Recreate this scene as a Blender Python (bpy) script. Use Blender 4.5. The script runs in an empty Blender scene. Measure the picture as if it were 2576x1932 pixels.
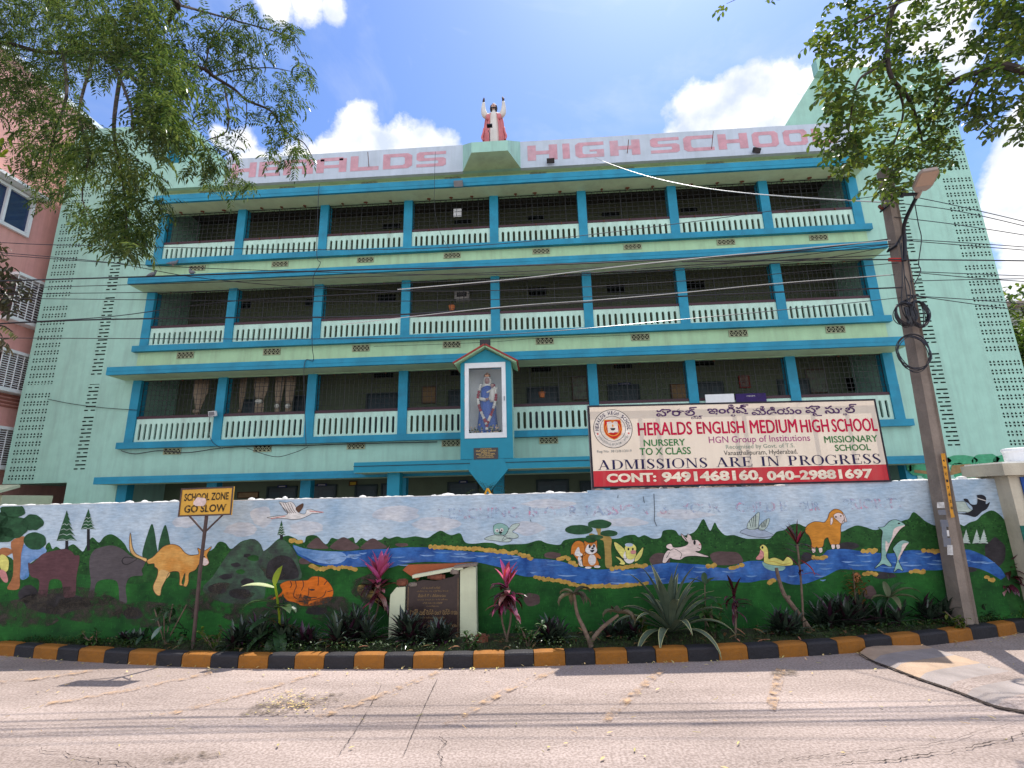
import bpy, bmesh, math, random
from mathutils import Vector, Matrix
random.seed(7)
sc = bpy.context.scene
R = math.radians

# ------------------------------------------------------------------ camera, sky, sun, exposure
CZ = 1.55
CAM_RIGHT = Vector((0.9980125, 0.0590012, -0.0221348))
CAM_UP = Vector((0.0351534, -0.2297392, 0.9726172))
CAM_FWD = Vector((-0.0523003, 0.9714622, 0.2313567))
FPX = 1250.0
cam = bpy.data.cameras.new('camera')
camo = bpy.data.objects.new('camera', cam)
sc.collection.objects.link(camo)
cam.sensor_width = 36.0
cam.lens = 36.0 * FPX / 2576.0
cam.clip_start = 0.05
cam.clip_end = 2000
camo.matrix_world = Matrix(((CAM_RIGHT.x, CAM_UP.x, -CAM_FWD.x, 0), (CAM_RIGHT.y, CAM_UP.y, -CAM_FWD.y, 0),
                            (CAM_RIGHT.z, CAM_UP.z, -CAM_FWD.z, CZ), (0, 0, 0, 1)))
sc.camera = camo
EYE = Vector((0, 0, CZ))
def ray(x, y):
    return (CAM_FWD + CAM_RIGHT * ((x - 1288) / FPX) - CAM_UP * ((y - 966) / FPX))
def on_y(x, y, Y):
    d = ray(x, y); return EYE + d * (Y / d.y)
def on_z(x, y, Z):
    d = ray(x, y); return EYE + d * ((Z - CZ) / d.z)
def on_plane(x, y, P, n):
    d = ray(x, y); return EYE + d * ((P - EYE).dot(n) / d.dot(n))

SUN_EL, SUN_AZ = 64.0, 25.0          # azimuth measured from +Y towards +X
sun = bpy.data.lights.new('sun', 'SUN'); sun.energy = 4.2; sun.angle = R(0.5); sun.color = (1, 0.95, 0.87)
suno = bpy.data.objects.new('sun', sun); sc.collection.objects.link(suno)
sdir = Vector((math.sin(R(SUN_AZ)) * math.cos(R(SUN_EL)), math.cos(R(SUN_AZ)) * math.cos(R(SUN_EL)), math.sin(R(SUN_EL))))
suno.rotation_euler = sdir.to_track_quat('Z', 'Y').to_euler()
suno.location = (6, 10, 30)

world = bpy.data.worlds.new('World'); sc.world = world; world.use_nodes = True
wn = world.node_tree.nodes; wl = world.node_tree.links
bg = wn['Background']
sky = wn.new('ShaderNodeTexSky'); sky.sky_type = 'NISHITA'; sky.sun_disc = False
sky.sun_elevation = R(SUN_EL); sky.sun_rotation = R(SUN_AZ); sky.air_density = 1.0; sky.dust_density = 0.6; sky.ozone_density = 2.0
bg.inputs['Strength'].default_value = 0.15
wtc = wn.new('ShaderNodeTexCoord')
def wmath(op, a, b=None, clamp=False):
    n = wn.new('ShaderNodeMath'); n.operation = op; n.use_clamp = clamp
    for i, v in enumerate((a, b)):
        if v is None: continue
        if isinstance(v, (int, float)): n.inputs[i].default_value = v
        else: wl.new(v, n.inputs[i])
    return n.outputs[0]
# cumulus heads: centre direction, angular radius (in tangent units)
CLOUDS = [(905, 345, 75), (850, 385, 70), (960, 370, 62), (1060, 368, 62), (1110, 385, 58), (905, 300, 46), (1010, 395, 85), (780, 415, 70),
          (1840, 262, 75), (1760, 305, 85), (1920, 240, 80), (1975, 205, 62), (2030, 200, 52), (1880, 330, 110), (1720, 350, 70), (2000, 300, 90), (2120, 250, 90),
          (2560, 470, 78), (2600, 400, 85), (2545, 560, 62), (2640, 560, 120), (2575, 720, 80), (2650, 800, 120), (2620, 640, 90), (2600, 300, 60),
          (690, -15, 62), (770, -5, 58), (840, 20, 40), (640, 410, 55), (610, 350, 45), (700, 440, 60), (560, 340, 30),
          (2330, 60, 80), (2400, 150, 60)]
field = None
nz = wn.new('ShaderNodeTexNoise'); nz.inputs['Scale'].default_value = 9; nz.inputs['Detail'].default_value = 9; nz.inputs['Roughness'].default_value = 0.62
wl.new(wtc.outputs['Generated'], nz.inputs['Vector'])
warp = wn.new('ShaderNodeMix'); warp.data_type = 'VECTOR'; warp.inputs['Factor'].default_value = 0.055
wl.new(wtc.outputs['Generated'], warp.inputs['A']); wl.new(nz.outputs['Color'], warp.inputs['B'])
wvec = wtc.outputs['Generated']
for (x, y, r) in CLOUDS:
    d = ray(x, y).normalized()
    dn = wn.new('ShaderNodeVectorMath'); dn.operation = 'DISTANCE'
    wl.new(wvec, dn.inputs[0]); dn.inputs[1].default_value = d
    ang = r / FPX / ray(x, y).length
    f = wmath('SUBTRACT', 1.0, wmath('DIVIDE', dn.outputs['Value'], ang))
    field = f if field is None else wmath('MAXIMUM', field, f)
puff = wmath('MULTIPLY', wmath('SUBTRACT', nz.outputs['Fac'], 0.5), 2.6)
dens = wmath('MULTIPLY', wmath('ADD', wmath('ADD', field, puff), 0.12), 2.6, True)
# faint high wisps
nz2 = wn.new('ShaderNodeTexNoise'); nz2.inputs['Scale'].default_value = 3.2; nz2.inputs['Detail'].default_value = 8; nz2.inputs['Roughness'].default_value = 0.6; nz2.inputs['Distortion'].default_value = 0.6
wmp = wn.new('ShaderNodeMapping'); wmp.inputs['Scale'].default_value = (1.0, 1.0, 1.6); wmp.inputs['Location'].default_value = (0.3, 0.1, 0.5)
wl.new(wtc.outputs['Generated'], wmp.inputs['Vector']); wl.new(wmp.outputs['Vector'], nz2.inputs['Vector'])
wisp = wmath('MULTIPLY', wmath('SUBTRACT', nz2.outputs['Fac'], 0.47), 2.2, True)
wisp = wmath('MULTIPLY', wisp, 0.45)
# unseen bright cumulus added behind the camera to brighten the shaded facade
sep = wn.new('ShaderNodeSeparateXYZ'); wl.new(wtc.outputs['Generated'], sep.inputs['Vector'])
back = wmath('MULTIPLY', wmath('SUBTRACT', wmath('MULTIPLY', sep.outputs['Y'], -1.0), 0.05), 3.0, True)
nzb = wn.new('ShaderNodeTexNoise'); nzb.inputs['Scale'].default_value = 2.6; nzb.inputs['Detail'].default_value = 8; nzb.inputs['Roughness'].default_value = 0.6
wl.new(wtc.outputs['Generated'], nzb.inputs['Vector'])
fill_dens = wmath('MULTIPLY', wmath('MULTIPLY', wmath('MULTIPLY', wmath('SUBTRACT', nzb.outputs['Fac'], 0.36), 6.0, True), back), 0.62)
dens2 = wmath('MAXIMUM', dens, wisp)
shade = wn.new('ShaderNodeMix'); shade.data_type = 'RGBA'
shade.inputs['A'].default_value = (3.3, 3.7, 4.4, 1); shade.inputs['B'].default_value = (5.6, 5.55, 5.5, 1)
nz3 = wn.new('ShaderNodeTexNoise'); nz3.inputs['Scale'].default_value = 14; nz3.inputs['Detail'].default_value = 6
wl.new(wtc.outputs['Generated'], nz3.inputs['Vector'])
wl.new(wmath('MULTIPLY', wmath('SUBTRACT', nz3.outputs['Fac'], 0.33), 4.0, True), shade.inputs['Factor'])
tint = wn.new('ShaderNodeMix'); tint.data_type = 'RGBA'; tint.blend_type = 'MULTIPLY'; tint.inputs['Factor'].default_value = 1.0
tint.inputs['B'].default_value = (0.61, 0.735, 0.98, 1)
wl.new(sky.outputs['Color'], tint.inputs['A'])
cm = wn.new('ShaderNodeMix'); cm.data_type = 'RGBA'
wl.new(dens2, cm.inputs['Factor']); wl.new(tint.outputs['Result'], cm.inputs['A']); wl.new(shade.outputs['Result'], cm.inputs['B'])
cb = wn.new('ShaderNodeMix'); cb.data_type = 'RGBA'; wl.new(fill_dens, cb.inputs['Factor']); wl.new(cm.outputs['Result'], cb.inputs['A']); cb.inputs['B'].default_value = (9.6, 9.6, 9.6, 1)
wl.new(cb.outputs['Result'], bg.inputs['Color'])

sc.view_settings.view_transform = 'Standard'; sc.view_settings.look = 'None'
sc.view_settings.exposure = 0.60; sc.view_settings.gamma = 1.0
sc.render.engine = 'CYCLES'
sc.cycles.max_bounces = 8; sc.cycles.diffuse_bounces = 4; sc.cycles.transparent_max_bounces = 12

# ------------------------------------------------------------------ materials
def mat(name, col, rough=0.75, var=0.12, scale=2.5, dirt=0.0, dirtcol=(0.06, 0.055, 0.05), bump=0.0, bscale=40, metal=0.0, spec=0.4, island=0.0, transl=0.0, streak=False, fine=0.0, hue2=None):
    m = bpy.data.materials.new(name); m.use_nodes = True
    n = m.node_tree.nodes; l = m.node_tree.links
    b = n['Principled BSDF']; b.inputs['Roughness'].default_value = rough; b.inputs['Metallic'].default_value = metal
    b.inputs['Specular IOR Level'].default_value = spec
    tc = n.new('ShaderNodeTexCoord')
    nz = n.new('ShaderNodeTexNoise'); nz.inputs['Scale'].default_value = scale; nz.inputs['Detail'].default_value = 6; nz.inputs['Roughness'].default_value = 0.6
    l.new(tc.outputs['Object'], nz.inputs['Vector'])
    mx = n.new('ShaderNodeMix'); mx.data_type = 'RGBA'
    c2 = hue2 if hue2 else tuple(min(1, c * (1 + var)) for c in col)
    mx.inputs['A'].default_value = tuple(c * (1 - var) for c in col) + (1,); mx.inputs['B'].default_value = tuple(c2) + (1,)
    rm = n.new('ShaderNodeMapRange'); rm.inputs['From Min'].default_value = 0.32; rm.inputs['From Max'].default_value = 0.68
    l.new(nz.outputs['Fac'], rm.inputs['Value']); l.new(rm.outputs['Result'], mx.inputs['Factor'])
    out = mx.outputs['Result']
    def mul(out, fac_socket, c):
        q = n.new('ShaderNodeMix'); q.data_type = 'RGBA'
        l.new(fac_socket, q.inputs['Factor']); l.new(out, q.inputs['A']); q.inputs['B'].default_value = tuple(c) + (1,)
        return q.outputs['Result']
    if fine:
        f = n.new('ShaderNodeTexNoise'); f.inputs['Scale'].default_value = 60; f.inputs['Detail'].default_value = 4
        l.new(tc.outputs['Object'], f.inputs['Vector'])
        mr = n.new('ShaderNodeMapRange'); mr.inputs['From Min'].default_value = 0.45; mr.inputs['From Max'].default_value = 0.75; mr.inputs['To Max'].default_value = fine
        l.new(f.outputs['Fac'], mr.inputs['Value']); out = mul(out, mr.outputs['Result'], dirtcol)
    if dirt:
        mp = n.new('ShaderNodeMapping'); mp.inputs['Scale'].default_value = (2.2, 2.2, 0.22) if streak else (0.9, 0.9, 0.9)
        l.new(tc.outputs['Object'], mp.inputs['Vector'])
        d = n.new('ShaderNodeTexNoise'); d.inputs['Scale'].default_value = 1.6; d.inputs['Detail'].default_value = 10; d.inputs['Roughness'].default_value = 0.7
        l.new(mp.outputs['Vector'], d.inputs['Vector'])
        mr = n.new('ShaderNodeMapRange'); mr.inputs['From Min'].default_value = 0.46 if streak else 0.5; mr.inputs['From Max'].default_value = 0.74 if streak else 0.8; mr.inputs['To Max'].default_value = dirt
        l.new(d.outputs['Fac'], mr.inputs['Value']); out = mul(out, mr.outputs['Result'], dirtcol)
    if island:
        g = n.new('ShaderNodeNewGeometry')
        hs = n.new('ShaderNodeHueSaturation')
        mr = n.new('ShaderNodeMapRange'); mr.inputs['To Min'].default_value = 1 - island; mr.inputs['To Max'].default_value = 1 + island
        l.new(g.outputs['Random Per Island'], mr.inputs['Value']); l.new(mr.outputs['Result'], hs.inputs['Value'])
        mr2 = n.new('ShaderNodeMapRange'); mr2.inputs['To Min'].default_value = 0.5 + 0.03; mr2.inputs['To Max'].default_value = 0.5 - 0.035
        l.new(g.outputs['Random Per Island'], mr2.inputs['Value']); l.new(mr2.outputs['Result'], hs.inputs['Hue'])
        l.new(out, hs.inputs['Color']); out = hs.outputs['Color']
    l.new(out, b.inputs['Base Color'])
    if bump:
        bn = n.new('ShaderNodeTexNoise'); bn.inputs['Scale'].default_value = bscale; bn.inputs['Detail'].default_value = 8
        l.new(tc.outputs['Object'], bn.inputs['Vector'])
        bp = n.new('ShaderNodeBump'); bp.inputs['Strength'].default_value = bump; bp.inputs['Distance'].default_value = 0.02
        l.new(bn.outputs['Fac'], bp.inputs['Height']); l.new(bp.outputs['Normal'], b.inputs['Normal'])
    if transl:
        t = n.new('ShaderNodeBsdfTranslucent'); l.new(out, t.inputs['Color'])
        ms = n.new('ShaderNodeMixShader'); ms.inputs[0].default_value = transl
        l.new(b.outputs[0], ms.inputs[1]); l.new(t.outputs[0], ms.inputs[2])
        l.new(ms.outputs[0], n['Material Output'].inputs['Surface'])
    return m

def paint(name, col, **k):
    k.setdefault('rough', 0.8); k.setdefault('var', 0.16); k.setdefault('scale', 7); k.setdefault('spec', 0.25)
    m = mat(name, col, **k); n = m.node_tree.nodes; l = m.node_tree.links; b = n['Principled BSDF']
    src = b.inputs['Base Color'].links[0].from_socket          # brush marks and weathered thin spots
    tc = n.new('ShaderNodeTexCoord'); mp = n.new('ShaderNodeMapping'); mp.inputs['Scale'].default_value = (9, 9, 38); mp.inputs['Rotation'].default_value = (0.15, 0.35, 0)
    l.new(tc.outputs['Object'], mp.inputs['Vector']); z = n.new('ShaderNodeTexNoise'); z.inputs['Scale'].default_value = 1.3; z.inputs['Detail'].default_value = 7; z.inputs['Roughness'].default_value = 0.65
    l.new(mp.outputs['Vector'], z.inputs['Vector']); r = n.new('ShaderNodeValToRGB'); e = r.color_ramp.elements
    e[0].position = 0.32; e[0].color = (0.78, 0.78, 0.78, 1); e[1].position = 0.68; e[1].color = (1.16, 1.16, 1.16, 1); l.new(z.outputs['Fac'], r.inputs['Fac'])
    q = n.new('ShaderNodeMix'); q.data_type = 'RGBA'; q.blend_type = 'MULTIPLY'; q.inputs['Factor'].default_value = 1; l.new(src, q.inputs['A']); l.new(r.outputs['Color'], q.inputs['B'])
    st = n.new('ShaderNodeTexNoise'); st.inputs['Scale'].default_value = 2.3; st.inputs['Detail'].default_value = 12; st.inputs['Roughness'].default_value = 0.75; l.new(tc.outputs['Object'], st.inputs['Vector'])
    mr = n.new('ShaderNodeMapRange'); mr.inputs['From Min'].default_value = 0.56; mr.inputs['From Max'].default_value = 0.74; mr.inputs['To Max'].default_value = 0.38; l.new(st.outputs['Fac'], mr.inputs['Value'])
    w = n.new('ShaderNodeMix'); w.data_type = 'RGBA'; l.new(mr.outputs['Result'], w.inputs['Factor']); l.new(q.outputs['Result'], w.inputs['A']); w.inputs['B'].default_value = tuple(0.6 * c + 0.4 * d for c, d in zip(col, (0.09, 0.075, 0.06))) + (1,)
    l.new(w.outputs['Result'], b.inputs['Base Color'])
    return m

MINT = mat('mint wall paint', (0.345, 0.585, 0.475), var=0.06, dirt=0.42, dirtcol=(0.20, 0.27, 0.23), streak=True, bump=0.12, bscale=30, fine=0.06)
LIME = mat('lime strip paint', (0.40, 0.615, 0.365), var=0.07, dirt=0.45, dirtcol=(0.22, 0.26, 0.16), streak=True, bump=0.1, bscale=30)
SOFF = mat('soffit paint', (0.48, 0.62, 0.38), var=0.08, dirt=0.4, dirtcol=(0.16, 0.15, 0.08))
TEAL = mat('teal paint', (0.012, 0.240, 0.365), rough=0.6, var=0.16, scale=1.7, dirt=0.5, dirtcol=(0.02, 0.10, 0.16), bump=0.08)
TEAL2 = mat('shrine teal paint', (0.008, 0.235, 0.33), rough=0.55, var=0.08, scale=2, dirt=0.3, dirtcol=(0.02, 0.10, 0.13), bump=0.08)
PALE = mat('balustrade paint', (0.50, 0.72, 0.60), var=0.06, dirt=0.5, dirtcol=(0.25, 0.28, 0.24), streak=True)
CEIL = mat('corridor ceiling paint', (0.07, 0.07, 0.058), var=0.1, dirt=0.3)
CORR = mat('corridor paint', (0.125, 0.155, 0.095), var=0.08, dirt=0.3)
LILAC = mat('parapet paint', (0.50, 0.56, 0.63), var=0.06, dirt=0.4, dirtcol=(0.30, 0.36, 0.36), streak=True, bump=0.1)
FADED = mat('faded red lettering', (0.56, 0.30, 0.34), var=0.15, scale=5, dirt=0.5, dirtcol=(0.5, 0.48, 0.52))
MAROON = mat('maroon rail', (0.05, 0.014, 0.022), rough=0.5)
IRON = mat('black iron', (0.012, 0.012, 0.013), rough=0.5)
RUST = mat('rusty iron', (0.13, 0.045, 0.02), rough=0.9, var=0.4, scale=20)
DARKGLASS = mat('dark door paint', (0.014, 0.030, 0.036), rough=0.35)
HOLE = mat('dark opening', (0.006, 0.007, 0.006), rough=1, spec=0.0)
LATT = mat('vent lattice', (0.34, 0.36, 0.22), var=0.2, scale=20)
WHITE = mat('white paint', (0.75, 0.75, 0.74), rough=0.5, var=0.05, dirt=0.2)
CREAM = mat('cream paint', (0.60, 0.62, 0.42), var=0.1, dirt=0.35, dirtcol=(0.16, 0.13, 0.07), bump=0.1)
REDTILE = mat('red roof paint', (0.30, 0.03, 0.02), rough=0.6)
GREY = mat('grey metal', (0.22, 0.22, 0.23), rough=0.45, metal=0.3)
BLACK = mat('black plastic', (0.008, 0.008, 0.012), rough=0.4)
CABLE = mat('black cable sheath', (0.010, 0.010, 0.014), rough=0.35, spec=0.5)
PCABLE = mat('pale cable sheath', (0.5, 0.5, 0.47), rough=0.4)
CONC = mat('weathered concrete', (0.225, 0.180, 0.145), rough=0.9, var=0.2, scale=4, dirt=0.5, dirtcol=(0.14, 0.11, 0.09), bump=0.35, bscale=35, fine=0.25)
YEL = mat('yellow sign paint', (0.62, 0.33, 0.035), rough=0.55, var=0.12, dirt=0.35, dirtcol=(0.25, 0.12, 0.03), scale=6)
YELK = mat('yellow kerb paint', (0.29, 0.105, 0.006), rough=0.75, var=0.25, scale=4, dirt=0.85, dirtcol=(0.13, 0.075, 0.035), bump=0.35, bscale=35, fine=0.35)
BLKK = mat('black kerb paint', (0.017, 0.015, 0.018), rough=0.7, var=0.35, scale=5, dirt=0.5, dirtcol=(0.10, 0.085, 0.075), bump=0.4, bscale=35)
SOIL = mat('garden soil', (0.050, 0.032, 0.018), rough=1, var=0.5, scale=9, bump=1.0, bscale=18, hue2=(0.04, 0.06, 0.015))
BRICK = mat('broken brick', (0.16, 0.055, 0.030), rough=0.95, var=0.4, scale=14, bump=0.5)
PINK = mat('pink plaster', (0.72, 0.36, 0.31), rough=0.85, var=0.06, dirt=0.35, dirtcol=(0.35, 0.16, 0.13), streak=True, bump=0.15)
BARK = mat('tree bark', (0.045, 0.032, 0.024), rough=1, var=0.4, scale=12, bump=0.8, bscale=25)
PINKSKIN = mat('flesh paint', (0.42, 0.24, 0.20), rough=0.6)
WOODY = mat('plant stem', (0.15, 0.10, 0.07), rough=0.9, var=0.35, scale=20, bump=0.4)

# road: exposed-aggregate concrete
def road_mat():
    m = mat('road concrete', (0.352, 0.288, 0.252), rough=0.9, var=0.12, scale=0.7, dirt=0.45, dirtcol=(0.24, 0.19, 0.165), bump=0.35, bscale=90, spec=0.3)
    n = m.node_tree.nodes; l = m.node_tree.links; b = n['Principled BSDF']
    src = b.inputs['Base Color'].links[0].from_socket
    tc = n.new('ShaderNodeTexCoord')
    v = n.new('ShaderNodeTexNoise'); v.inputs['Scale'].default_value = 55; v.inputs['Detail'].default_value = 3
    l.new(tc.outputs['Object'], v.inputs['Vector'])
    r = n.new('ShaderNodeValToRGB'); e = r.color_ramp.elements
    e[0].position = 0.36; e[0].color = (0.74, 0.71, 0.69, 1); e[1].position = 0.64; e[1].color = (1.20, 1.19, 1.19, 1)
    l.new(v.outputs['Fac'], r.inputs['Fac'])
    q = n.new('ShaderNodeMix'); q.data_type = 'RGBA'; q.blend_type = 'MULTIPLY'; q.inputs['Factor'].default_value = 1
    l.new(src, q.inputs['A']); l.new(r.outputs['Color'], q.inputs['B'])
    # large soft worn patches, stretched along the traffic
    mp = n.new('ShaderNodeMapping'); mp.inputs['Scale'].default_value = (0.25, 1.2, 1)
    l.new(tc.outputs['Object'], mp.inputs['Vector'])
    p = n.new('ShaderNodeTexNoise'); p.inputs['Scale'].default_value = 1.1; p.inputs['Detail'].default_value = 8; p.inputs['Roughness'].default_value = 0.65
    l.new(mp.outputs['Vector'], p.inputs['Vector'])
    r2 = n.new('ShaderNodeValToRGB'); e = r2.color_ramp.elements
    e[0].position = 0.35; e[0].color = (0.74, 0.72, 0.71, 1); e[1].position = 0.62; e[1].color = (1.08, 1.07, 1.08, 1)
    l.new(p.outputs['Fac'], r2.inputs['Fac'])
    q2 = n.new('ShaderNodeMix'); q2.data_type = 'RGBA'; q2.blend_type = 'MULTIPLY'; q2.inputs['Factor'].default_value = 1
    l.new(q.outputs['Result'], q2.inputs['A']); l.new(r2.outputs['Color'], q2.inputs['B'])
    l.new(q2.outputs['Result'], b.inputs['Base Color'])
    return m
ROAD = road_mat()
def worn(name, col, cover=0.5, scale=9):
    m = mat(name, col, rough=0.85, var=0.2, scale=12)
    n = m.node_tree.nodes; l = m.node_tree.links
    tc = n.new('ShaderNodeTexCoord'); z = n.new('ShaderNodeTexNoise'); z.inputs['Scale'].default_value = scale; z.inputs['Detail'].default_value = 10; z.inputs['Roughness'].default_value = 0.75
    l.new(tc.outputs['Object'], z.inputs['Vector'])
    mr = n.new('ShaderNodeMapRange'); mr.inputs['From Min'].default_value = 0.62 - cover * 0.3; mr.inputs['From Max'].default_value = 0.80 - cover * 0.3
    l.new(z.outputs['Fac'], mr.inputs['Value'])
    t = n.new('ShaderNodeBsdfTransparent'); ms = n.new('ShaderNodeMixShader')
    l.new(mr.outputs['Result'], ms.inputs[0]); l.new(t.outputs[0], ms.inputs[1]); l.new(n['Principled BSDF'].outputs[0], ms.inputs[2])
    l.new(ms.outputs[0], n['Material Output'].inputs['Surface'])
    return m

# ------------------------------------------------------------------ mesh builder and object helpers
ORIG = {}
class MB:
    def __init__(s): s.v = []; s.f = []; s.m = []; s.mats = []
    def mi(s, m):
        if m not in s.mats: s.mats.append(m)
        return s.mats.index(m)
    def add(s, verts, faces, m):
        o = len(s.v); s.v += [tuple(v) for v in verts]; k = s.mi(m)
        for f in faces: s.f.append([o + i for i in f]); s.m.append(k)
        return s
    def box(s, x0, x1, y0, y1, z0, z1, m):
        v = [(x0, y0, z0), (x1, y0, z0), (x1, y1, z0), (x0, y1, z0), (x0, y0, z1), (x1, y0, z1), (x1, y1, z1), (x0, y1, z1)]
        return s.add(v, [(0, 3, 2, 1), (4, 5, 6, 7), (0, 1, 5, 4), (1, 2, 6, 5), (2, 3, 7, 6), (3, 0, 4, 7)], m)
    def obox(s, c, ax, ay, az, m):
        c, ax, ay, az = Vector(c), Vector(ax), Vector(ay), Vector(az)
        v = [c + ax * i + ay * j + az * k for k in (-1, 1) for (i, j) in ((-1, -1), (1, -1), (1, 1), (-1, 1))]
        return s.add(v, [(0, 3, 2, 1), (4, 5, 6, 7), (0, 1, 5, 4), (1, 2, 6, 5), (2, 3, 7, 6), (3, 0, 4, 7)], m)
    def prism(s, pts, off, m):
        pts = [Vector(p) for p in pts]; off = Vector(off); n = len(pts)
        v = pts + [p + off for p in pts]
        f = [tuple(range(n)), tuple(range(2 * n - 1, n - 1, -1))] + [(i, i + n, (i + 1) % n + n, (i + 1) % n) for i in range(n)]
        return s.add(v, f, m)
    def poly(s, pts, m): return s.add(pts, [tuple(range(len(pts)))], m)
    def tube(s, pts, rad, m, n=6, cap=True):
        pts = [Vector(p) for p in pts]
        if isinstance(rad, (int, float)): rad = [rad] * len(pts)
        v = []; f = []
        up = Vector((0, 0, 1)); prev = None
        for i, p in enumerate(pts):
            d = (pts[min(i + 1, len(pts) - 1)] - pts[max(i - 1, 0)])
            d = d.normalized() if d.length > 1e-9 else Vector((0, 0, 1))
            if prev is None:
                a = d.orthogonal().normalized()
            else:
                a = (prev - d * prev.dot(d)); a = a.normalized() if a.length > 1e-6 else d.orthogonal().normalized()
            prev = a; b = d.cross(a)
            for k in range(n):
                t = 2 * math.pi * k / n
                v.append(p + (a * math.cos(t) + b * math.sin(t)) * rad[i])
        for i in range(len(pts) - 1):
            for k in range(n):
                f.append((i * n + k, i * n + (k + 1) % n, (i + 1) * n + (k + 1) % n, (i + 1) * n + k))
        if cap: f.append(tuple(range(n - 1, -1, -1))); f.append(tuple((len(pts) - 1) * n + k for k in range(n)))
        return s.add(v, f, m)
    def loft(s, rings, m, n=24, fold=0.0, nf=9, cap=True):     # rings: (cx, cy, cz, rx, ry)
        v = []; f = []
        for i, (cx, cy, cz, rx, ry) in enumerate(rings):
            for k in range(n):
                t = 2 * math.pi * k / n; w = 1 + fold * math.sin(nf * t + i * 0.25)
                v.append((cx + rx * math.cos(t) * w, cy + ry * math.sin(t) * w, cz))
        for i in range(len(rings) - 1):
            for k in range(n): f.append((i * n + k, i * n + (k + 1) % n, (i + 1) * n + (k + 1) % n, (i + 1) * n + k))
        if cap: f.append(tuple(range(n - 1, -1, -1))); f.append(tuple((len(rings) - 1) * n + k for k in range(n)))
        return s.add(v, f, m)
    def ball(s, c, rx, ry, rz, m, nu=10, nv=7):
        c = Vector(c); v = []; f = []
        for j in range(nv + 1):
            ph = math.pi * j / nv
            for i in range(nu):
                t = 2 * math.pi * i / nu
                v.append(c + Vector((rx * math.sin(ph) * math.cos(t), ry * math.sin(ph) * math.sin(t), rz * math.cos(ph))))
        for j in range(nv):
            for i in range(nu): f.append((j * nu + i, (j + 1) * nu + i, (j + 1) * nu + (i + 1) % nu, j * nu + (i + 1) % nu))
        return s.add(v, f, m)
    def blade(s, base, az, el, length, width, droop, m, seg=6, prof=None, fold=0.25, tip=0.06, roll=0.0):
        """a leaf: ribbon of three verts across, rising at el and bending down by droop (radians in all)"""
        p = Vector(base); h = Vector((math.cos(az), math.sin(az), 0)); side = Vector((-math.sin(az), math.cos(az), 0))
        v = []; f = []; st = length / seg
        for i in range(seg + 1):
            t = i / seg; e = el - droop * t * t if droop >= 0 else el - droop * t
            w = width * (prof(t) if prof else max(tip, math.sin(math.pi * min(1, 0.12 + 0.88 * t)) ** 0.7 * (1 if t < 0.5 else 1)))
            d = h * math.cos(e) + Vector((0, 0, 1)) * math.sin(e)
            up = -h * math.sin(e) + Vector((0, 0, 1)) * math.cos(e)
            sd = side * math.cos(roll) + up * math.sin(roll)
            v += [p - sd * w / 2 + up * fold * w / 2, p, p + sd * w / 2 + up * fold * w / 2]
            p = p + d * st
        for i in range(seg):
            a = i * 3; f += [(a, a + 1, a + 4, a + 3), (a + 1, a + 2, a + 5, a + 4)]
        return s.add(v, f, m)
    def build(s, name, parent=None, origin=None, local=False, smooth=False):
        me = bpy.data.meshes.new(name)
        o = Vector((0, 0, 0))
        if parent is not None: o = ORIG[parent]
        elif origin is not None: o = Vector(origin)
        vs = s.v if (local or o.length == 0) else [(v[0] - o.x, v[1] - o.y, v[2] - o.z) for v in s.v]
        me.from_pydata(vs, [], s.f)
        for m in s.mats: me.materials.append(m)
        me.polygons.foreach_set('material_index', s.m)
        if smooth: me.polygons.foreach_set('use_smooth', [True] * len(me.polygons))
        me.update()
        ob = bpy.data.objects.new(name, me); sc.collection.objects.link(ob)
        if parent is not None: ob.parent = parent; ORIG[ob] = ORIG[parent]
        else:
            ob.location = o; ORIG[ob] = o
        return ob
def thing(name, label, cat, loc=(0, 0, 0), group=None, rz=0.0):
    o = bpy.data.objects.new(name, None); sc.collection.objects.link(o); o.location = loc; o.rotation_euler = (0, 0, rz)
    o.empty_display_size = 0.2
    ORIG[o] = Vector(loc); return tag(o, label, cat, group)
def tag(o, label, cat, group=None):
    o['label'] = label; o['category'] = cat
    if group: o['group'] = group
    return o
def struct(o): o['kind'] = 'structure'; return o
def stuff(o): o['kind'] = 'stuff'; return o
def copy_part(src, parent, dx=0, dy=0, dz=0):
    c = src.copy(); sc.collection.objects.link(c); c.parent = parent
    c.location = (src.location.x + dx, src.location.y + dy, src.location.z + dz); ORIG[c] = ORIG[parent]
    return c
def crom(pts, n=5, closed=False):
    P = [Vector(p) for p in pts]; out = []; L = len(P)
    rng = range(L) if closed else range(L - 1)
    for i in rng:
        if closed: a, b, c, d = P[(i - 1) % L], P[i], P[(i + 1) % L], P[(i + 2) % L]
        else: a, b, c, d = P[max(i - 1, 0)], P[i], P[i + 1], P[min(i + 2, L - 1)]
        for k in range(n):
            t = k / n
            out.append(0.5 * ((2 * b) + (c - a) * t + (2 * a - 5 * b + 4 * c - d) * t * t + (3 * b - a - 3 * c + d) * t ** 3))
    if not closed: out.append(P[-1].copy())
    return out
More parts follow.
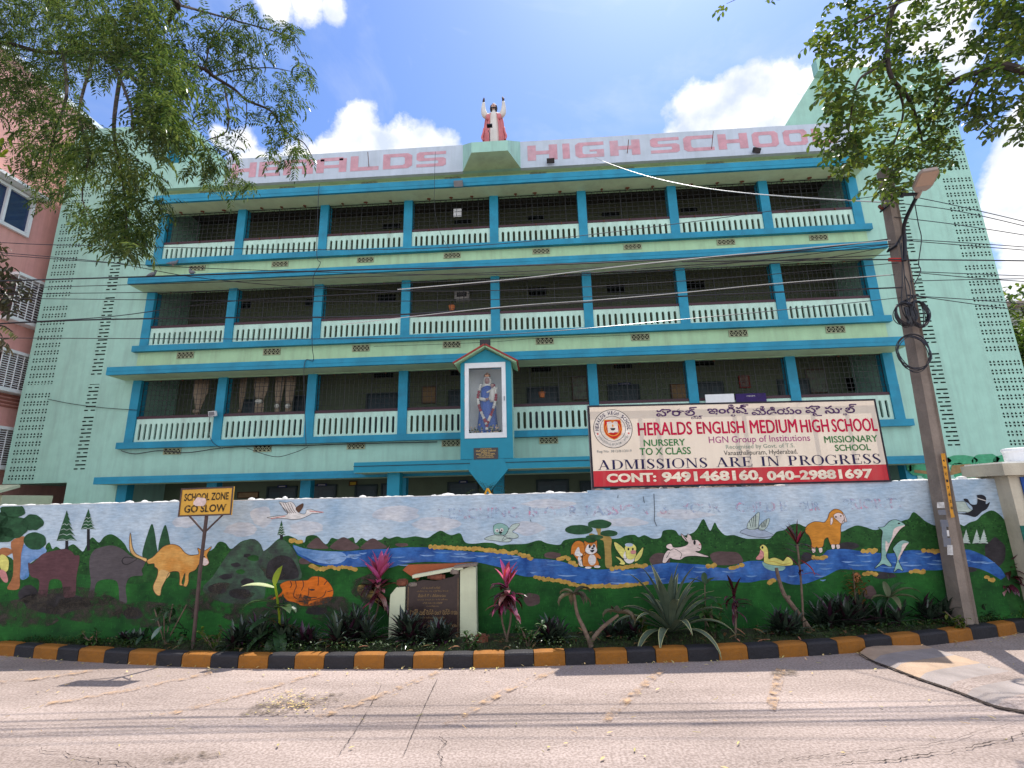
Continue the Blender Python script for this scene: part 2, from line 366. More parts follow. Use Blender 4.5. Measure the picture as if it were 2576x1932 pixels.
# text as real mesh faces, fitted to a width and height in a plane frame (origin at centre)
def text_mesh(mb, s, centre, ux, uz, width, height, m, bold=0.0, shear=0.0, align_only_height=False):
    cu = bpy.data.curves.new('txt', 'FONT'); cu.body = s; cu.size = 1; cu.offset = bold; cu.shear = shear; cu.resolution_u = 3
    ob = bpy.data.objects.new('txt', cu); sc.collection.objects.link(ob)
    dg = bpy.context.evaluated_depsgraph_get(); dg.update()
    me = bpy.data.meshes.new_from_object(ob.evaluated_get(dg))
    xs = [v.co.x for v in me.vertices]; ys = [v.co.y for v in me.vertices]
    if xs:
        x0, x1, y0, y1 = min(xs), max(xs), min(ys), max(ys)
        sx = width / (x1 - x0); sy = height / (y1 - y0) if not align_only_height else sx
        c = Vector(centre); ux = Vector(ux); uz = Vector(uz)
        vs = [c + ux * ((v.co.x - (x0 + x1) / 2) * sx) + uz * ((v.co.y - (y0 + y1) / 2) * sy) for v in me.vertices]
        mb.add(vs, [tuple(p.vertices) for p in me.polygons], m)
    bpy.data.objects.remove(ob); bpy.data.meshes.remove(me); bpy.data.curves.remove(cu)

# ------------------------------------------------------------------ ground, road, bed
KJ = []      # kerb joints in photo pixels at the foot of the kerb
for ox, xs in ((0, [-95, 100, 275, 480, 665, 890, 1100, 1340, 1565, 1815, 2050]), (640, [105, 340, 600, 860, 1125, 1375, 1640, 1900, 2175]),
               (1280, [220, 495, 755, 1035, 1285, 1565, 1835, 2095]), (1936, [95, 350, 610, 855, 1100, 1335, 1570, 1785, 1995, 2160])):
    KJ += [ox + x * 0.28933 for x in xs]
KY = [(-60, 1646), (29, 1654), (200, 1666), (385, 1677), (593, 1685), (741, 1685), (1039, 1684), (1268, 1682), (1344, 1678), (1578, 1671), (1885, 1662), (2037, 1653), (2254, 1637), (2454, 1612), (2561, 1596), (2620, 1588)]
def ky(x):
    for (a, b), (c, d) in zip(KY, KY[1:]):
        if a <= x <= c: return b + (d - b) * (x - a) / (c - a)
    return KY[-1][1]
kerb_pts = [on_z(x, ky(x), 0.0) for x in KJ]
# smooth the line a little and extend it beyond both sides of the frame
for it in range(6):
    kerb_pts = [kerb_pts[0]] + [Vector((kerb_pts[i].x, 0.25 * kerb_pts[i - 1].y + 0.5 * kerb_pts[i].y + 0.25 * kerb_pts[i + 1].y, 0)) for i in range(1, len(kerb_pts) - 1)] + [kerb_pts[-1]]
d0 = (kerb_pts[0] - kerb_pts[1]).normalized(); d1 = (kerb_pts[-1] - kerb_pts[-2]).normalized()
kerb_ext = [kerb_pts[0] + d0 * 0.55 * i for i in range(6, 0, -1)] + kerb_pts + [kerb_pts[-1] + d1 * 0.5 * i for i in range(1, 6)]
nyel0 = 6
WP0 = Vector((-0.344, 6.194, 0)); WU = Vector((1, 0.05, 0)).normalized(); WN = Vector((-0.05, 1, 0)).normalized()   # boundary wall line and its inward normal

mb = MB(); mb.box(-60, 60, -25, 60, -0.6, -0.02, ROAD); g = struct(mb.build('ground'))
mb = MB()      # road sheet with a fine grid so that it can carry gentle waves
nx, ny = 60, 30
vv = []
for j in range(ny + 1):
    for i in range(nx + 1):
        x = -16 + 32 * i / nx; y = -12 + 19.0 * j / ny
        z = 0.0 + 0.010 * math.sin(x * 0.9 + 1) * math.sin(y * 0.8) * (1 if y < 4.6 else max(0, 1 - (y - 4.6) * 2))
        vv.append((x, y, z))
mb.add(vv, [(j * (nx + 1) + i, j * (nx + 1) + i + 1, (j + 1) * (nx + 1) + i + 1, (j + 1) * (nx + 1) + i) for j in range(ny) for i in range(nx)], ROAD)
road = struct(mb.build('road', smooth=True))
YARDM = mat('yard paving', (0.34, 0.31, 0.27), var=0.1, dirt=0.3)
mb = MB(); mb.box(-40, 40, 6.9, 40, -0.02, 0.04, YARDM); struct(mb.build('yard'))
# worn yellow lines on the road
WYEL = worn('worn road paint', (0.46, 0.29, 0.16), 0.5, 11)
def rpx(o, pts): return [on_z(o + x * 0.58228, 1600 + y * 0.58228, 0.0) for x, y in pts]
mb = MB()
for o, pts in ((0, [(-20, 208), (250, 180), (470, 140)]), (0, [(200, 302), (560, 240), (915, 165)]), (0, [(690, 355), (960, 285), (1215, 215), (1380, 168)]),
               (0, [(1370, 362), (1600, 280), (1900, 160)]), (0, [(1930, 395), (2212, 230), (2400, 160)]), (1288, [(400, 375), (480, 300), (650, 150)]), (1288, [(1115, 325), (1140, 240), (1165, 140)])):
    P = crom(rpx(o, pts), 8)
    for a, b in zip(P, P[1:]):
        d = (b - a).normalized(); n = Vector((-d.y, d.x, 0)) * 0.04
        mb.poly([p + Vector((0, 0, 0.013)) for p in (a - n, b - n, b + n, a + n)], WYEL)
struct(mb.build('road_marking'))
# cracks and a filled joint in the road
CRK = mat('road crack', (0.055, 0.04, 0.032), rough=1, var=0.4, scale=30)
mb = MB()
def crack(o, pts, w, jag=0.02):
    P = crom(rpx(o, pts), 16); prev = None; off_ = 0
    for i, p in enumerate(P):
        d = (P[min(i + 1, len(P) - 1)] - P[max(i - 1, 0)]).normalized(); n = Vector((-d.y, d.x, 0))
        off_ = off_ * .8 + random.uniform(-jag, jag) * .7; c = p + n * off_ + Vector((0, 0, 0.0125)); ww = w * random.uniform(0.15, 1.4) * min(1, .3 + 3 * i / len(P), .3 + 3 * (len(P) - i) / len(P))
        cur = (c - n * ww / 2, c + n * ww / 2)
        if prev: mb.poly([prev[0], cur[0], cur[1], prev[1]], CRK)
        prev = cur
crack(0, [(165, 487), (330, 525), (480, 555), (640, 572)], 0.007)
crack(0, [(1905, 430), (1920, 500), (1915, 580)], 0.007)
crack(1288, [(1040, 560), (1250, 540), (1500, 510), (1800, 470), (2212, 380)], 0.004)
crack(1288, [(1380, 560), (1600, 545), (1800, 510), (2050, 475), (2212, 415)], 0.009)
crack(1288, [(1790, 100), (1880, 130), (1960, 165), (2100, 182)], 0.010); crack(1288, [(1870, 160), (1960, 150), (2050, 140)], 0.008)
crack(0, [(1650, 215), (1560, 380), (1460, 525)], 0.006, 0.003); crack(0, [(1890, 190), (1800, 390), (1745, 520)], 0.006, 0.003)
struct(mb.build('road_crack'))
# worn speed hump running out from the kerb
HG = mat('faded grey hump paint', (0.285, 0.24, 0.22), var=0.25, scale=3, dirt=0.5, dirtcol=(0.30, 0.23, 0.19), bump=0.5, bscale=70); HO = mat('faded orange hump paint', (0.38, 0.265, 0.18), var=0.25, scale=3, dirt=0.5, dirtcol=(0.30, 0.23, 0.19), bump=0.5, bscale=70)
EDG = crom(rpx(1288, [(1500, 82), (1560, 118), (1650, 152), (1760, 195), (1880, 236), (1960, 266), (2090, 316), (2212, 340), (2360, 372)]), 6)
mb = MB(); vs = []; NS = 9; SIDE = Vector((0.85, 0.42, 0))
for i, p in enumerate(EDG):
    p = p + Vector((random.uniform(-.012, .012), random.uniform(-.012, .012), 0))
    for j in range(NS):
        t = j / (NS - 1); vs.append(p + SIDE * t + Vector((0, 0, 0.010 + 0.036 * math.sin(math.pi * t ** .45) ** 1.0)))
for i in range(len(EDG) - 1):
    mt = (HO, HG, HO, HG, ROAD, HG, ROAD, HG)[min(7, i // 6)]
    mb.add([], [], mt); k0 = mb.mi(mt)
    if i == 0: mb.v += [tuple(v) for v in vs]
    for j in range(NS - 1): mb.f.append([i * NS + j, (i + 1) * NS + j, (i + 1) * NS + j + 1, i * NS + j + 1][::-1]); mb.m.append(k0)
struct(mb.build('speed_hump', smooth=True))
mb = MB()
for i in range(len(EDG) - 1):
    w_ = (.003 + .011 * i / len(EDG)); a, b = EDG[i], EDG[i + 1]; n = Vector((-(b - a).y, (b - a).x, 0)).normalized(); r0, r1 = random.uniform(.5, 1.4), random.uniform(.5, 1.4)
    mb.poly([a - n * w_ * r0 + Vector((0, 0, .0135)), b - n * w_ * r1 + Vector((0, 0, .0135)), b + n * w_ * r1 + Vector((0, 0, .022)), a + n * w_ * r0 + Vector((0, 0, .022))], CRK)
struct(mb.build('hump_edge'))
# broken patches
PATCH = worn('broken surface', (0.13, 0.095, 0.065), 0.5, 14)
mb = MB()
for o, c, a, b, rot in ((0, (1260, 300), 0.42, 0.17, 0.5), (0, (820, 530), 0.25, 0.06, 0.2), (1288, (1180, 165), 0.18, 0.1, 0.1)):
    c3 = rpx(o, [c])[0]; pts = []
    for k in range(26):
        t = 2 * math.pi * k / 26; r = random.uniform(0.7, 1.15)
        x, y = a * r * math.cos(t), b * r * math.sin(t)
        pts.append(c3 + Vector((x * math.cos(rot) - y * math.sin(rot), x * math.sin(rot) + y * math.cos(rot), 0.0135)))
    mb.poly(pts, PATCH)
struct(mb.build('road_patch'))
# litter: fallen leaflets and twigs
DRY = mat('dry leaf', (0.55, 0.42, 0.16), var=0.3, island=0.35)
mb = MB()
for k in range(330):
    p = Vector((random.uniform(-6, 6.5), random.uniform(2.2, 5.6), 0.014))
    if random.random() < 0.62: mb.tube([p, p + Vector((random.uniform(-.05, .05), random.uniform(-.05, .05), 0.004))], 0.0016, DRY, 4)
    else: mb.blade(p, random.uniform(0, 6.28), 0.15, random.uniform(0.02, 0.05), random.uniform(0.008, 0.02), 0.3, DRY, 2)
for k in range(260):     # gathered along the kerb foot
    i = random.randrange(len(kerb_ext) - 1); p = kerb_ext[i].lerp(kerb_ext[i + 1], random.random()) + Vector((0, -abs(random.gauss(0, .09)) - .01, .013))
    if -6.5 < p.x < 7: mb.blade(p, random.uniform(0, 6.28), random.uniform(.1, .5), random.uniform(0.015, 0.05), random.uniform(0.006, 0.02), 0.5, DRY, 2)
for k in range(120):     # thicker in the broken patch
    p = rpx(0, [(1260 + random.gauss(0, 70), 300 + random.gauss(0, 28))])[0] + Vector((0, 0, 0.018))
    mb.blade(p, random.uniform(0, 6.28), 0.2, random.uniform(0.015, 0.035), 0.012, 0.3, DRY, 2)
stuff(tag(mb.build('leaf_litter'), 'dry leaflets and twigs scattered over the concrete road', 'leaf litter'))

# planting bed between kerb and wall
mb = MB(); vv = []; ncol = len(kerb_ext); nr = 7
for p in kerb_ext:
    a = p + Vector((0, 0.11, 0)); w = WP0 + WU * ((p.x - WP0.x) / WU.x)
    for j in range(nr):
        t = j / (nr - 1); q = a.lerp(Vector((a.x, w.y + 0.05, 0)), t)
        vv.append((q.x, q.y, 0.068 + 0.035 * math.sin(t * 3.1) + (random.uniform(-0.012, 0.018) if 0 < j else 0)))
mb.add(vv, [(i * nr + j, (i + 1) * nr + j, (i + 1) * nr + j + 1, i * nr + j + 1) for i in range(ncol - 1) for j in range(nr - 1)], SOIL)
struct(mb.build('planting_bed', smooth=True))
def bed_z(x=0): return 0.10

# kerb stones, one thing each
ORD = ['first', 'second', 'third', 'fourth', 'fifth', 'sixth', 'seventh', 'eighth', 'ninth', 'tenth', 'eleventh', 'twelfth', 'thirteenth', 'fourteenth', 'fifteenth', 'sixteenth', 'seventeenth', 'eighteenth', 'nineteenth', 'twentieth', 'twenty-first', 'twenty-second', 'twenty-third', 'twenty-fourth', 'twenty-fifth']
cnt = {0: 0, 1: 0}
for i in range(len(kerb_ext) - 1):
    a, b = kerb_ext[i], kerb_ext[i + 1]; yel = (i % 2 == 0) if False else ((i - 6) % 2 == 0)
    d = (b - a).normalized(); n = Vector((-d.y, d.x, 0)); g = 0.0035
    a2, b2 = a + d * g, b - d * g; hh = 0.125 + random.uniform(-0.004, 0.004); r = 0.022; off = random.uniform(-0.004, 0.004)
    m = YELK if yel else BLKK
    prof = [(off, -0.02), (off, hh - r), (off + r * 0.3, hh - r * 0.3), (off + r, hh), (0.11, hh), (0.125, hh - 0.02), (0.125, -0.02)]
    mbk = MB(); k = len(prof); ns = 5
    vs = []
    for s in range(ns):
        q = a2.lerp(b2, s / (ns - 1)); e = 0.004 if s in (0, ns - 1) else 0
        for (o, z) in prof: vs.append(q + n * (o + (e if o < 0.1 else -e) + random.uniform(-0.0015, 0.0015)) + Vector((0, 0, z - (e if z > 0.1 else 0))))
    f = [(s * k + j, (s + 1) * k + j, (s + 1) * k + (j + 1) % k, s * k + (j + 1) % k) for s in range(ns - 1) for j in range(k)] + [tuple(range(k)), tuple(range((ns - 1) * k + k - 1, (ns - 1) * k - 1, -1))]
    mbk.add(vs, [tuple(reversed(q)) for q in f], m)
    ob = mbk.build('kerb_stone', origin=(a + b) / 2)
    if 5 <= i <= 6 + len(KJ):
        c = cnt[yel]; cnt[yel] += 1
        tag(ob, '%s painted kerb stone along the planting bed, %s %s one from the left edge' % ('yellow' if yel else 'black', ORD[min(c, 24)], 'yellow' if yel else 'black'), 'kerb stone', 'striped kerb stones along the planting bed')
    else:
        tag(ob, ('yellow' if yel else 'black') + ' painted kerb stone running on beyond the edge of the photo', 'kerb stone', 'striped kerb stones beyond the frame')

# ------------------------------------------------------------------ school building
CX = [-13.301, -10.397, -7.405, -4.429, -1.451, 1.559, 4.591, 7.606, 10.487]; CW = 0.29
XL, XR = -13.30, 10.78
YF = 15.16; YB = 17.2
school = thing('school_building', 'long three storey school painted mint green with teal columns and balcony bands', 'building', (-1.4, 15.16, 0))
LV = [dict(beam0=3.45, p0=3.64, p1=4.41, soff=5.74, ch0=5.755, ch1=6.01), dict(beam0=6.70, p0=6.89, p1=7.55, soff=8.87, ch0=8.875, ch1=9.11), dict(beam0=9.84, p0=10.02, p1=10.67, soff=11.90, ch0=11.88, ch1=12.17)]
w = MB()
# wings (with the lower left corner cut back), body and back walls
w.box(-17.15, -13.30, YF, 25, 2.45, 15.7, MINT); w.box(-14.98, -13.30, YF, 25, 0, 2.45, MINT)
w.box(10.777, 14.45, YF, 25, 0, 16.2, MINT)
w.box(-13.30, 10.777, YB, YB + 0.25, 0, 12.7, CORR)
w.box(-13.30, 10.777, 24.7, 25, 0, 12.7, MINT)
# spandrel strips under each balcony beam
w.box(XL, XR - 0.003, YF, YF + 0.22, 2.36, 3.45, MINT)
w.box(XL, XR - 0.003, YF, YF + 0.22, 5.74, 6.70, LIME)
w.box(XL, XR - 0.003, YF, YF + 0.22, 8.87, 9.84, LIME)
w.box(XL, XR - 0.003, YF, YF + 0.22, 11.90, 12.95, LIME)
# gable pieces either side of the parapet
w.prism([(8.62, 15.5, 13.2), (10.9, 15.5, 13.2), (10.9, 15.5, 16.2), (10.33, 15.5, 16.2), (9.84, 15.5, 15.49), (8.62, 15.5, 13.70)], (0, 0.2, 0), MINT)
w.prism([(-13.35, 15.5, 13.2), (-11.0, 15.5, 13.2), (-11.0, 15.5, 13.80), (-12.59, 15.5, 15.60), (-12.7, 15.5, 15.68), (-13.35, 15.5, 15.68)], (0, 0.2, 0), MINT)
w.box(-13.28, -13.20, 15.02, 15.5, 13.75, 14.95, TEAL)
# low roof-top block on the right wing and little stair head
w.box(10.3, 10.62, 15.2, 15.5, 16.2, 16.75, MINT)
wall = w.build('wall', school)
s = MB()
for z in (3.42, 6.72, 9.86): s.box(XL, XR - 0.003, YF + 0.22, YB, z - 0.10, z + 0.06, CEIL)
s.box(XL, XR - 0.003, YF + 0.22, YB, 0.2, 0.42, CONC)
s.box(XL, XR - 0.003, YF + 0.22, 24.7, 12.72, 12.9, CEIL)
s.build('floor_slab', school)
# columns
def column(mbx, x, z0, z1, y0=YF - 0.0, sh=0.0): mbx.box(x, x + CW, y0 - 0.02, y0 + 0.28, z0, z1, TEAL)
for x in CX:
    for L in LV:
        c = MB(); column(c, x, L['beam0'] + 0.19, L['soff'] - 0.002); c.build('column', school)
    c = MB(); c.box(x, x + 0.32, YF + 0.02, YF + 0.30, 0.42, 2.36, TEAL); c.build('column', school)
for L in LV:
    b = MB(); b.box(-13.43, 10.90, YF - 0.15, YF - 0.003, L['beam0'], L['beam0'] + 0.20, TEAL); b.build('balcony_beam', school)
# sunshades: sloping slabs with a fascia; underside paler
for L, (y0, x0, x1) in zip([dict(ch0=2.33, ch1=2.54)] + LV, [(14.42, -13.42, 10.80), (14.42, -13.62, 10.82), (14.45, -13.45, 10.82), (14.5, -13.05, 10.82)]):
    b = MB(); z0, z1 = L['ch0'], L['ch1']; t = 0.085
    prof = [(y0, z0), (y0, z1), (y0 + t, z1 + 0.004), (YF - 0.002, z1 + 0.05), (YF - 0.002, z0 + 0.0), (y0 + t, z0 + 0.0)]
    vs = [(x, y, z) for x in (x0, x1) for (y, z) in prof]; n = len(prof)
    b.add(vs, [(0, 1, 1 + n, n), (1, 2, 2 + n, 1 + n), (0, n, 5 + n, 5)], TEAL)
    b.add(vs, [(2, 3, 3 + n, 2 + n)], CONC); b.add(vs, [(5, 5 + n, 4 + n, 4)], SOFF)
    b.add(vs, [(5, 4, 3, 2, 1, 0), (n, n + 1, n + 2, n + 3, n + 4, n + 5)], TEAL)
    b.box(x0 + 0.01, x1 - 0.01, y0 - 0.007, y0 - 0.001, z0 + 0.11, z1, TEAL)
    b.build('sunshade', school)
# balustrades with pierced slots
def balustrade(x0, x1, z0, z1, nslot=14):
    m = MB(); y0, y1 = YF + 0.03, YF + 0.085; W = x1 - x0; per = W / (nslot + 0.6); e = per * 0.3
    hz0, hz1 = z0 + 0.085, z1 - 0.155; hw = per * 0.45 / 2
    ring_in = lambda c: [(c - hw, hz0 + hw), (c - hw * 0.7, hz0 + hw * 0.3), (c, hz0), (c + hw * 0.7, hz0 + hw * 0.3), (c + hw, hz0 + hw), (c + hw, hz1 - hw), (c + hw * 0.7, hz1 - hw * 0.3), (c, hz1), (c - hw * 0.7, hz1 - hw * 0.3), (c - hw, hz1 - hw)]
    for k in range(nslot):
        a = x0 + e + per * k; b = a + per; c = (a + b) / 2
        A, B = (a if k else x0), (b if k < nslot - 1 else x1)
        out = [(A, z0 + 0.15), (A, z0), (c, z0), (B, z0), (B, z0 + 0.15), (B, z1 - 0.2), (B, z1), (c, z1), (A, z1), (A, z1 - 0.2)]
        inn = ring_in(c); n = 10
        for y, flip in ((y0, False), (y1, True)):
            vs = [(x, y, z) for x, z in out] + [(x, y, z) for x, z in inn]
            fs = [(i, (i + 1) % n, n + (i + 1) % n, n + i) for i in range(n)]
            m.add(vs, [tuple(reversed(q)) for q in fs] if not flip else fs, PALE)
        vs = [(x, y0, z) for x, z in inn] + [(x, y1, z) for x, z in inn]
        m.add(vs, [(i, (i + 1) % n, n + (i + 1) % n, n + i) for i in range(n)], PALE)
    m.box(x0, x1, y0 + 0.002, y1 - 0.002, z1 - 0.002, z1 + 0.004, PALE)
    return m
for L in LV:
    for i in range(8):
        x0, x1 = CX[i] + CW + 0.002, CX[i + 1] - 0.002
        b = balustrade(x0, x1, L['p0'] + 0.0, L['p1']).build('balustrade', school)
        r = MB(); r.box(x0, x1, YF + 0.015, YF + 0.125, L['p1'] + 0.005, L['p1'] + 0.085, MAROON)
        r.build('handrail', b)
        gz0, gz1 = L['p1'] + 0.085, L['soff'] - 0.004; y = YF + 0.09
        g = MB()
        nb = 18 if L is not LV[2] else 14
        for k in range(nb + 1):
            x = x0 + 0.02 + (x1 - x0 - 0.04) * k / nb; rr = 0.0062 if k % 6 else 0.012
            g.box(x - rr, x + rr, y - 0.004, y + 0.004, gz0, gz1, IRON)
        nh = 7
        for k in range(nh + 1):
            z = gz0 + 0.01 + (gz1 - gz0 - 0.03) * k / nh; rr = 0.0062 if 0 < k < nh else 0.014
            g.box(x0 + 0.004, x1 - 0.004, y - 0.013, y - 0.005, z - rr, z + rr, IRON)
        for k in range(3):     # rusty fixing lugs at rail and lintel
            xx = x0 + (x1 - x0) * (0.2 + 0.3 * k) + random.uniform(-.1, .1)
            g.tube([(xx, YF + 0.06, gz1 - 0.03), (xx + 0.01, YF + 0.0, gz1 - 0.05)], 0.02, RUST, 5)
            if L is LV[2]: g.tube([(xx, YF + 0.0, gz0 - 0.02), (xx + 0.01, YF - 0.01, gz0 - 0.09)], 0.017, RUST, 5); g.ball((xx, YF - 0.05, 11.875), 0.075 * random.uniform(.6, 1.2), 0.05, 0.03, RUST, 7, 4); g.tube([(xx, YF - .02, 11.87), (xx + .03, YF - .12, 11.84)], .012, RUST, 4)
        g.build('grille', school)
# lattice vents in the strips
def vent(x0, x1, z0, z1):
    m = MB(); y = YF - 0.012
    m.box(x0, x1, y, y + 0.010, z0, z1, HOLE)
    for (a, b, c, d) in ((x0, x1, z0, z0 + 0.022), (x0, x1, z1 - 0.022, z1), (x0, x0 + 0.022, z0 + 0.022, z1 - 0.022), (x1 - 0.022, x1, z0 + 0.022, z1 - 0.022)): m.box(a, b, y - 0.010, y - 0.001, c, d, LATT)
    n = 4; wx = (x1 - x0 - 0.044) / n; zc = (z0 + z1) / 2; hz = (z1 - z0) / 2 - 0.022
    for k in range(n):
        a = x0 + 0.022 + wx * k
        for sg in (-1, 1): m.obox((a + wx / 2, y - 0.005, zc), Vector((wx / 2, 0, sg * hz)), Vector((0, 0.003, 0)), Vector((-sg * hz, 0, wx / 2)).normalized() * 0.010, LATT)
        m.box(a - 0.008, a + 0.008, y - 0.009, y - 0.0015, z0 + 0.022, z1 - 0.022, LATT)
    m.build('vent', school)
for i in range(8):
    c = (CX[i] + CX[i + 1] + CW) / 2 + 0.06
    vent(c - 0.29, c + 0.29, 3.24, 3.44); vent(c - 0.29, c + 0.29, 6.44, 6.66); vent(c - 0.29, c + 0.29, 9.60, 9.79); vent(c - 0.29, c + 0.29, 12.66, 12.90)
# perforated blocks and slots in the wings
h = MB(); yy = YF - 0.006
def tri(cx, cz, q, s=0.064):
    sx, sz = q; o = 0.022
    a = (cx + sx * o, yy, cz + sz * o)
    h.poly([a, (cx + sx * (o + s), yy, cz + sz * o), (cx + sx * (o + s * 0.85), yy, cz + sz * (o + s * 0.55)), (cx + sx * (o + s * 0.35), yy, cz + sz * (o + s))], HOLE)
for X0, zs in ((-16.91, [2.65, 5.77, 8.95, 12.05]), (13.60, [2.62, 5.74, 8.86, 11.98])):
    for z0 in zs:
        for r in range(11 if z0 > 3 else 11):
            for c in range(4):
                cx, cz = X0 + 0.232 * c, z0 + 0.267 * r
                if cz > 15.2: continue
                for q in ((-1, -1), (1, -1), (-1, 1), (1, 1)): tri(cx, cz, q)
for X0, X1 in ((-14.83, -14.47), (11.80, 12.14)):
    k = 0
    for a, b in ((2.87, 4.55), (4.76, 5.72), (6.02, 6.55), (6.70, 8.80), (9.05, 10.1), (10.25, 12.2), (12.4, 14.2)):
        z = a
        while z < b:
            if k % 2: h.box(X0 + 0.03, X1, YF - 0.010, YF - 0.002, z - 0.02, z + 0.02, HOLE)
            else:
                h.box(X0, X0 + 0.12, YF - 0.010, YF - 0.002, z - 0.018, z + 0.018, HOLE); h.box(X1 - 0.14, X1, YF - 0.010, YF - 0.002, z - 0.018, z + 0.018, HOLE)
            z += 0.127; k += 1
h.build('ventilation_holes', school)
# painted tree low on the right wing
p = MB(); g1 = paint('wall tree green', (0.07, 0.33, 0.17)); g2 = paint('wall tree brown', (0.30, 0.19, 0.08))
def wpoly(pts, m, k=1): p.poly([on_y(x, y, YF - 0.004 * k) for x, y in pts], m)
def wblob(cx, cy, rx, ry, m, k=1, n=18, jag=0.12):
    wpoly([(cx + rx * math.cos(t * 2 * math.pi / n) * random.uniform(1 - jag, 1 + jag), cy + ry * math.sin(t * 2 * math.pi / n) * random.uniform(1 - jag, 1 + jag)) for t in range(n)], m, k)
for b in ((2310, 1180, 26, 20), (2355, 1160, 40, 12), (2345, 1200, 24, 12), (2420, 1160, 42, 14), (2430, 1195, 34, 14), (2480, 1160, 34, 18), (2530, 1158, 30, 14), (2410, 1180, 20, 14), (2290, 1175, 10, 12)): wblob(*b, g1)
wpoly([(2300, 1183), (2390, 1190), (2395, 1172), (2440, 1168), (2482, 1188), (2484, 1196), (2440, 1184), (2410, 1192), (2380, 1200), (2300, 1190)], g2, 2)
p.build('wall_painting', school)
# parapet with the projecting bay in the middle
P = MB(); yp, z0, z1 = 14.86, 12.70, 13.76; yb = 13.9; zb0, zb1 = 12.66, 13.05
P.box(-13.3, -10.85, yp, yp + 0.14, z0, z1 - 0.02, MINT)
P.box(-10.85, -2.33, yp, yp + 0.14, z0, z1, LILAC); P.box(-0.33, 10.777, yp, yp + 0.14, z0, z1 - 0.01, LILAC)
P.box(-13.3, 10.777, yp + 0.142, YF + 0.2, z0, z0 + 0.2, SOFF)
A, B_, C_, D_ = (-2.33, -1.90, -0.71, -0.33)
P.poly([(B_, yb, zb0), (C_, yb, zb0), (C_, yb, zb1), (B_, yb, zb1)], MINT)
P.poly([(A, yp, z0), (B_, yb, zb0), (B_, yb, zb1), (A, yp, z1)], MINT); P.poly([(C_, yb, zb0), (D_, yp, z0), (D_, yp, z1), (C_, yb, zb1)], MINT)
P.poly([(A, yp, z0), (D_, yp, z0), (C_, yb, zb0), (B_, yb, zb0)], SOFF)
P.poly([(A, yp, z1), (B_, yb, zb1), (C_, yb, zb1), (D_, yp, z1)], CONC)
P.box(A, D_, yp, yp + 0.14, z0, z1, MINT)
par = P.build('parapet', school)
# big faded block letters
let = MB()
BL = {'H': [(0, 0, .28, 1), (.72, 0, 1, 1), (.28, .38, .72, .62)], 'E': [(0, 0, .25, 1), (.25, .78, 1, 1), (.25, .40, .9, .60), (.25, 0, 1, .22)], 'L': [(0, 0, .28, 1), (.28, 0, 1, .25)], 'I': [(0, 0, 1, 1)],
      'D': [(0, 0, .25, 1), (.25, .78, .8, 1), (.25, 0, .8, .22), (.8, .04, 1, .96)], 'O': [(0, .06, .25, .94), (.25, .78, .75, 1), (.25, 0, .75, .22), (.75, .06, 1, .94)], 'C': [(0, .06, .25, .94), (.25, .78, 1, 1), (.25, 0, 1, .22)],
      'S': [(0, .78, 1, 1), (0, .58, .26, .78), (0, .40, 1, .58), (.74, .2, 1, .40), (0, 0, 1, .2)], 'G': [(0, .06, .25, .94), (.25, .78, 1, 1), (.25, 0, 1, .22), (.75, .22, 1, .5), (.5, .38, .75, .5)],
      'A': [(0, 0, .25, .92), (.75, 0, 1, .92), (.12, .78, .88, 1), (.25, .3, .75, .5)], 'R': [(0, 0, .25, 1), (.25, .78, .95, 1), (.75, .55, 1, .78), (.25, .38, .95, .55), (.62, 0, .98, .38)]}
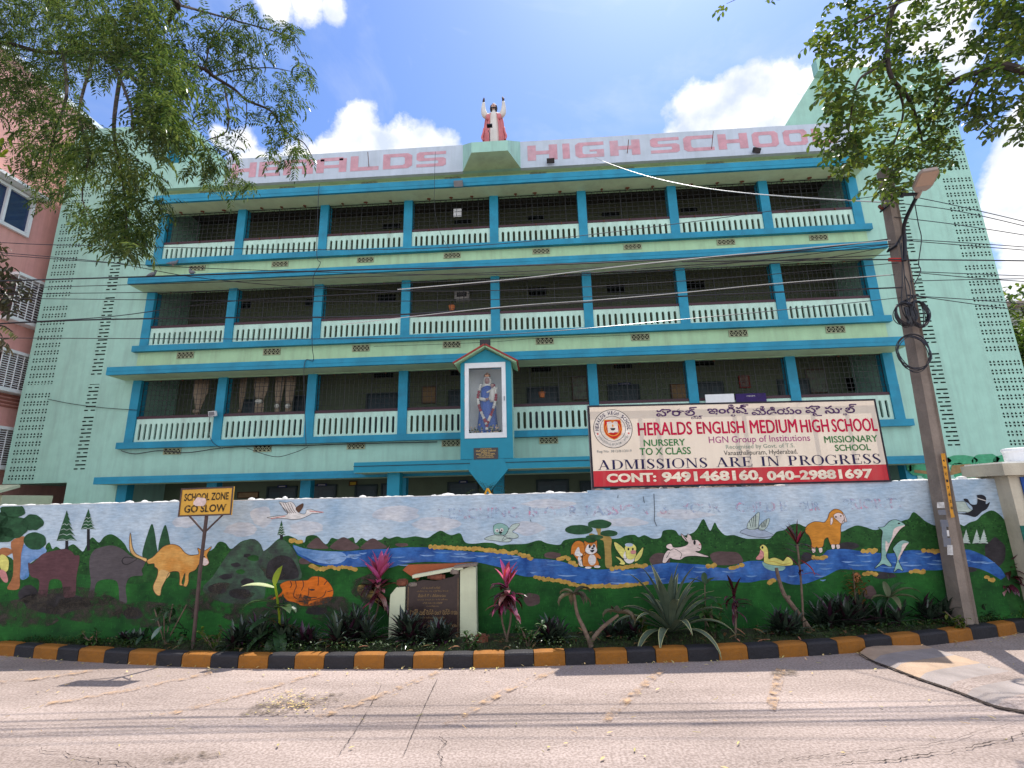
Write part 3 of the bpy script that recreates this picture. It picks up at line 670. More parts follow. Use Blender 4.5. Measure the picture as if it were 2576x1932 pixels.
for ch, xa, xb in (('H', 583, 645), ('E', 652, 705), ('R', 714, 790), ('A', 797, 872), ('L', 882, 953), ('D', 964, 1037), ('S', 1048, 1122), ('H', 1327, 1402), ('I', 1415, 1433), ('G', 1447, 1519), ('H', 1534, 1610), ('S', 1636, 1709), ('C', 1719, 1796), ('H', 1806, 1881), ('O', 1892, 1958), ('O', 1970, 2031), ('L', 2042, 2105)):
    ym = 398 - 0.057 * (xa - 1040)
    xa3 = on_y(xa, ym, yp).x; xb3 = on_y(xb, ym, yp).x
    zb, zt = 12.96, 13.56
    PR_ = {'O': [((.12, 0), (.30, .22)), ((.88, 0), (.70, .22)), ((1, .15), (.75, .30)), ((1, .85), (.75, .70)), ((.88, 1), (.70, .78)), ((.12, 1), (.30, .78)), ((0, .85), (.25, .70)), ((0, .15), (.25, .30)), ((.12, 0), (.30, .22))],
           'D': [((0, 0), (.25, .22)), ((.85, 0), (.68, .22)), ((1, .16), (.75, .30)), ((1, .84), (.75, .70)), ((.85, 1), (.68, .78)), ((0, 1), (.25, .78)), ((0, 0), (.25, .22))],
           'C': [((1, 1), (1, .78)), ((.12, 1), (.31, .78)), ((0, .85), (.25, .70)), ((0, .15), (.25, .30)), ((.12, 0), (.31, .22)), ((1, 0), (1, .22))],
           'S': [((1, 1), (1, .80)), ((.10, 1), (.30, .80)), ((0, .90), (.26, .77)), ((0, .50), (.26, .62)), ((.10, .40), (.30, .59)), ((.70, .40), (.90, .59)), ((.74, .37), (1, .49)), ((.74, .23), (1, .1)), ((.70, .20), (.90, 0)), ((0, .20), (0, 0))]}
    PR_['G'] = PR_['C']
    if ch in PR_:
        L_ = []
        for o_, i_ in PR_[ch]:
            for (a, b) in (o_, i_): L_.append((xa3 + (xb3 - xa3) * a, yp - 0.006, zb + (zt - zb) * b))
        let.add(L_, [(2 * i, 2 * i + 2, 2 * i + 3, 2 * i + 1) for i in range(len(PR_[ch]) - 1)], FADED)
    for (a, b, c, d) in ([(.75, .22, 1, .5), (.5, .38, .75, .5)] if ch == 'G' else [] if ch in PR_ else BL[ch]):
        let.add([(xa3 + (xb3 - xa3) * a, yp - 0.006, zb + (zt - zb) * b), (xa3 + (xb3 - xa3) * c, yp - 0.006, zb + (zt - zb) * b), (xa3 + (xb3 - xa3) * c, yp - 0.006, zb + (zt - zb) * d), (xa3 + (xb3 - xa3) * a, yp - 0.006, zb + (zt - zb) * d)], [(0, 1, 2, 3)], FADED)
let.build('lettering', par)
# entrance porch canopy
P = MB(); P.box(-5.16, 2.3, 13.6, 14.41, 2.42, 2.70, TEAL2); P.box(-5.15, 2.29, 13.61, 14.41, 2.412, 2.419, SOFF)
P.box(-5.17, 2.31, 13.585, 13.598, 2.585, 2.60, IRON)
for x in (-4.3, 1.5): P.box(x, x + 0.35, 13.9, 14.25, 0.04, 2.41, TEAL2)
P.build('porch', school)
# doors, window openings on the corridor walls (traced onto the back wall plane)
def cz(n, x, y):
    o = {2: (860, 0), 3: (1716, 0), 4: (0, 640), 5: (860, 640), 6: (1716, 640)}[n]
    return o[0] + x * .3978, o[1] + y * .3978
def bx(n, x0, x1, y0, y1, dz=None, Y=YB):
    a = on_y(*cz(n, x0, (y0 + y1) / 2), Y); b = on_y(*cz(n, x1, (y0 + y1) / 2), Y); xm = (x0 + x1) / 2
    t = on_y(*cz(n, xm, y0), Y); u = on_y(*cz(n, xm, y1), Y)
    return a.x, b.x, (u.z if dz is None else dz), t.z
FL = [0.42, 3.48, 6.78, 9.92]
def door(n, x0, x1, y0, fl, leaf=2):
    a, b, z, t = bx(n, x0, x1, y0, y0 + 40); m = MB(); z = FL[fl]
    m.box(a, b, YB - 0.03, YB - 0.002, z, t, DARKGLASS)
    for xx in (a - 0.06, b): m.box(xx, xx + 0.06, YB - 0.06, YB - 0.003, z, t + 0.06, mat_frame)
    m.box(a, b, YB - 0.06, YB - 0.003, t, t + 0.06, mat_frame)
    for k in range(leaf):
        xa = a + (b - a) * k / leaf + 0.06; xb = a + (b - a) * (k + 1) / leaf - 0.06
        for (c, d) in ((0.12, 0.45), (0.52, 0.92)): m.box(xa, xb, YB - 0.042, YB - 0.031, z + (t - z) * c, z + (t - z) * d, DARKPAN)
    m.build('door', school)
mat_frame = mat('door frame', (0.03, 0.05, 0.05)); DARKPAN = mat('door panel', (0.022, 0.045, 0.052), rough=0.4)
for d in ((5, 165, 345, 890, 1), (5, 685, 790, 868, 1), (5, 1180, 1360, 850, 1), (5, 1690, 1870, 830, 1), (6, 90, 248, 812, 1), (6, 610, 790, 795, 1), (4, 1530, 1640, 930, 1), (4, 1870, 1975, 905, 1),
          (4, 1700, 1870, 1480, 0), (4, 1945, 2120, 1470, 0), (5, 95, 215, 1470, 0), (5, 260, 330, 1462, 0), (5, 680, 855, 1452, 0), (5, 1240, 1425, 1437, 0), (5, 1515, 1570, 1445, 0), (4, 820, 990, 1462, 0)): door(*d)
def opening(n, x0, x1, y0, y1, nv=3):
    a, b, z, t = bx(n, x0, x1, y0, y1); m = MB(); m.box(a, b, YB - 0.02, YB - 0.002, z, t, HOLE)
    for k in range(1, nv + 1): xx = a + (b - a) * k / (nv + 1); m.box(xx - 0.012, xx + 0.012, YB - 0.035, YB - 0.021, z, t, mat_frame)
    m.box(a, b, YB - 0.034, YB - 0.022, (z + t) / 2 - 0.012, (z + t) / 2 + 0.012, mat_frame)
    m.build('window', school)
for o in ((5, 205, 325, 750, 775), (5, 690, 790, 735, 760), (5, 1200, 1320, 710, 738), (5, 1720, 1835, 695, 716), (6, 75, 200, 670, 700), (6, 1040, 1225, 775, 862),
          (5, 230, 340, 252, 300), (5, 1183, 1293, 207, 260), (5, 1677, 1788, 187, 239), (6, 25, 140, 170, 218), (4, 1520, 1585, 300, 342), (4, 1930, 2010, 280, 322),
          (2, 262, 368, 1415, 1442), (2, 712, 818, 1390, 1412), (2, 1178, 1280, 1362, 1386), (2, 1645, 1755, 1342, 1366), (3, -10, 95, 1315, 1336)): opening(*o)
# ------------------------------------------------------------------ boundary wall with its mural
def wl_pt(x, y, k=0.0):      # photo pixel -> point on the wall's front face (k = metres proud of it)
    return on_plane(x, y, WP0 - WN * k, WN)
wall_b = thing('boundary_wall', 'low plastered boundary wall painted with a mural of animals, hills and a river', 'wall', WP0)
SKYB = paint('mural sky paint', (0.32, 0.455, 0.58), var=0.10, scale=2.0, hue2=(0.52, 0.60, 0.65), dirt=0.35, dirtcol=(0.62, 0.62, 0.62), bump=0.25, bscale=25)
WALLTOP = mat('rough white mortar', (0.72, 0.71, 0.67), rough=0.95, bump=0.8, bscale=30)
def seg(s0, s1, z1, m, mbx, thick=0.20, z0=0.0):
    a = WP0 + WU * s0; b = WP0 + WU * s1
    mbx.prism([a + Vector((0, 0, z0)), b + Vector((0, 0, z0)), b + Vector((0, 0, z1)), a + Vector((0, 0, z1))], WN * thick, m)
w = MB(); seg(-11, 0.92, 1.635, SKYB, w); seg(0.9205, 3.35, 1.665, SKYB, w); seg(3.3505, 5.95, 1.692, SKYB, w)
wb = w.build('wall', wall_b)
# ragged mortar crust with bits of stone and glass on top
w = MB(); x = -11.0
while x < 5.9:
    L = random.uniform(0.04, 0.16); top = 1.636 if x < 0.92 else (1.666 if x < 3.35 else 1.693)
    if random.random() < (0.9 if x < 0.9 else 0.75):
        c = WP0 + WU * (x + L / 2) + WN * random.uniform(0.04, 0.15)
        hgt = random.uniform(0.008, 0.022) if random.random() < 0.85 else random.uniform(0.02, 0.045)
        w.ball(c + Vector((0, 0, top)), L * 0.65, random.uniform(0.03, 0.06), hgt, WALLTOP if (x < 0.95 or x > 3.3) or random.random() < 0.3 else CONC, 7, 4)
    x += L * random.uniform(0.5, 1.0)
seg(-11, 0.9, 1.644, WALLTOP, w, 0.22, 1.636)
w.build('mortar_crust', wall_b)
MS = 0.28933
OFF = {'A': (0, 1220, MS), 'B': (640, 1220, MS), 'C': (1280, 1220, MS), 'D': (1936, 1220, MS), 'E': (1900, 1280, 400 / 1952), 'F': (560, 1400, 400 / 2212), 'F2': (2200, 1100, 376 / 1155)}
def px(n, pts): o = OFF[n]; return [(o[0] + x * o[2], o[1] + y * o[2]) for x, y in pts]
mural = MB()
def mp(P, m, k, smooth=True, n=3):
    """closed painted area from photo pixels, k = layer"""
    pts = [wl_pt(x, y, 0.0012 * k) for x, y in P]
    if smooth: pts = crom(pts, n, True)
    for p in pts: p.z = min(max(p.z, 0.05), 1.63)
    mural.poly(pts, m)
def ell(n, cx, cy, rx, ry, m, k, jag=0.0, nn=20):
    o = OFF[n]
    mp([(o[0] + (cx + rx * math.cos(t * 2 * math.pi / nn) * random.uniform(1 - jag, 1 + jag)) * o[2], o[1] + (cy + ry * math.sin(t * 2 * math.pi / nn) * random.uniform(1 - jag, 1 + jag)) * o[2]) for t in range(nn)], m, k, jag > 0, 2)
def stroke(n, pts, w, m, k, closed=False, smooth=True):
    P = [wl_pt(x, y, 0.0012 * k) for x, y in px(n, pts)]
    if smooth: P = crom(P, 5, closed)
    if closed: P = P + [P[0]]
    vs = []
    for i, p in enumerate(P):
        d = (P[min(i + 1, len(P) - 1)] - P[max(i - 1, 0)])
        if d.length < 1e-9: d = Vector((1, 0, 0))
        d.normalize(); q = d.cross(WN) * w / 2
        vs += [p - q, p + q]
    mural.add(vs, [(2 * i, 2 * i + 2, 2 * i + 3, 2 * i + 1) for i in range(len(P) - 1)], m)
def shape(n, pts, m, k, line=None, lw=0.006, smooth=True):
    mp(px(n, pts), m, k, smooth)
    if line: stroke(n, pts, lw, line, k + 0.6, True, smooth)
HILL = paint('mural hill green', (0.014, 0.066, 0.014), var=0.3, scale=9, hue2=(0.024, 0.105, 0.020))
GRASS = paint('mural grass green', (0.008, 0.066, 0.012), var=0.3, scale=3, hue2=(0.022, 0.135, 0.020), dirt=0.5, dirtcol=(0.012, 0.05, 0.02))
LAKE = paint('mural water blue', (0.010, 0.055, 0.26), var=0.3, scale=5, hue2=(0.05, 0.17, 0.46), dirt=0.3, dirtcol=(0.35, 0.42, 0.6))
POND = paint('mural pale water', (0.06, 0.20, 0.47), var=0.25, scale=4, hue2=(0.25, 0.38, 0.6))
OCH = paint('mural ochre', (0.48, 0.26, 0.055), var=0.25, scale=15, hue2=(0.55, 0.36, 0.08))
BRN = paint('mural mountain brown', (0.10, 0.062, 0.058), var=0.2)
ROCK = paint('mural rock grey', (0.075, 0.078, 0.075), var=0.5, scale=10, hue2=(0.06, 0.13, 0.07))
DROCK = paint('mural dark rock', (0.030, 0.026, 0.028), var=0.4, scale=8)
TRUNK = paint('mural trunk', (0.36, 0.14, 0.055)); TRUNK2 = paint('mural pale trunk', (0.45, 0.28, 0.08), hue2=(0.3, 0.22, 0.06))
LEAFD = paint('mural leaf green', (0.022, 0.075, 0.03), var=0.3, scale=14)
BEAR = paint('mural bear brown', (0.105, 0.045, 0.050), var=0.15); BUFF = paint('mural buffalo grey', (0.090, 0.075, 0.078), var=0.12)
ROO = paint('mural kangaroo orange', (0.62, 0.235, 0.035), var=0.12, hue2=(0.66, 0.36, 0.10)); ROOL = paint('mural kangaroo pale', (0.62, 0.38, 0.14))
TIG = paint('mural tiger orange', (0.66, 0.15, 0.012), var=0.12)
INK = paint('mural line black', (0.02, 0.018, 0.02)); INKB = paint('mural line brown', (0.10, 0.05, 0.03))
WHT = paint('mural white', (0.66, 0.62, 0.58)); PKW = paint('mural pinkish white', (0.70, 0.56, 0.50)); YLW = paint('mural pale yellow', (0.66, 0.60, 0.16))
SQU = paint('mural squirrel orange', (0.52, 0.17, 0.025)); GOAT = paint('mural goat orange', (0.55, 0.22, 0.028)); MINTM = paint('mural dolphin mint', (0.24, 0.42, 0.36))
PNK = paint('mural beak pink', (0.58, 0.24, 0.22)); BLKM = paint('mural black bird', (0.018, 0.018, 0.024)); PGREY = paint('mural pigeon grey', (0.36, 0.42, 0.50)); SNOW = paint('mural snow', (0.42, 0.50, 0.44))
CLD = paint('mural cloud white', (0.50, 0.55, 0.62), hue2=(0.62, 0.62, 0.62), scale=4)
# hills
hill = px('A', [(-200, 640), (60, 620), (190, 720), (370, 600), (400, 530), (430, 505), (455, 560), (490, 540), (540, 565), (600, 535), (640, 520), (690, 560), (725, 580), (765, 505), (805, 460), (860, 505), (905, 455), (965, 432), (1030, 465), (1085, 520), (1130, 590), (1240, 640), (1370, 600), (1470, 560), (1560, 600), (1700, 610), (1840, 570), (1900, 500), (1960, 510), (2010, 560), (2090, 500), (2160, 480)]) + \
       px('B', [(0, 500), (40, 590), (110, 560), (200, 480), (280, 445), (340, 460), (430, 505), (455, 450), (540, 445), (620, 520), (670, 465), (720, 475), (810, 470), (860, 460), (880, 510), (930, 465), (985, 490), (1100, 480), (1130, 455), (1170, 470), (1240, 452), (1300, 465), (1400, 450), (1500, 465), (1560, 430), (1620, 402), (1680, 430), (1720, 440), (1790, 425), (1830, 500), (1900, 515), (2000, 505), (2080, 510), (2140, 530)]) + \
       px('C', [(0, 520), (150, 515), (260, 485), (330, 510), (440, 525), (480, 485), (560, 470), (660, 462), (800, 470), (950, 470), (1010, 445), (1090, 437), (1130, 458), (1180, 440), (1250, 470), (1320, 460), (1340, 405), (1400, 392), (1450, 402), (1480, 440), (1520, 445), (1600, 420), (1640, 380), (1690, 300), (1730, 370), (1755, 400), (1790, 330), (1820, 380), (1880, 440), (1960, 440), (2060, 470), (2190, 470)]) + \
       px('D', [(0, 470), (60, 412), (130, 395), (180, 352), (250, 342), (320, 370), (480, 390), (620, 410), (690, 380), (760, 356), (840, 372), (910, 395), (980, 380), (1080, 350), (1170, 310), (1210, 298), (1250, 240), (1310, 280), (1360, 322), (1450, 360), (1540, 348), (1650, 345), (1690, 360), (1740, 330), (1800, 310), (1850, 262), (1930, 225), (2000, 262), (2060, 330), (2080, 340)])
def under(top, yb): return top + [(top[-1][0], yb), (top[0][0], yb)]
# build the hills as a strip so that the long outline stays well-behaved
def strip(top, bottom_z, m, k):
    T = crom([wl_pt(x, y, 0.0012 * k) for x, y in top], 4)
    T = [p for i, p in enumerate(T)]
    vs = []
    for p in T: vs += [Vector((p.x, p.y, max(0.05, bottom_z))), p]
    mural.add(vs, [(2 * i, 2 * i + 2, 2 * i + 3, 2 * i + 1) for i in range(len(T) - 1)], m)
strip(hill, 0.0, HILL, 1)
grass_top = [(-60, 1470), (60, 1462), (200, 1445), (330, 1470), (420, 1455), (520, 1462), (640, 1440), (760, 1425), (900, 1430), (1000, 1428), (1150, 1432), (1290, 1450), (1400, 1460), (1500, 1472), (1640, 1460), (1800, 1455), (1900, 1450), (2000, 1462), (2060, 1445), (2200, 1435), (2330, 1432), (2420, 1430), (2520, 1450)]
strip(grass_top, 0.0, GRASS, 1.8)
ru = px('B', [(330, 520), (400, 550), (520, 570), (700, 582), (860, 577), (1000, 565), (1150, 560), (1280, 548), (1500, 547), (1600, 565), (1800, 577), (1950, 590), (2180, 595)]) + px('C', [(0, 602), (150, 640), (330, 650), (460, 670), (600, 715), (760, 740), (900, 735), (1080, 740), (1220, 705), (1400, 680), (1560, 690), (1700, 700), (1900, 730), (2000, 690), (2080, 667), (2200, 665)]) + px('D', [(60, 690), (200, 705), (290, 690), (380, 650), (470, 610), (500, 572), (640, 560), (760, 575), (900, 590), (1060, 600), (1240, 570), (1480, 590), (1700, 565), (1800, 590), (1900, 640), (2000, 720), (2050, 790)])
rl = px('B', [(335, 540), (380, 620), (430, 640), (520, 690), (700, 720), (860, 717), (1000, 715), (1150, 730), (1300, 690), (1500, 672), (1750, 680), (1900, 672), (2100, 712), (2180, 735)]) + px('C', [(0, 760), (140, 800), (250, 800), (420, 820), (560, 850), (700, 870), (900, 880), (1080, 862), (1220, 872), (1400, 860), (1600, 850), (1850, 832), (2000, 850), (2110, 850), (2200, 832)]) + px('D', [(60, 830), (200, 870), (320, 860), (480, 800), (600, 740), (700, 740), (900, 750), (1100, 770), (1300, 747), (1480, 745), (1640, 720), (1750, 717), (1860, 745), (1950, 790), (2020, 832), (2051, 800)])
def band(up, lo, m, k):
    N = 160; x0 = max(up[0][0], lo[0][0]); x1 = min(up[-1][0], lo[-1][0])
    U = crom([(x, y, 0) for x, y in up], 5); Lw = crom([(x, y, 0) for x, y in lo], 5)
    def at(P, x):
        for a, b in zip(P, P[1:]):
            if a.x <= x <= b.x and b.x > a.x: return a.y + (b.y - a.y) * (x - a.x) / (b.x - a.x)
        return P[-1].y if x > P[-1].x else P[0].y
    vs = []
    for i in range(N + 1):
        x = x0 + (x1 - x0) * i / N; a, b = at(U, x), at(Lw, x)
        vs += [wl_pt(x, max(a + 0.5, b), 0.0012 * k), wl_pt(x, a, 0.0012 * k)]
    mural.add(vs, [(2 * i, 2 * i + 2, 2 * i + 3, 2 * i + 1) for i in range(N)], m)
band(ru, rl, LAKE, 2.6)
# leaf dabs on the hills and blades of grass, brushed on
HDAB = [paint('mural leaf dab light', (0.030, 0.115, 0.022)), paint('mural leaf dab dark', (0.008, 0.034, 0.010))]
for k in range(1500):
    i = random.randrange(len(hill) - 1); t = random.random(); x = hill[i][0] + (hill[i + 1][0] - hill[i][0]) * t; y = hill[i][1] + (hill[i + 1][1] - hill[i][1]) * t + 5 + abs(random.gauss(0, 38))
    if not -20 < x < 2545 or y > 1480: continue
    c = wl_pt(x, y, 0.0012 * (1.3 + .3 * random.random())); r = random.uniform(.006, .014); a0 = random.uniform(0, 6)
    mural.poly([c + WU * r * math.cos(a0 + q_) * random.uniform(.7, 1.3) + Vector((0, 0, r * .8 * math.sin(a0 + q_))) for q_ in (0, 1.2, 2.5, 3.8, 5)], HDAB[k % 2])
GDAB = [paint('mural grass stroke light', (0.032, 0.175, 0.028)), paint('mural grass stroke dark', (0.005, 0.036, 0.010))]
for k in range(2600):
    x = random.uniform(-20, 2530); y = random.uniform(1450, 1600); c = wl_pt(x, y, 0.0012 * (2.0 + .35 * random.random())); h_ = random.uniform(.02, .06); lean = random.uniform(-.02, .02)
    mural.poly([c - WU * .0022, c + WU * .0022, c + WU * lean + Vector((0, 0, h_))], GDAB[0 if random.random() < .55 else 1])
# pale water strokes
for k in range(60):
    x = random.uniform(760, 2480); U = [y for (a, y), (b, _) in zip(ru, ru[1:]) if a <= x <= b]; V = [y for (a, y), (b, _) in zip(rl, rl[1:]) if a <= x <= b]
    if U and V and V[0] - U[0] > 14:
        y = random.uniform(U[0] + 4, V[0] - 5); L = random.uniform(15, 55)
        P = [wl_pt(x + L * t / 4, y + 1.5 * math.sin(t) + 0.04 * L * t / 4, 0.0012 * 3.0) for t in range(5)]
        vs = []
        for t, p in enumerate(P): h = 0.008 * math.sin(math.pi * (t + 0.2) / 4.4); vs += [p - Vector((0, 0, h)), p + Vector((0, 0, h))]
        mural.add(vs, [(2 * i, 2 * i + 2, 2 * i + 3, 2 * i + 1) for i in range(4)], POND)
shape('B', [(340, 530), (430, 555), (600, 580), (760, 590), (800, 640), (720, 690), (560, 680), (450, 630), (380, 600)], POND, 3)
shape('A', [(190, 540), (300, 510), (400, 560), (390, 600), (330, 640), (260, 680), (245, 720), (250, 800), (180, 825), (165, 700)], POND, 1.6)
def bushes(n, pts, m=OCH, r=22, k=3.4):
    o = OFF[n]; P = crom([(x, y, 0) for x, y in pts], 6); d = 0; last = P[0]
    for p in P:
        if (p - last).length > r * 0.9 or p is P[0]:
            ell(n, p.x + random.uniform(-5, 5), p.y + random.uniform(-8, 8), r * random.uniform(0.8, 1.3), r * random.uniform(0.65, 1.0), m, k + random.uniform(0, 0.4), 0.15, 11); last = p
for n, pts in (('B', [(500, 700), (560, 730), (700, 720), (880, 735)]), ('B', [(320, 490), (400, 505)]), ('B', [(1530, 545), (1700, 548), (1900, 560), (2060, 575), (2200, 590)]), ('C', [(0, 590), (100, 600), (190, 640)]), ('C', [(440, 655), (500, 640), (580, 705)]), ('C', [(900, 735), (1050, 715), (1200, 705)]),
               ('C', [(230, 810), (370, 830), (500, 850), (580, 880), (720, 890), (900, 885), (1000, 880), (1200, 862)]), ('C', [(1740, 705), (1800, 705)]), ('C', [(1930, 725), (2020, 700)]), ('D', [(385, 640), (480, 628)]), ('D', [(815, 580), (930, 577)]), ('D', [(830, 775), (915, 775)]), ('D', [(1230, 755), (1350, 765)]), ('D', [(1345, 580), (1480, 578)]), ('D', [(1890, 800), (1940, 840)]), ('D', [(0, 850), (40, 830)])):
    bushes(n, pts)
for pts in ([(455, 545), (500, 490), (550, 463), (600, 510), (645, 555), (550, 560)], [(655, 550), (720, 485), (780, 458), (850, 500), (915, 555), (780, 575)], [(920, 560), (970, 500), (1030, 468), (1090, 500), (1155, 548), (1040, 562)]): shape('B', pts, BRN, 2.8)
for n, c in (('C', (380, 615, 70, 30)), ('C', (1320, 655, 90, 60)), ('C', (1890, 640, 150, 62)), ('D', (680, 535, 100, 35)), ('B', (1280, 525, 60, 16)), ('B', (440, 665, 55, 30)), ('D', (1960, 600, 90, 140)), ('D', (330, 650, 60, 60)), ('C', (200, 1000, 70, 60)), ('D', (1000, 790, 100, 30)), ('D', (1740, 740, 60, 24))): ell(n, *c, BRN if n != 'D' else DROCK, 2.2, 0.12, 12)
# left tree, pines, cypresses
shape('A', [(95, 500), (200, 450), (212, 480), (185, 600), (180, 700), (172, 800), (165, 905), (80, 915), (65, 890), (110, 800), (115, 640)], TRUNK, 3)
for c in ((110, 230, 110, 62), (285, 330, 90, 70), (120, 370, 130, 95), (20, 300, 50, 62), (40, 440, 90, 65), (305, 492, 100, 74), (-40, 420, 80, 90)): ell('A', *c, LEAFD, 3.6, 0.08, 16)
shape('A', [(0, 620), (40, 615), (75, 660), (70, 740), (40, 760), (0, 720)], YLW, 3.2); shape('A', [(0, 560), (60, 550), (110, 575), (100, 600), (0, 640)], TRUNK, 3.0); shape('A', [(0, 740), (50, 760), (70, 840), (40, 850), (0, 800)], PNK, 3.3)
def pine(n, cx, top, bot, wd, tb, m=LEAFD):
    L = []; Rr = []; nl = 6
    for i in range(nl):
        y = top + (bot - top) * (i + 1) / nl; h = wd * (i + 1) / nl
        Rr += [(cx + h, y), (cx + h * 0.55, y - (bot - top) * 0.02)]; L = [(cx - h * 0.55, y - (bot - top) * 0.02), (cx - h, y)][::-1] + L
    shape(n, [(cx - 12, bot - 10), (cx + 12, bot - 10), (cx + 14, tb), (cx - 14, tb)], INK, 2.4, smooth=False)
    mp(px(n, [(cx, top)] + Rr + [(cx, bot - 5)] + [(cx - h, y) for h, y in [(wd * (i + 1) / nl, top + (bot - top) * (i + 1) / nl) for i in reversed(range(nl))] for h, y in ((h, y), )]), m, 2.8, False)
    for i in range(2, nl): y = top + (bot - top) * (i + 1) / nl - 5; h = wd * (i + 1) / nl; stroke(n, [(cx - h * 0.9, y), (cx - h * 0.4, y - 10), (cx, y), (cx + h * 0.4, y - 10), (cx + h * 0.9, y)], 0.006, SNOW, 3.6)
pine('A', 580, 225, 490, 88, 570); pine('A', 768, 212, 390, 64, 575); pine('B', 235, 312, 440, 36, 490)
for pts in ([(1320, 340), (1280, 440), (1250, 540), (1238, 625), (1300, 650), (1368, 610), (1358, 520), (1345, 420)], [(1435, 350), (1400, 440), (1375, 560), (1400, 600), (1478, 560), (1472, 480), (1458, 410)]): shape('A', pts, LEAFD, 2.6)
# bear, buffalo, kangaroo
ell('A', 470, 1030, 290, 90, DROCK, 2.4, 0.15, 14); ell('A', 250, 960, 90, 80, DROCK, 2.4, 0.1); ell('A', 1150, 1120, 90, 50, DROCK, 2.4, 0.15, 12)
shape('A', [(245, 680), (275, 690), (330, 640), (380, 600), (460, 578), (560, 560), (620, 580), (650, 615), (690, 620), (685, 700), (665, 800), (655, 960), (600, 985), (555, 975), (545, 900), (530, 840), (480, 822), (430, 842), (412, 960), (370, 990), (330, 980), (342, 870), (330, 822), (270, 800), (250, 740)], BEAR, 3)
shape('A', [(780, 640), (820, 570), (900, 540), (980, 530), (1060, 560), (1130, 615), (1200, 650), (1262, 665), (1250, 710), (1232, 745), (1240, 790), (1180, 795), (1120, 815), (1092, 900), (1105, 1020), (1075, 1035), (1040, 1025), (1030, 890), (1000, 832), (900, 826), (845, 850), (825, 900), (812, 985), (765, 975), (790, 860), (778, 740)], BUFF, 3)
stroke('A', [(1160, 640), (1090, 632), (1062, 660), (1075, 690), (1120, 690), (1190, 650)], 0.012, DROCK, 3.8)
shape('A', [(1133, 420), (1124, 500), (1132, 580), (1170, 625), (1225, 650), (1268, 672), (1275, 645), (1235, 630), (1180, 600), (1150, 540)], ROOL, 3.2, INKB)
shape('A', [(1280, 660), (1330, 630), (1380, 578), (1430, 535), (1500, 520), (1560, 540), (1605, 590), (1650, 615), (1700, 612), (1728, 600), (1718, 552), (1760, 575), (1790, 570), (1840, 540), (1800, 612), (1818, 680), (1780, 708), (1735, 690), (1700, 742), (1645, 772), (1640, 840), (1622, 885), (1595, 880), (1605, 840), (1608, 770), (1580, 850), (1592, 875), (1560, 872), (1562, 820), (1550, 760), (1475, 765), (1440, 830), (1405, 900), (1392, 965), (1352, 950), (1330, 890), (1365, 800), (1372, 740), (1345, 715), (1338, 688), (1290, 690)], ROO, 3.2, INKB)
shape('A', [(1480, 770), (1440, 830), (1405, 900), (1390, 960), (1352, 945), (1335, 890), (1370, 800), (1400, 740)], ROOL, 3.7); shape('A', [(1740, 640), (1790, 640), (1815, 680), (1780, 705), (1745, 690)], PKW, 3.7)
ell('A', 1775, 628, 8, 6, INK, 4.2)
# rocks with a cave, tiger
shape('A', [(1760, 920), (1850, 800), (1930, 680), (2010, 570), (2100, 500), (2212, 475), (2290, 580), (2310, 900), (2250, 1020), (1950, 1030)], ROCK, 2.5)
shape('B', [(60, 600), (120, 560), (180, 500), (250, 480), (310, 530), (360, 600), (390, 700), (410, 810), (300, 850), (100, 850), (40, 750)], ROCK, 2.9)
shape('B', [(110, 700), (150, 650), (230, 615), (320, 640), (370, 720), (380, 810), (250, 830), (110, 820)], DROCK, 3.3)
for c in ((2050, 700, 40, 20), (1960, 800, 50, 25), (2150, 620, 35, 18), (2150, 850, 60, 30), (1900, 900, 80, 50), (2080, 950, 90, 50)): ell('A', *c, DROCK, 3.2, 0.2, 10)
for c in ((430, 30, 80, 40), (250, 220, 60, 35)): ell('F', *c, HILL, 3.3, 0.2, 10)
ell('F', 1300, 760, 150, 60, DROCK, 2.9, 0.15, 12); ell('F', 950, 620, 130, 40, DROCK, 2.9, 0.15, 12)
shape('F', [(800, 400), (900, 345), (1000, 345), (1100, 340), (1180, 335), (1240, 290), (1310, 282), (1400, 300), (1460, 350), (1510, 410), (1540, 490), (1530, 560), (1490, 630), (1400, 670), (1250, 695), (1100, 690), (1020, 650), (900, 620), (830, 560), (680, 620), (670, 590), (780, 540), (830, 480)], TIG, 3.4, INKB, 0.005)
for pts in ([(1010, 345), (1025, 420), (1000, 480)], [(1115, 340), (1125, 410), (1095, 480)], [(1330, 285), (1335, 350), (1325, 410)], [(1450, 350), (1410, 400)], [(1530, 480), (1460, 495)], [(940, 350), (960, 400), (940, 440)], [(1000, 480), (990, 560), (1040, 600)], [(1200, 440), (1190, 550), (1130, 620)], [(1030, 640), (1150, 625), (1300, 600), (1400, 560), (1440, 480)], [(1090, 520), (1060, 600)], [(1180, 575), (1310, 575)], [(1180, 650), (1190, 690)], [(1480, 570), (1430, 590)]): stroke('F', pts, 0.008, INK, 4.1)
ell('F', 1245, 470, 40, 12, DROCK, 4.1)
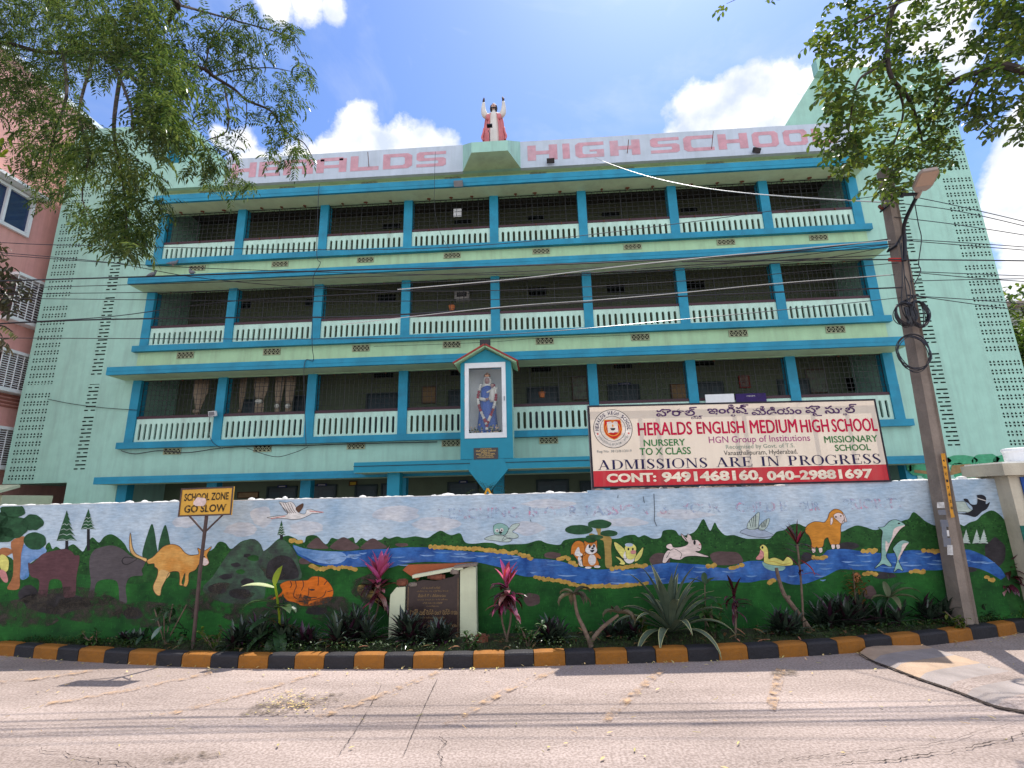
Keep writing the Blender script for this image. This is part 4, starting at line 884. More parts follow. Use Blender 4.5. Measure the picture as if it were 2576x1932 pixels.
# stork, outline bird
shape('B', [(110, 290), (180, 275), (270, 265), (290, 245), (250, 200), (215, 152), (270, 158), (320, 150), (355, 185), (380, 240), (430, 258), (450, 240), (452, 222), (490, 215), (540, 232), (600, 240), (540, 250), (500, 252), (470, 270), (400, 298), (330, 304), (250, 295)], WHT, 3, INK, 0.004)
shape('B', [(358, 205), (420, 163), (425, 190), (405, 225), (382, 245)], INKB, 3.8); stroke('B', [(480, 232), (600, 241)], 0.010, PNK, 4.0); stroke('B', [(145, 298), (270, 275)], 0.010, PNK, 4.0)
for a in (0, 1, 2, 3, 4): stroke('B', [(225 + a * 22, 160), (262 + a * 20, 225), (290 + a * 18, 250)], 0.005, INKB, 4.0)
shape('B', [(2080, 410), (2080, 360), (2120, 338), (2170, 345), (2210, 380), (2190, 430), (2150, 440), (2100, 440)], MINTM, 3, INK, 0.004); shape('B', [(2000, 475), (2060, 445), (2140, 435), (2212, 470), (2240, 480), (2200, 500), (2100, 490)], SNOW, 3.2, INK, 0.004)
shape('C', [(-30, 440), (20, 360), (60, 340), (95, 345), (60, 385), (30, 410), (75, 435), (80, 460), (40, 470), (0, 465), (-60, 490)], SNOW, 3.4, INK, 0.004)
for c in ((2110, 400, 16, 16), (2150, 395, 16, 16)): ell('B', *c, WHT, 4.2); ell('B', c[0], c[1] + 3, 6, 7, INK, 4.6)
ell('B', 2140, 418, 14, 10, INK, 4.3)
# umbrella tree, squirrel, chick, rabbit
shape('C', [(755, 375), (775, 440), (720, 425), (700, 440), (800, 480), (825, 500), (835, 600), (842, 715), (895, 712), (888, 560), (892, 465), (830, 440), (800, 420), (800, 378)], TRUNK2, 3)
for c in ((610, 393, 122, 42), (790, 345, 102, 40), (870, 425, 76, 28), (745, 458, 75, 22)): ell('C', *c, LEAFD, 3.5, 0.04, 18)
shape('C', [(540, 610), (545, 540), (575, 498), (620, 490), (660, 520), (672, 580), (655, 620), (610, 612), (640, 640), (600, 690), (625, 700), (560, 610)], SQU, 3.6, INK, 0.005)
shape('C', [(572, 612), (590, 560), (610, 545), (620, 590), (640, 605), (625, 625)], WHT, 4.2)
shape('C', [(640, 690), (650, 600), (700, 590), (760, 590), (800, 630), (795, 650), (765, 640), (785, 700), (720, 715), (660, 712)], SQU, 3.8, INK, 0.005)
shape('C', [(655, 492), (690, 505), (740, 503), (765, 486), (768, 540), (765, 590), (720, 612), (675, 595), (660, 560)], SQU, 4.0, INK, 0.005)
shape('C', [(665, 570), (690, 520), (715, 540), (742, 515), (760, 550), (765, 580), (720, 608), (680, 595)], WHT, 4.6); ell('C', 724, 655, 34, 48, WHT, 4.4)
for c in ((703, 540, 10, 15), (740, 535, 9, 14)): ell('C', *c, INK, 5.0)
ell('C', 728, 555, 12, 8, INK, 5.0); shape('C', [(705, 572), (745, 570), (725, 592)], INK, 5.0); ell('C', 690, 722, 28, 10, WHT, 4.4); ell('C', 768, 715, 28, 11, WHT, 4.4); shape('C', [(600, 640), (625, 630), (640, 700), (650, 712), (615, 705)], WHT, 4.2)
shape('C', [(915, 500), (960, 520), (1010, 570), (1025, 640), (990, 640), (950, 590), (925, 550)], YLW, 3.6, INK, 0.005); shape('C', [(1168, 545), (1160, 610), (1130, 655), (1095, 672), (1095, 640), (1120, 600)], YLW, 3.6, INK, 0.005); shape('C', [(925, 625), (970, 640), (1010, 680), (1000, 700), (960, 690), (970, 670)], YLW, 3.6, INK, 0.005)
ell('C', 1048, 625, 52, 62, WHT, 3.9); ell('C', 1060, 605, 46, 50, YLW, 4.2); ell('C', 1058, 558, 50, 44, YLW, 4.4); ell('C', 1045, 525, 36, 16, PGREY, 4.6); ell('C', 1082, 588, 25, 18, PNK, 5.0)
for x in (1040, 1078): ell('C', x, 562, 8, 11, INK, 5.2)
shape('C', [(1335, 675), (1350, 615), (1378, 575), (1402, 568), (1370, 550), (1375, 525), (1410, 515), (1432, 545), (1480, 545), (1540, 530), (1560, 505), (1535, 490), (1505, 455), (1500, 428), (1545, 462), (1555, 430), (1585, 450), (1597, 482), (1640, 482), (1670, 515), (1675, 552), (1660, 578), (1625, 585), (1732, 622), (1720, 632), (1625, 622), (1540, 628), (1490, 655), (1430, 650), (1400, 640), (1365, 682)], PKW, 3.8, INK, 0.006)
ell('C', 1615, 505, 11, 20, INK, 4.8); ell('C', 1660, 522, 10, 7, PNK, 4.8); shape('C', [(1515, 448), (1555, 500), (1540, 470)], INK, 4.6)
stroke('C', [(1400, 575), (1440, 560), (1500, 600), (1490, 645)], 0.005, INK, 4.6); stroke('C', [(1640, 548), (1665, 558)], 0.006, INK, 4.8); stroke('C', [(1400, 590), (1370, 640)], 0.005, INK, 4.6)
# pigeon, duck, goat, dolphins, black bird, white pines, snail shell
OFF['G'] = (1288, 1207, 0.58228)
shape('G', [(985, 228), (1005, 215), (1030, 210), (1070, 215), (1100, 225), (1130, 242), (1100, 250), (1060, 250), (1020, 242), (1000, 235)], PGREY, 3.2, INK, 0.004)
shape('G', [(1018, 214), (1022, 185), (1045, 160), (1068, 143), (1066, 185), (1058, 214)], SNOW, 3.6, INK, 0.004); shape('G', [(1065, 214), (1080, 188), (1112, 168), (1105, 200), (1085, 220)], SNOW, 3.6, INK, 0.004)
for a in range(4): stroke('G', [(1026 + a * 9, 178 - a * 9), (1032 + a * 7, 205)], 0.007, BLKM, 4.6); stroke('G', [(1080 + a * 7, 190 - a * 5), (1078 + a * 5, 208)], 0.006, BLKM, 4.6)
shape('E', [(105, 640), (100, 560), (62, 500), (60, 470), (95, 445), (135, 470), (155, 510), (160, 570), (165, 620), (230, 605), (300, 625), (345, 645), (385, 600), (430, 605), (455, 640), (460, 690), (400, 705), (300, 705), (180, 690), (110, 665)], YLW, 3.8, INKB, 0.004); shape('E', [(90, 655), (180, 690), (300, 708), (370, 720), (330, 765), (200, 765), (110, 720)], MINTM, 3.6)
shape('E', [(65, 510), (105, 540), (100, 600), (60, 630), (10, 625), (15, 600), (50, 560)], PNK, 4.4); ell('E', 88, 480, 12, 16, INK, 4.6); stroke('E', [(170, 650), (250, 660), (340, 690), (440, 670)], 0.006, OCH, 4.6)
shape('E', [(620, 300), (615, 250), (650, 200), (720, 165), (790, 165), (850, 170), (890, 120), (910, 60), (960, 15), (1010, 10), (1065, 40), (1100, 110), (1070, 170), (1050, 230), (1050, 300), (1045, 390), (1030, 440), (985, 445), (930, 450), (905, 400), (890, 360), (850, 385), (830, 470), (770, 485), (755, 470), (735, 490), (690, 490), (690, 420), (660, 340)], GOAT, 3.6, INKB, 0.006)
shape('E', [(965, 80), (1010, 55), (1060, 65), (1090, 110), (1095, 165), (1060, 190), (1010, 150), (970, 115)], PKW, 4.2, INKB, 0.004); shape('E', [(925, 125), (950, 115), (952, 170), (925, 205)], PKW, 4.2, INKB, 0.004); shape('E', [(1075, 55), (1100, 90), (1125, 160), (1098, 160), (1090, 110)], PKW, 4.4, INKB, 0.004)
for x in (990, 1050): ell('E', x, 105 - (x - 990) * 0.2, 11, 9, INK, 4.8)
for x in (715, 800, 955, 1015): shape('E', [(x - 22, 450 if x > 900 else 490), (x + 18, 445 if x > 900 else 485), (x + 24, 485 if x > 900 else 530), (x - 8, 500 if x > 900 else 545)], PKW, 4.2, INKB, 0.003)
shape('E', [(1510, 235), (1580, 225), (1640, 165), (1700, 140), (1760, 150), (1840, 205), (1800, 240), (1740, 310), (1670, 420), (1620, 540), (1610, 600), (1675, 700), (1640, 715), (1575, 685), (1520, 710), (1465, 735), (1540, 640), (1548, 520), (1550, 380), (1560, 280)], MINTM, 3.6, INK, 0.006)
shape('E', [(1840, 210), (1760, 222), (1700, 260), (1680, 350), (1640, 430), (1600, 400), (1605, 540), (1660, 430), (1740, 310), (1800, 240)], PKW, 4.2); ell('E', 1765, 185, 16, 10, INK, 4.8)
shape('E', [(1690, 495), (1730, 440), (1780, 400), (1830, 392), (1890, 418), (1850, 470), (1800, 560), (1760, 640), (1815, 765), (1755, 745), (1700, 780), (1740, 640), (1715, 550)], MINTM, 3.6, INK, 0.006); shape('E', [(1880, 425), (1810, 440), (1790, 520), (1755, 600), (1760, 640), (1800, 560), (1850, 470)], PKW, 4.2)
shape('F2', [(620, 590), (700, 590), (760, 560), (735, 520), (700, 500), (690, 480), (720, 482), (745, 520), (790, 520), (795, 470), (790, 452), (830, 448), (862, 470), (860, 520), (892, 505), (870, 555), (830, 580), (780, 620), (720, 605)], BLKM, 3.8)
shape('F2', [(615, 510), (660, 500), (700, 505), (725, 545), (765, 580), (750, 600), (700, 580), (620, 575)], SNOW, 3.6, INK, 0.004); stroke('F2', [(795, 475), (860, 495)], 0.010, WHT, 4.4)
for cx in (708, 790, 845): pine('F2', cx, 715, 825, 34, 828, SNOW)
ell('D', 870, 940, 55, 60, BRN, 3.4, 0.08, 12); ell('D', 760, 810, 34, 45, TRUNK, 3.4, 0.08, 12)
shape('F', [(1880, 420), (1980, 400), (2100, 480), (2180, 560), (2212, 700), (2120, 640), (1980, 590), (1890, 520)], TRUNK2, 3.4)
for a in range(4): stroke('F', [(1900 + a * 60, 470 + a * 30), (1990 + a * 50, 440 + a * 40)], 0.008, INK, 4.2)
MUD = worn('splashed mud stain', (0.045, 0.036, 0.026), 0.6, 5)
for c in ((200, 1130, 330, 120), (800, 1080, 380, 110), (1350, 1120, 330, 110), (1900, 1000, 330, 130), (600, 990, 420, 90), (2200, 1150, 250, 90)): ell('A', *c, MUD, 5.6, 0.2, 16)
for c in ((700, 1100, 260, 110), (1000, 900, 150, 120), (300, 1020, 200, 90), (200, 700, 160, 120)): ell('B', *c, MUD, 5.6, 0.2, 14)
# painted clouds
for n, c in (('A', (2100, 390, 150, 60)), ('A', (1600, 330, 110, 45)), ('B', (1230, 250, 200, 70)), ('B', (450, 380, 140, 60)), ('B', (1600, 340, 220, 60)), ('B', (60, 280, 90, 90)), ('C', (350, 170, 220, 40)), ('C', (160, 380, 140, 60)), ('C', (1000, 330, 200, 40)), ('C', (1500, 260, 260, 40))): ell(n, *c, CLD, 0.6, 0.18, 14)
mur = mural.build('mural', wall_b)
# washed-out slogan
FRED = worn('washed-out red lettering', (0.75, 0.30, 0.40), 0.34, 9); FBLU = worn('washed-out blue lettering', (0.33, 0.42, 0.56), 0.45, 8)
sl = MB()
for s, x0, x1, yc, hpx in (('TEACHING', 1100, 1305, 1292, 25), ('IS OUR', 1330, 1455, 1288, 24), ('PASSION', 1472, 1630, 1284, 24), ('&', 1660, 1685, 1282, 24), ('YOUR', 1712, 1812, 1279, 24), ('CHILD IS', 1850, 1985, 1276, 24), ('OUR', 2010, 2062, 1274, 22), ('PRIORITY', 2120, 2275, 1268, 24)):
    a, b = wl_pt(x0, yc), wl_pt(x1, yc); c = (a + b) / 2
    for mt, dz in ((FBLU, 0.0012 * 5.6), (FRED, 0.0012 * 6.2)): text_mesh(sl, s, c - WN * dz, WU, (0, 0, 1), (b - a).length, hpx / 1250 * 6.3, mt, bold=0.02)
sl.build('slogan', wall_b)
# cracks in the plaster
cr = MB()
for pts in ([(1645, 1243), (1647, 1290), (1646, 1310), (1652, 1325)], [(1555, 1246), (1554, 1254)], [(1618, 1250), (1621, 1266)], [(1334, 1308), (1336, 1314)]):
    P = [wl_pt(x, y, 0.009) for x, y in pts]
    for a, b in zip(P, P[1:]): cr.obox((a + b) / 2, (b - a) / 2, WN * 0.0004, Vector((0.003, 0, 0)), INK)
cr.build('plaster_crack', wall_b)

# gate pillar on the right with blue notice panels and a tub on top
NP = Vector((5.62, 6.46, 0))
pil = thing('gate_pillar', 'cream square gate pillar with blue number panels at the right end of the mural wall', 'gate pillar', NP)
PILM = mat('pillar plaster', (0.50, 0.45, 0.34), var=0.12, dirt=0.5, dirtcol=(0.2, 0.16, 0.12), streak=True, bump=0.3)
PBLU = paint('pillar blue panel', (0.02, 0.07, 0.28)); PGRN = paint('pillar green base', (0.01, 0.10, 0.075), var=0.3)
m = MB(); m.box(5.50, 6.6, 6.30, 6.75, 0.0, 1.72, PILM); m.box(5.495, 6.6, 6.294, 6.3, 0.0, 1.15, PGRN); m.build('pillar', pil)
m = MB(); m.box(5.40, 6.7, 6.22, 6.82, 1.722, 1.86, PILM); m.box(5.43, 6.67, 6.25, 6.79, 1.862, 1.88, WALLTOP); m.build('cap', pil)
m = MB(); m.box(5.62, 6.5, 6.280, 6.2925, 1.24, 1.70, PBLU); m.box(5.62, 6.5, 6.276, 6.2795, 1.475, 1.483, WHT); 
for s, zc, h, x0, x1 in (('P.S. No.', 1.625, 0.07, 5.66, 5.95), ('299.3', 1.53, 0.10, 5.64, 5.90), ('4905/', 1.40, 0.08, 5.66, 5.88)): text_mesh(m, s, ((x0 + x1) / 2, 6.274, zc), (1, 0, 0), (0, 0, 1), x1 - x0, h, WHT, bold=0.01)
m.box(5.63, 6.5, 6.283, 6.2935, 0.80, 1.10, paint('pillar light blue panel', (0.05, 0.16, 0.42))); m.box(5.64, 6.5, 6.283, 6.2935, 0.1, 0.79, paint('pillar aqua panel', (0.09, 0.40, 0.42))); m.build('number_panel', pil)
TUBM = mat('white plastic', (0.78, 0.78, 0.78), rough=0.35, var=0.03)
m = MB(); m.loft([(5.86, 6.5, 1.882, 0.14, 0.11), (5.86, 6.5, 1.89, 0.15, 0.12), (5.86, 6.5, 2.0, 0.155, 0.125), (5.86, 6.5, 2.02, 0.165, 0.135), (5.86, 6.5, 2.045, 0.16, 0.13), (5.86, 6.5, 2.055, 0.12, 0.10)], TUBM, 20)
tub = m.build('tub', origin=(5.86, 6.5, 1.882), smooth=False); tag(tub, 'small white plastic tub sitting on the cap of the gate pillar', 'tub')
m = MB(); m.box(5.93, 5.95, 6.372, 6.376, 1.95, 1.97, GREY); m.build('latch', tub)

# ------------------------------------------------------------------ hoarding on the wall
BO = WP0 + WU * 2.79 + WN * 0.01      # centre foot of the banner
hoard = thing('hoarding', 'large cream and red school admissions banner on a steel frame above the mural wall', 'signboard', (BO.x, BO.y, 1.67))
def flex(name, col, tr=0.30):
    return mat(name, col, rough=0.45, var=0.04, scale=3, transl=tr, bump=0.35, bscale=5, dirt=0.25, dirtcol=(0.35, 0.28, 0.22), streak=True)
FC = flex('banner cream', (0.78, 0.66, 0.53)); FR = flex('banner red', (0.50, 0.010, 0.022), 0.2)
def bp(x, y, k=0.0): return on_plane(x, y, BO - WN * (0.03 + k), WN)
tl, tr, br, bl = bp(1478, 1018), bp(2208, 1008), bp(2236, 1212), bp(1490, 1232)
xl = ((tl - BO).dot(WU) + (bl - BO).dot(WU)) / 2; xr = ((tr - BO).dot(WU) + (br - BO).dot(WU)) / 2; zb = (bl.z + br.z) / 2; zt = (tl.z + tr.z) / 2
def bq(u, z, k=0.0): return BO + WU * u - WN * (0.03 + k) + Vector((0, 0, z))
zr = zb + (zt - zb) * 0.205
m = MB(); m.poly([bq(xl, zr), bq(xr, zr), bq(xr, zt), bq(xl, zt)], FC); m.poly([bq(xl, zb), bq(xr, zb), bq(xr, zr), bq(xl, zr)], FR)
sheet = m.build('banner_sheet', hoard)
m = MB(); BORD = paint('banner border', (0.015, 0.012, 0.02), rough=0.5)
t = 0.022
for (a, b, c, d) in ((xl, xr, zb, zb + t), (xl, xr, zt - t, zt), (xl, xl + t, zb + t, zt - t), (xr - t, xr, zb + t, zt - t)):
    m.prism([bq(a, c, 0.004), bq(b, c, 0.004), bq(b, d, 0.004), bq(a, d, 0.004)], WN * 0.003, BORD)
m.build('border', hoard)
m = MB()
for u in [xl + 0.02, xr - 0.02] + [(bp(x, 1120) - BO).dot(WU) + 0.03 for x in (1617, 1662, 1858, 1882, 2058, 2146)]:
    c = bq(u, (zb + zt) / 2 - 0.04, -0.07); m.obox(c, WU * 0.018, WN * 0.018, Vector((0, 0, (zt - zb) / 2 + 0.05)), GREY)
for z in (zb + 0.03, zt - 0.05): m.obox(bq((xl + xr) / 2, z, -0.035), WU * (xr - xl) / 2, WN * 0.014, Vector((0, 0, 0.018)), GREY)
m.build('steel_frame', hoard)
GRN = paint('banner green', (0.05, 0.19, 0.06)); NAVY = paint('banner navy', (0.022, 0.018, 0.07)); CRIM = paint('banner crimson', (0.50, 0.006, 0.05)); MAG = paint('banner plum', (0.36, 0.07, 0.20)); GRYT = paint('banner grey', (0.20, 0.21, 0.20)); SAGE = paint('banner sage', (0.26, 0.31, 0.24)); DKT = paint('banner dark', (0.05, 0.05, 0.05)); PLUM = paint('banner dark plum', (0.075, 0.030, 0.10)); BCREAM = paint('banner number cream', (0.78, 0.68, 0.52))
letr = MB()
def bt(s, x0, x1, yt, yb, m, bold=0.0, k=0.003):
    """text between pixel x0 and x1; yt, yb = cap top and baseline at the middle of the text"""
    xm, ym = (x0 + x1) / 2, (yt + yb) / 2
    c = bp(xm, ym, k); sc_ = (bp(xm + 10, ym) - bp(xm - 10, ym)).length / 20
    if m in (CRIM, GRN):     # heavy lettering: the same words laid a hair apart
        e = 0.0042 if m is CRIM else 0.0026
        for j, (du, dz) in enumerate(((-1, 0), (1, 0), (0, .8), (0, -.8))): text_mesh(letr, s, c + WU * du * e + Vector((0, 0, dz * e)) - WN * 0.0003 * j, WU, (0, 0, 1), (x1 - x0) * sc_ - 2 * e, (yb - yt) * sc_ * 1.03 - 2 * e, m, 0)
        return
    text_mesh(letr, s, c, WU, (0, 0, 1), (x1 - x0) * sc_, (yb - yt) * sc_ * 1.03, m, bold)
q = .18083
Z1 = lambda x, y: (1470 + x * q, 1000 + y * q); Z2 = lambda x, y: (1840 + x * q, 1000 + y * q)
bt('HERALDS', 1604, 1741, 1063, 1096, CRIM, 0.012); bt('ENGLISH', 1752, 1873, 1061, 1092, CRIM, 0.012)
bt('MEDIUM', 1886, 2005, 1057, 1091, CRIM, 0.012); bt('HIGH', 2013, 2085, 1056, 1089, CRIM, 0.012); bt('SCHOOL', 2092, 2206, 1054, 1087, CRIM, 0.012)
bt('NURSERY', 1619, 1724, 1106, 1123, GRN, 0.010); bt('TO X CLASS', 1609, 1738, 1127, 1145, GRN, 0.010)
bt('MISSIONARY', 2073, 2208, 1097, 1114, GRN, 0.010); bt('SCHOOL', 2100, 2190, 1119, 1135, GRN, 0.010)
bt('HGN Group of Institutions', 1783, 2038, 1097, 1118, MAG, 0.005); bt('Recognised by Govt. of T.S.', 1826, 1999, 1118.5, 1131.5, SAGE, 0.008); bt('Vanasthalipuram, Hyderabad.', 1821, 2007, 1133, 1148, DKT, 0.004)
bt('Reg No: 3812/B1/2019', 1502, 1589, 1133, 1141, GRYT, 0.01)
bt('CONT:', 1526, 1651, 1192, 1214, BCREAM, 0.045); bt('9491468160,', 1665, 1918, 1186, 1215, BCREAM, 0.045); bt('040-29881697', 1929, 2196, 1183, 1207, BCREAM, 0.045)
# Telugu line: main letters with the conjunct letters set below
bt('హెరాల్', 1650, 1754, 1026, 1048, PLUM, 0.02); bt('డ్స్', 1738, 1768, 1047, 1055, PLUM, 0.02); bt('ఇంగీష్', 1779, 1884, 1019, 1044, PLUM, 0.02); bt('ల', 1838, 1850, 1044, 1049, PLUM, 0.02)
bt('మీడియం', 1890, 2016, 1022, 1044, PLUM, 0.02); bt('హై', 2026, 2066, 1021, 1048, PLUM, 0.02); bt('సూల్', 2074, 2156, 1018, 1041, PLUM, 0.02); bt('క', 2120, 2132, 1040, 1046, PLUM, 0.02)
# serif line, drawn as thick and thin strokes
def serif(s, x0, x1, yt, yb, m):
    T, t, sf = 0.19, 0.05, 0.11
    W = {'A': .98, 'D': .95, 'M': 1.2, 'I': .42, 'S': .68, 'O': 1.0, 'N': 1.0, 'R': .92, 'E': .82, 'P': .80, 'G': 1.0, ' ': .5}
    sp = 0.09; tot = sum(W[c] + sp for c in s) - sp
    ym = (yt + yb) / 2; xm = (x0 + x1) / 2; sc_ = (bp(xm + 10, ym) - bp(xm - 10, ym)).length / 20
    H = (yb - yt) * sc_; wd = (x1 - x0) * sc_; kx = wd / tot; base = bp(xm, ym, 0.003) - WU * wd / 2 - Vector((0, 0, H / 2))
    def Q(x, y, k=0.0): return base + WU * (x * kx) + Vector((0, 0, y * H)) - WN * k
    lay = [0]
    def quad(*p): lay[0] += 1; letr.poly([Q(x, y, 0.00012 * (lay[0] % 9)) for x, y in p], m)
    def line(xa, ya, xb, yb_, w): quad((xa - w / 2, ya), (xa + w / 2, ya), (xb + w / 2, yb_), (xb - w / 2, yb_))
    def ser(xc, y, w=T): quad((xc - w / 2 - sf, y), (xc + w / 2 + sf, y), (xc + w / 2 + sf, y + 0.035), (xc - w / 2 - sf, y + 0.035))
    def arc(cx, cy, rx, ry, a0, a1, n=16, thick=T):
        v = []
        for i in range(n + 1):
            a = R(a0 + (a1 - a0) * i / n); w = t + (thick - t) * abs(math.cos(a)) ** 1.5
            v += [Q(cx + rx * math.cos(a), cy + ry * math.sin(a)), Q(cx + (rx - w) * math.cos(a), cy + (ry - t) * math.sin(a))]
        letr.add(v, [(2 * i, 2 * i + 2, 2 * i + 3, 2 * i + 1) for i in range(n)], m)
    x = 0
    for c in s:
        w = W[c]; X = x
        if c == 'A': line(X + .12, 0, X + w / 2, 1, t * 1.3); line(X + w - .16, 0, X + w / 2 - .03, 1, T); quad((X + .25, .30), (X + w - .28, .30), (X + w - .28, .345), (X + .25, .345)); ser(X + .12, 0, t); ser(X + w - .16, 0)
        elif c == 'I': line(X + w / 2, 0, X + w / 2, 1, T); ser(X + w / 2, 0); ser(X + w / 2, .965)
        elif c == 'M': line(X + .14, 0, X + .14, 1, t * 1.3); line(X + .2, 1, X + w / 2, 0.03, T * .9); line(X + w - .24, 1, X + w / 2, 0.03, t); line(X + w - .2, 0, X + w - .2, 1, T); ser(X + .14, 0, t); ser(X + w - .2, 0); ser(X + .12, .965, t); ser(X + w - .2, .965)
        elif c == 'N': line(X + .16, 0, X + .16, 1, t * 1.3); line(X + .18, 1, X + w - .16, 0, T * .95); line(X + w - .16, 0, X + w - .16, 1, t * 1.3); ser(X + .16, 0, t); ser(X + .12, .965, t); ser(X + w - .16, .965, t)
        elif c == 'O': arc(X + w / 2, .5, w / 2, .52, 0, 360, 32)
        elif c == 'G': arc(X + w / 2, .5, w / 2, .52, 40, 300, 26); line(X + w - .16, .05, X + w - .16, .42, T * .9); ser(X + w - .16, .40); line(X + w - .13, .68, X + w - .13, .98, t)
        elif c == 'D': line(X + .2, 0, X + .2, 1, T); ser(X + .2, 0); ser(X + .2, .965); arc(X + .35, .5, w - .35, .5, -90, 90, 20)
        elif c in 'PR':
            line(X + .2, 0, X + .2, 1, T); ser(X + .2, 0); ser(X + .2, .965); arc(X + .38, .74, .36, .26, -90, 90, 16); quad((X + .25, .48), (X + .40, .48), (X + .40, .53), (X + .25, .53)); quad((X + .25, .95), (X + .40, .95), (X + .40, 1), (X + .25, 1))
            if c == 'R': line(X + w - .10, 0, X + .45, .5, T); ser(X + w - .08, 0, t)
        elif c == 'E': line(X + .2, 0, X + .2, 1, T); ser(X + .2, 0); ser(X + .2, .965); [quad((X + .2, y), (X + w - d, y), (X + w - d, y + .05), (X + .2, y + .05)) for y, d in ((0, .04), (.48, .22), (.95, .08))]; line(X + w - .06, 0, X + w - .03, .26, t); line(X + w - .1, .74, X + w - .1, 1, t); line(X + w - .24, .38, X + w - .24, .62, t)
        elif c == 'S':
            P = crom([(X + w - .12, .80, t), (X + w * .62, .985, t), (X + w * .32, .96, T * .55), (X + .13, .78, T * .85), (X + w * .34, .60, T), (X + w * .64, .44, T), (X + w - .12, .24, T * .85), (X + w * .66, .05, T * .5), (X + w * .38, .0, t), (X + .10, .2, t)], 5)
            v = []
            for i, p in enumerate(P):
                d = P[min(i + 1, len(P) - 1)] - P[max(i - 1, 0)]; d = Vector((d.x, d.y, 0)).normalized(); nn = Vector((-d.y, d.x, 0)) * p.z / 2
                v += [Q(p.x + nn.x, p.y + nn.y), Q(p.x - nn.x, p.y - nn.y)]
            letr.add(v, [(2 * i, 2 * i + 2, 2 * i + 3, 2 * i + 1) for i in range(len(P) - 1)], m)
            line(X + w - .10, .72, X + w - .10, 1, t * .9); line(X + .08, 0, X + .08, .28, t * .9)
        x += W[c] + sp
serif('ADMISSIONS ARE IN PROGRESS', 1503, 2216, 1151, 1175, NAVY)
letr.build('lettering', sheet)
# round crest
cr = MB(); cc = Z1(397, 440); C0 = bp(*cc, 0.0025); sc_ = (bp(cc[0] + 10, cc[1]) - bp(cc[0] - 10, cc[1])).length / 20 * q
def ring(r0, r1, m, k, n=48):
    v = []
    for i in range(n + 1):
        a = 2 * math.pi * i / n
        for r in (r0, r1): v.append(C0 + (WU * math.cos(a) + Vector((0, 0, math.sin(a)))) * r * sc_ - WN * k)
    cr.add(v, [(2 * i, 2 * i + 2, 2 * i + 3, 2 * i + 1) for i in range(n)], m)
CRW = paint('crest white', (0.74, 0.66, 0.56)); ORG = paint('crest orange', (0.75, 0.28, 0.04)); CRR = paint('crest red', (0.52, 0.02, 0.015))
ring(0, 268, CRW, 0.0003); ring(264, 272, DKT, 0.001); ring(172, 178, DKT, 0.001)
def cpoly(pts, m, k): cr.poly([C0 + WU * ((x - 397) * sc_) + Vector((0, 0, (440 - y) * sc_)) - WN * k for x, y in pts], m)
sh = lambda s: [(397 + (x - 397) * s, 445 + (y - 445) * s) for x, y in [(285, 320), (340, 318), (397, 322), (455, 318), (505, 320), (518, 400), (520, 460), (500, 525), (450, 570), (405, 590), (350, 565), (300, 525), (275, 465), (275, 400)]]
cpoly(sh(1.05), ORG, 0.0012); cpoly(sh(0.96), CRR, 0.0018); ring(92, 106, ORG, 0.0022)
cpoly([(318, 345), (372, 340), (397, 360), (425, 338), (465, 345), (472, 495), (425, 490), (397, 500), (365, 492), (325, 500)], CRW, 0.0028); cpoly([(358, 432), (432, 432), (420, 460), (397, 468), (370, 460)], DKT, 0.0034); cpoly([(397, 372), (410, 400), (397, 425), (384, 400)], ORG, 0.0034)
def arctext(s, r, a0, a1, h, m, inv=False):
    n = len(s)
    for i, ch in enumerate(s):
        if ch == ' ': continue
        a = R(a0 + (a1 - a0) * i / (n - 1)); d = WU * math.cos(a) + Vector((0, 0, math.sin(a))); tg = WU * math.sin(a) - Vector((0, 0, math.cos(a)))
        if inv: tg = -tg; up = -d
        else: up = d
        wch = h * (0.3 if ch in 'I,.' else 0.62); text_mesh(cr, ch, C0 + d * r * sc_ - WN * 0.0014, tg, up, wch * sc_, h * sc_ * (0.3 if ch in ',.' else 1), m, 0.02)
arctext('HERALDS HIGH SCHOOL', 222, 182, -2, 50, NAVY); arctext('VANASTHALIPURAM, HYD.', 220, 208, 332, 30, GRYT, True)
for a in (198, 342):
    c = (397 + 226 * math.cos(R(a)), 440 - 226 * math.sin(R(a))); cpoly([(c[0] + (20 if i % 2 == 0 else 8) * math.sin(i * math.pi / 5), c[1] - (20 if i % 2 == 0 else 8) * math.cos(i * math.pi / 5)) for i in range(10)], CRR, 0.0016)
cr.build('crest', sheet)

# ------------------------------------------------------------------ school zone sign
SB = on_z(485, 1632, 0.1); sgn = thing('school_zone_sign', 'yellow school zone go slow board on a thin brown post in the planting bed', 'road sign', SB)
PIPE = mat('rusty brown post', (0.075, 0.045, 0.038), rough=0.7, var=0.3, scale=10)
cS = Vector((-3.812, SB.y - 0.02, 1.628)); a1 = Vector((1, -0.02, 0.012)).normalized(); n1 = Vector((0.02, 1, 0)).normalized(); u1 = a1.cross(n1) * -1
u1 = Vector((-0.012, 0, 1)).normalized()
m = MB(); m.tube([SB, SB + (cS - SB) * 0.5, cS + n1 * 0.03 + Vector((0, 0, -0.1))], 0.019, PIPE, 8); m.build('post', sgn)
m = MB()
for sx in (-1, 1): m.tube([cS + n1 * 0.025 + Vector((0, 0, -0.34)), cS + n1 * 0.02 + a1 * sx * 0.2 + Vector((0, 0, -0.15))], 0.010, PIPE, 6)
m.build('brace', sgn)
m = MB(); m.obox(cS, a1 * 0.315, n1 * 0.008, u1 * 0.158, YEL); bd = m.build('board', sgn)
m = MB()
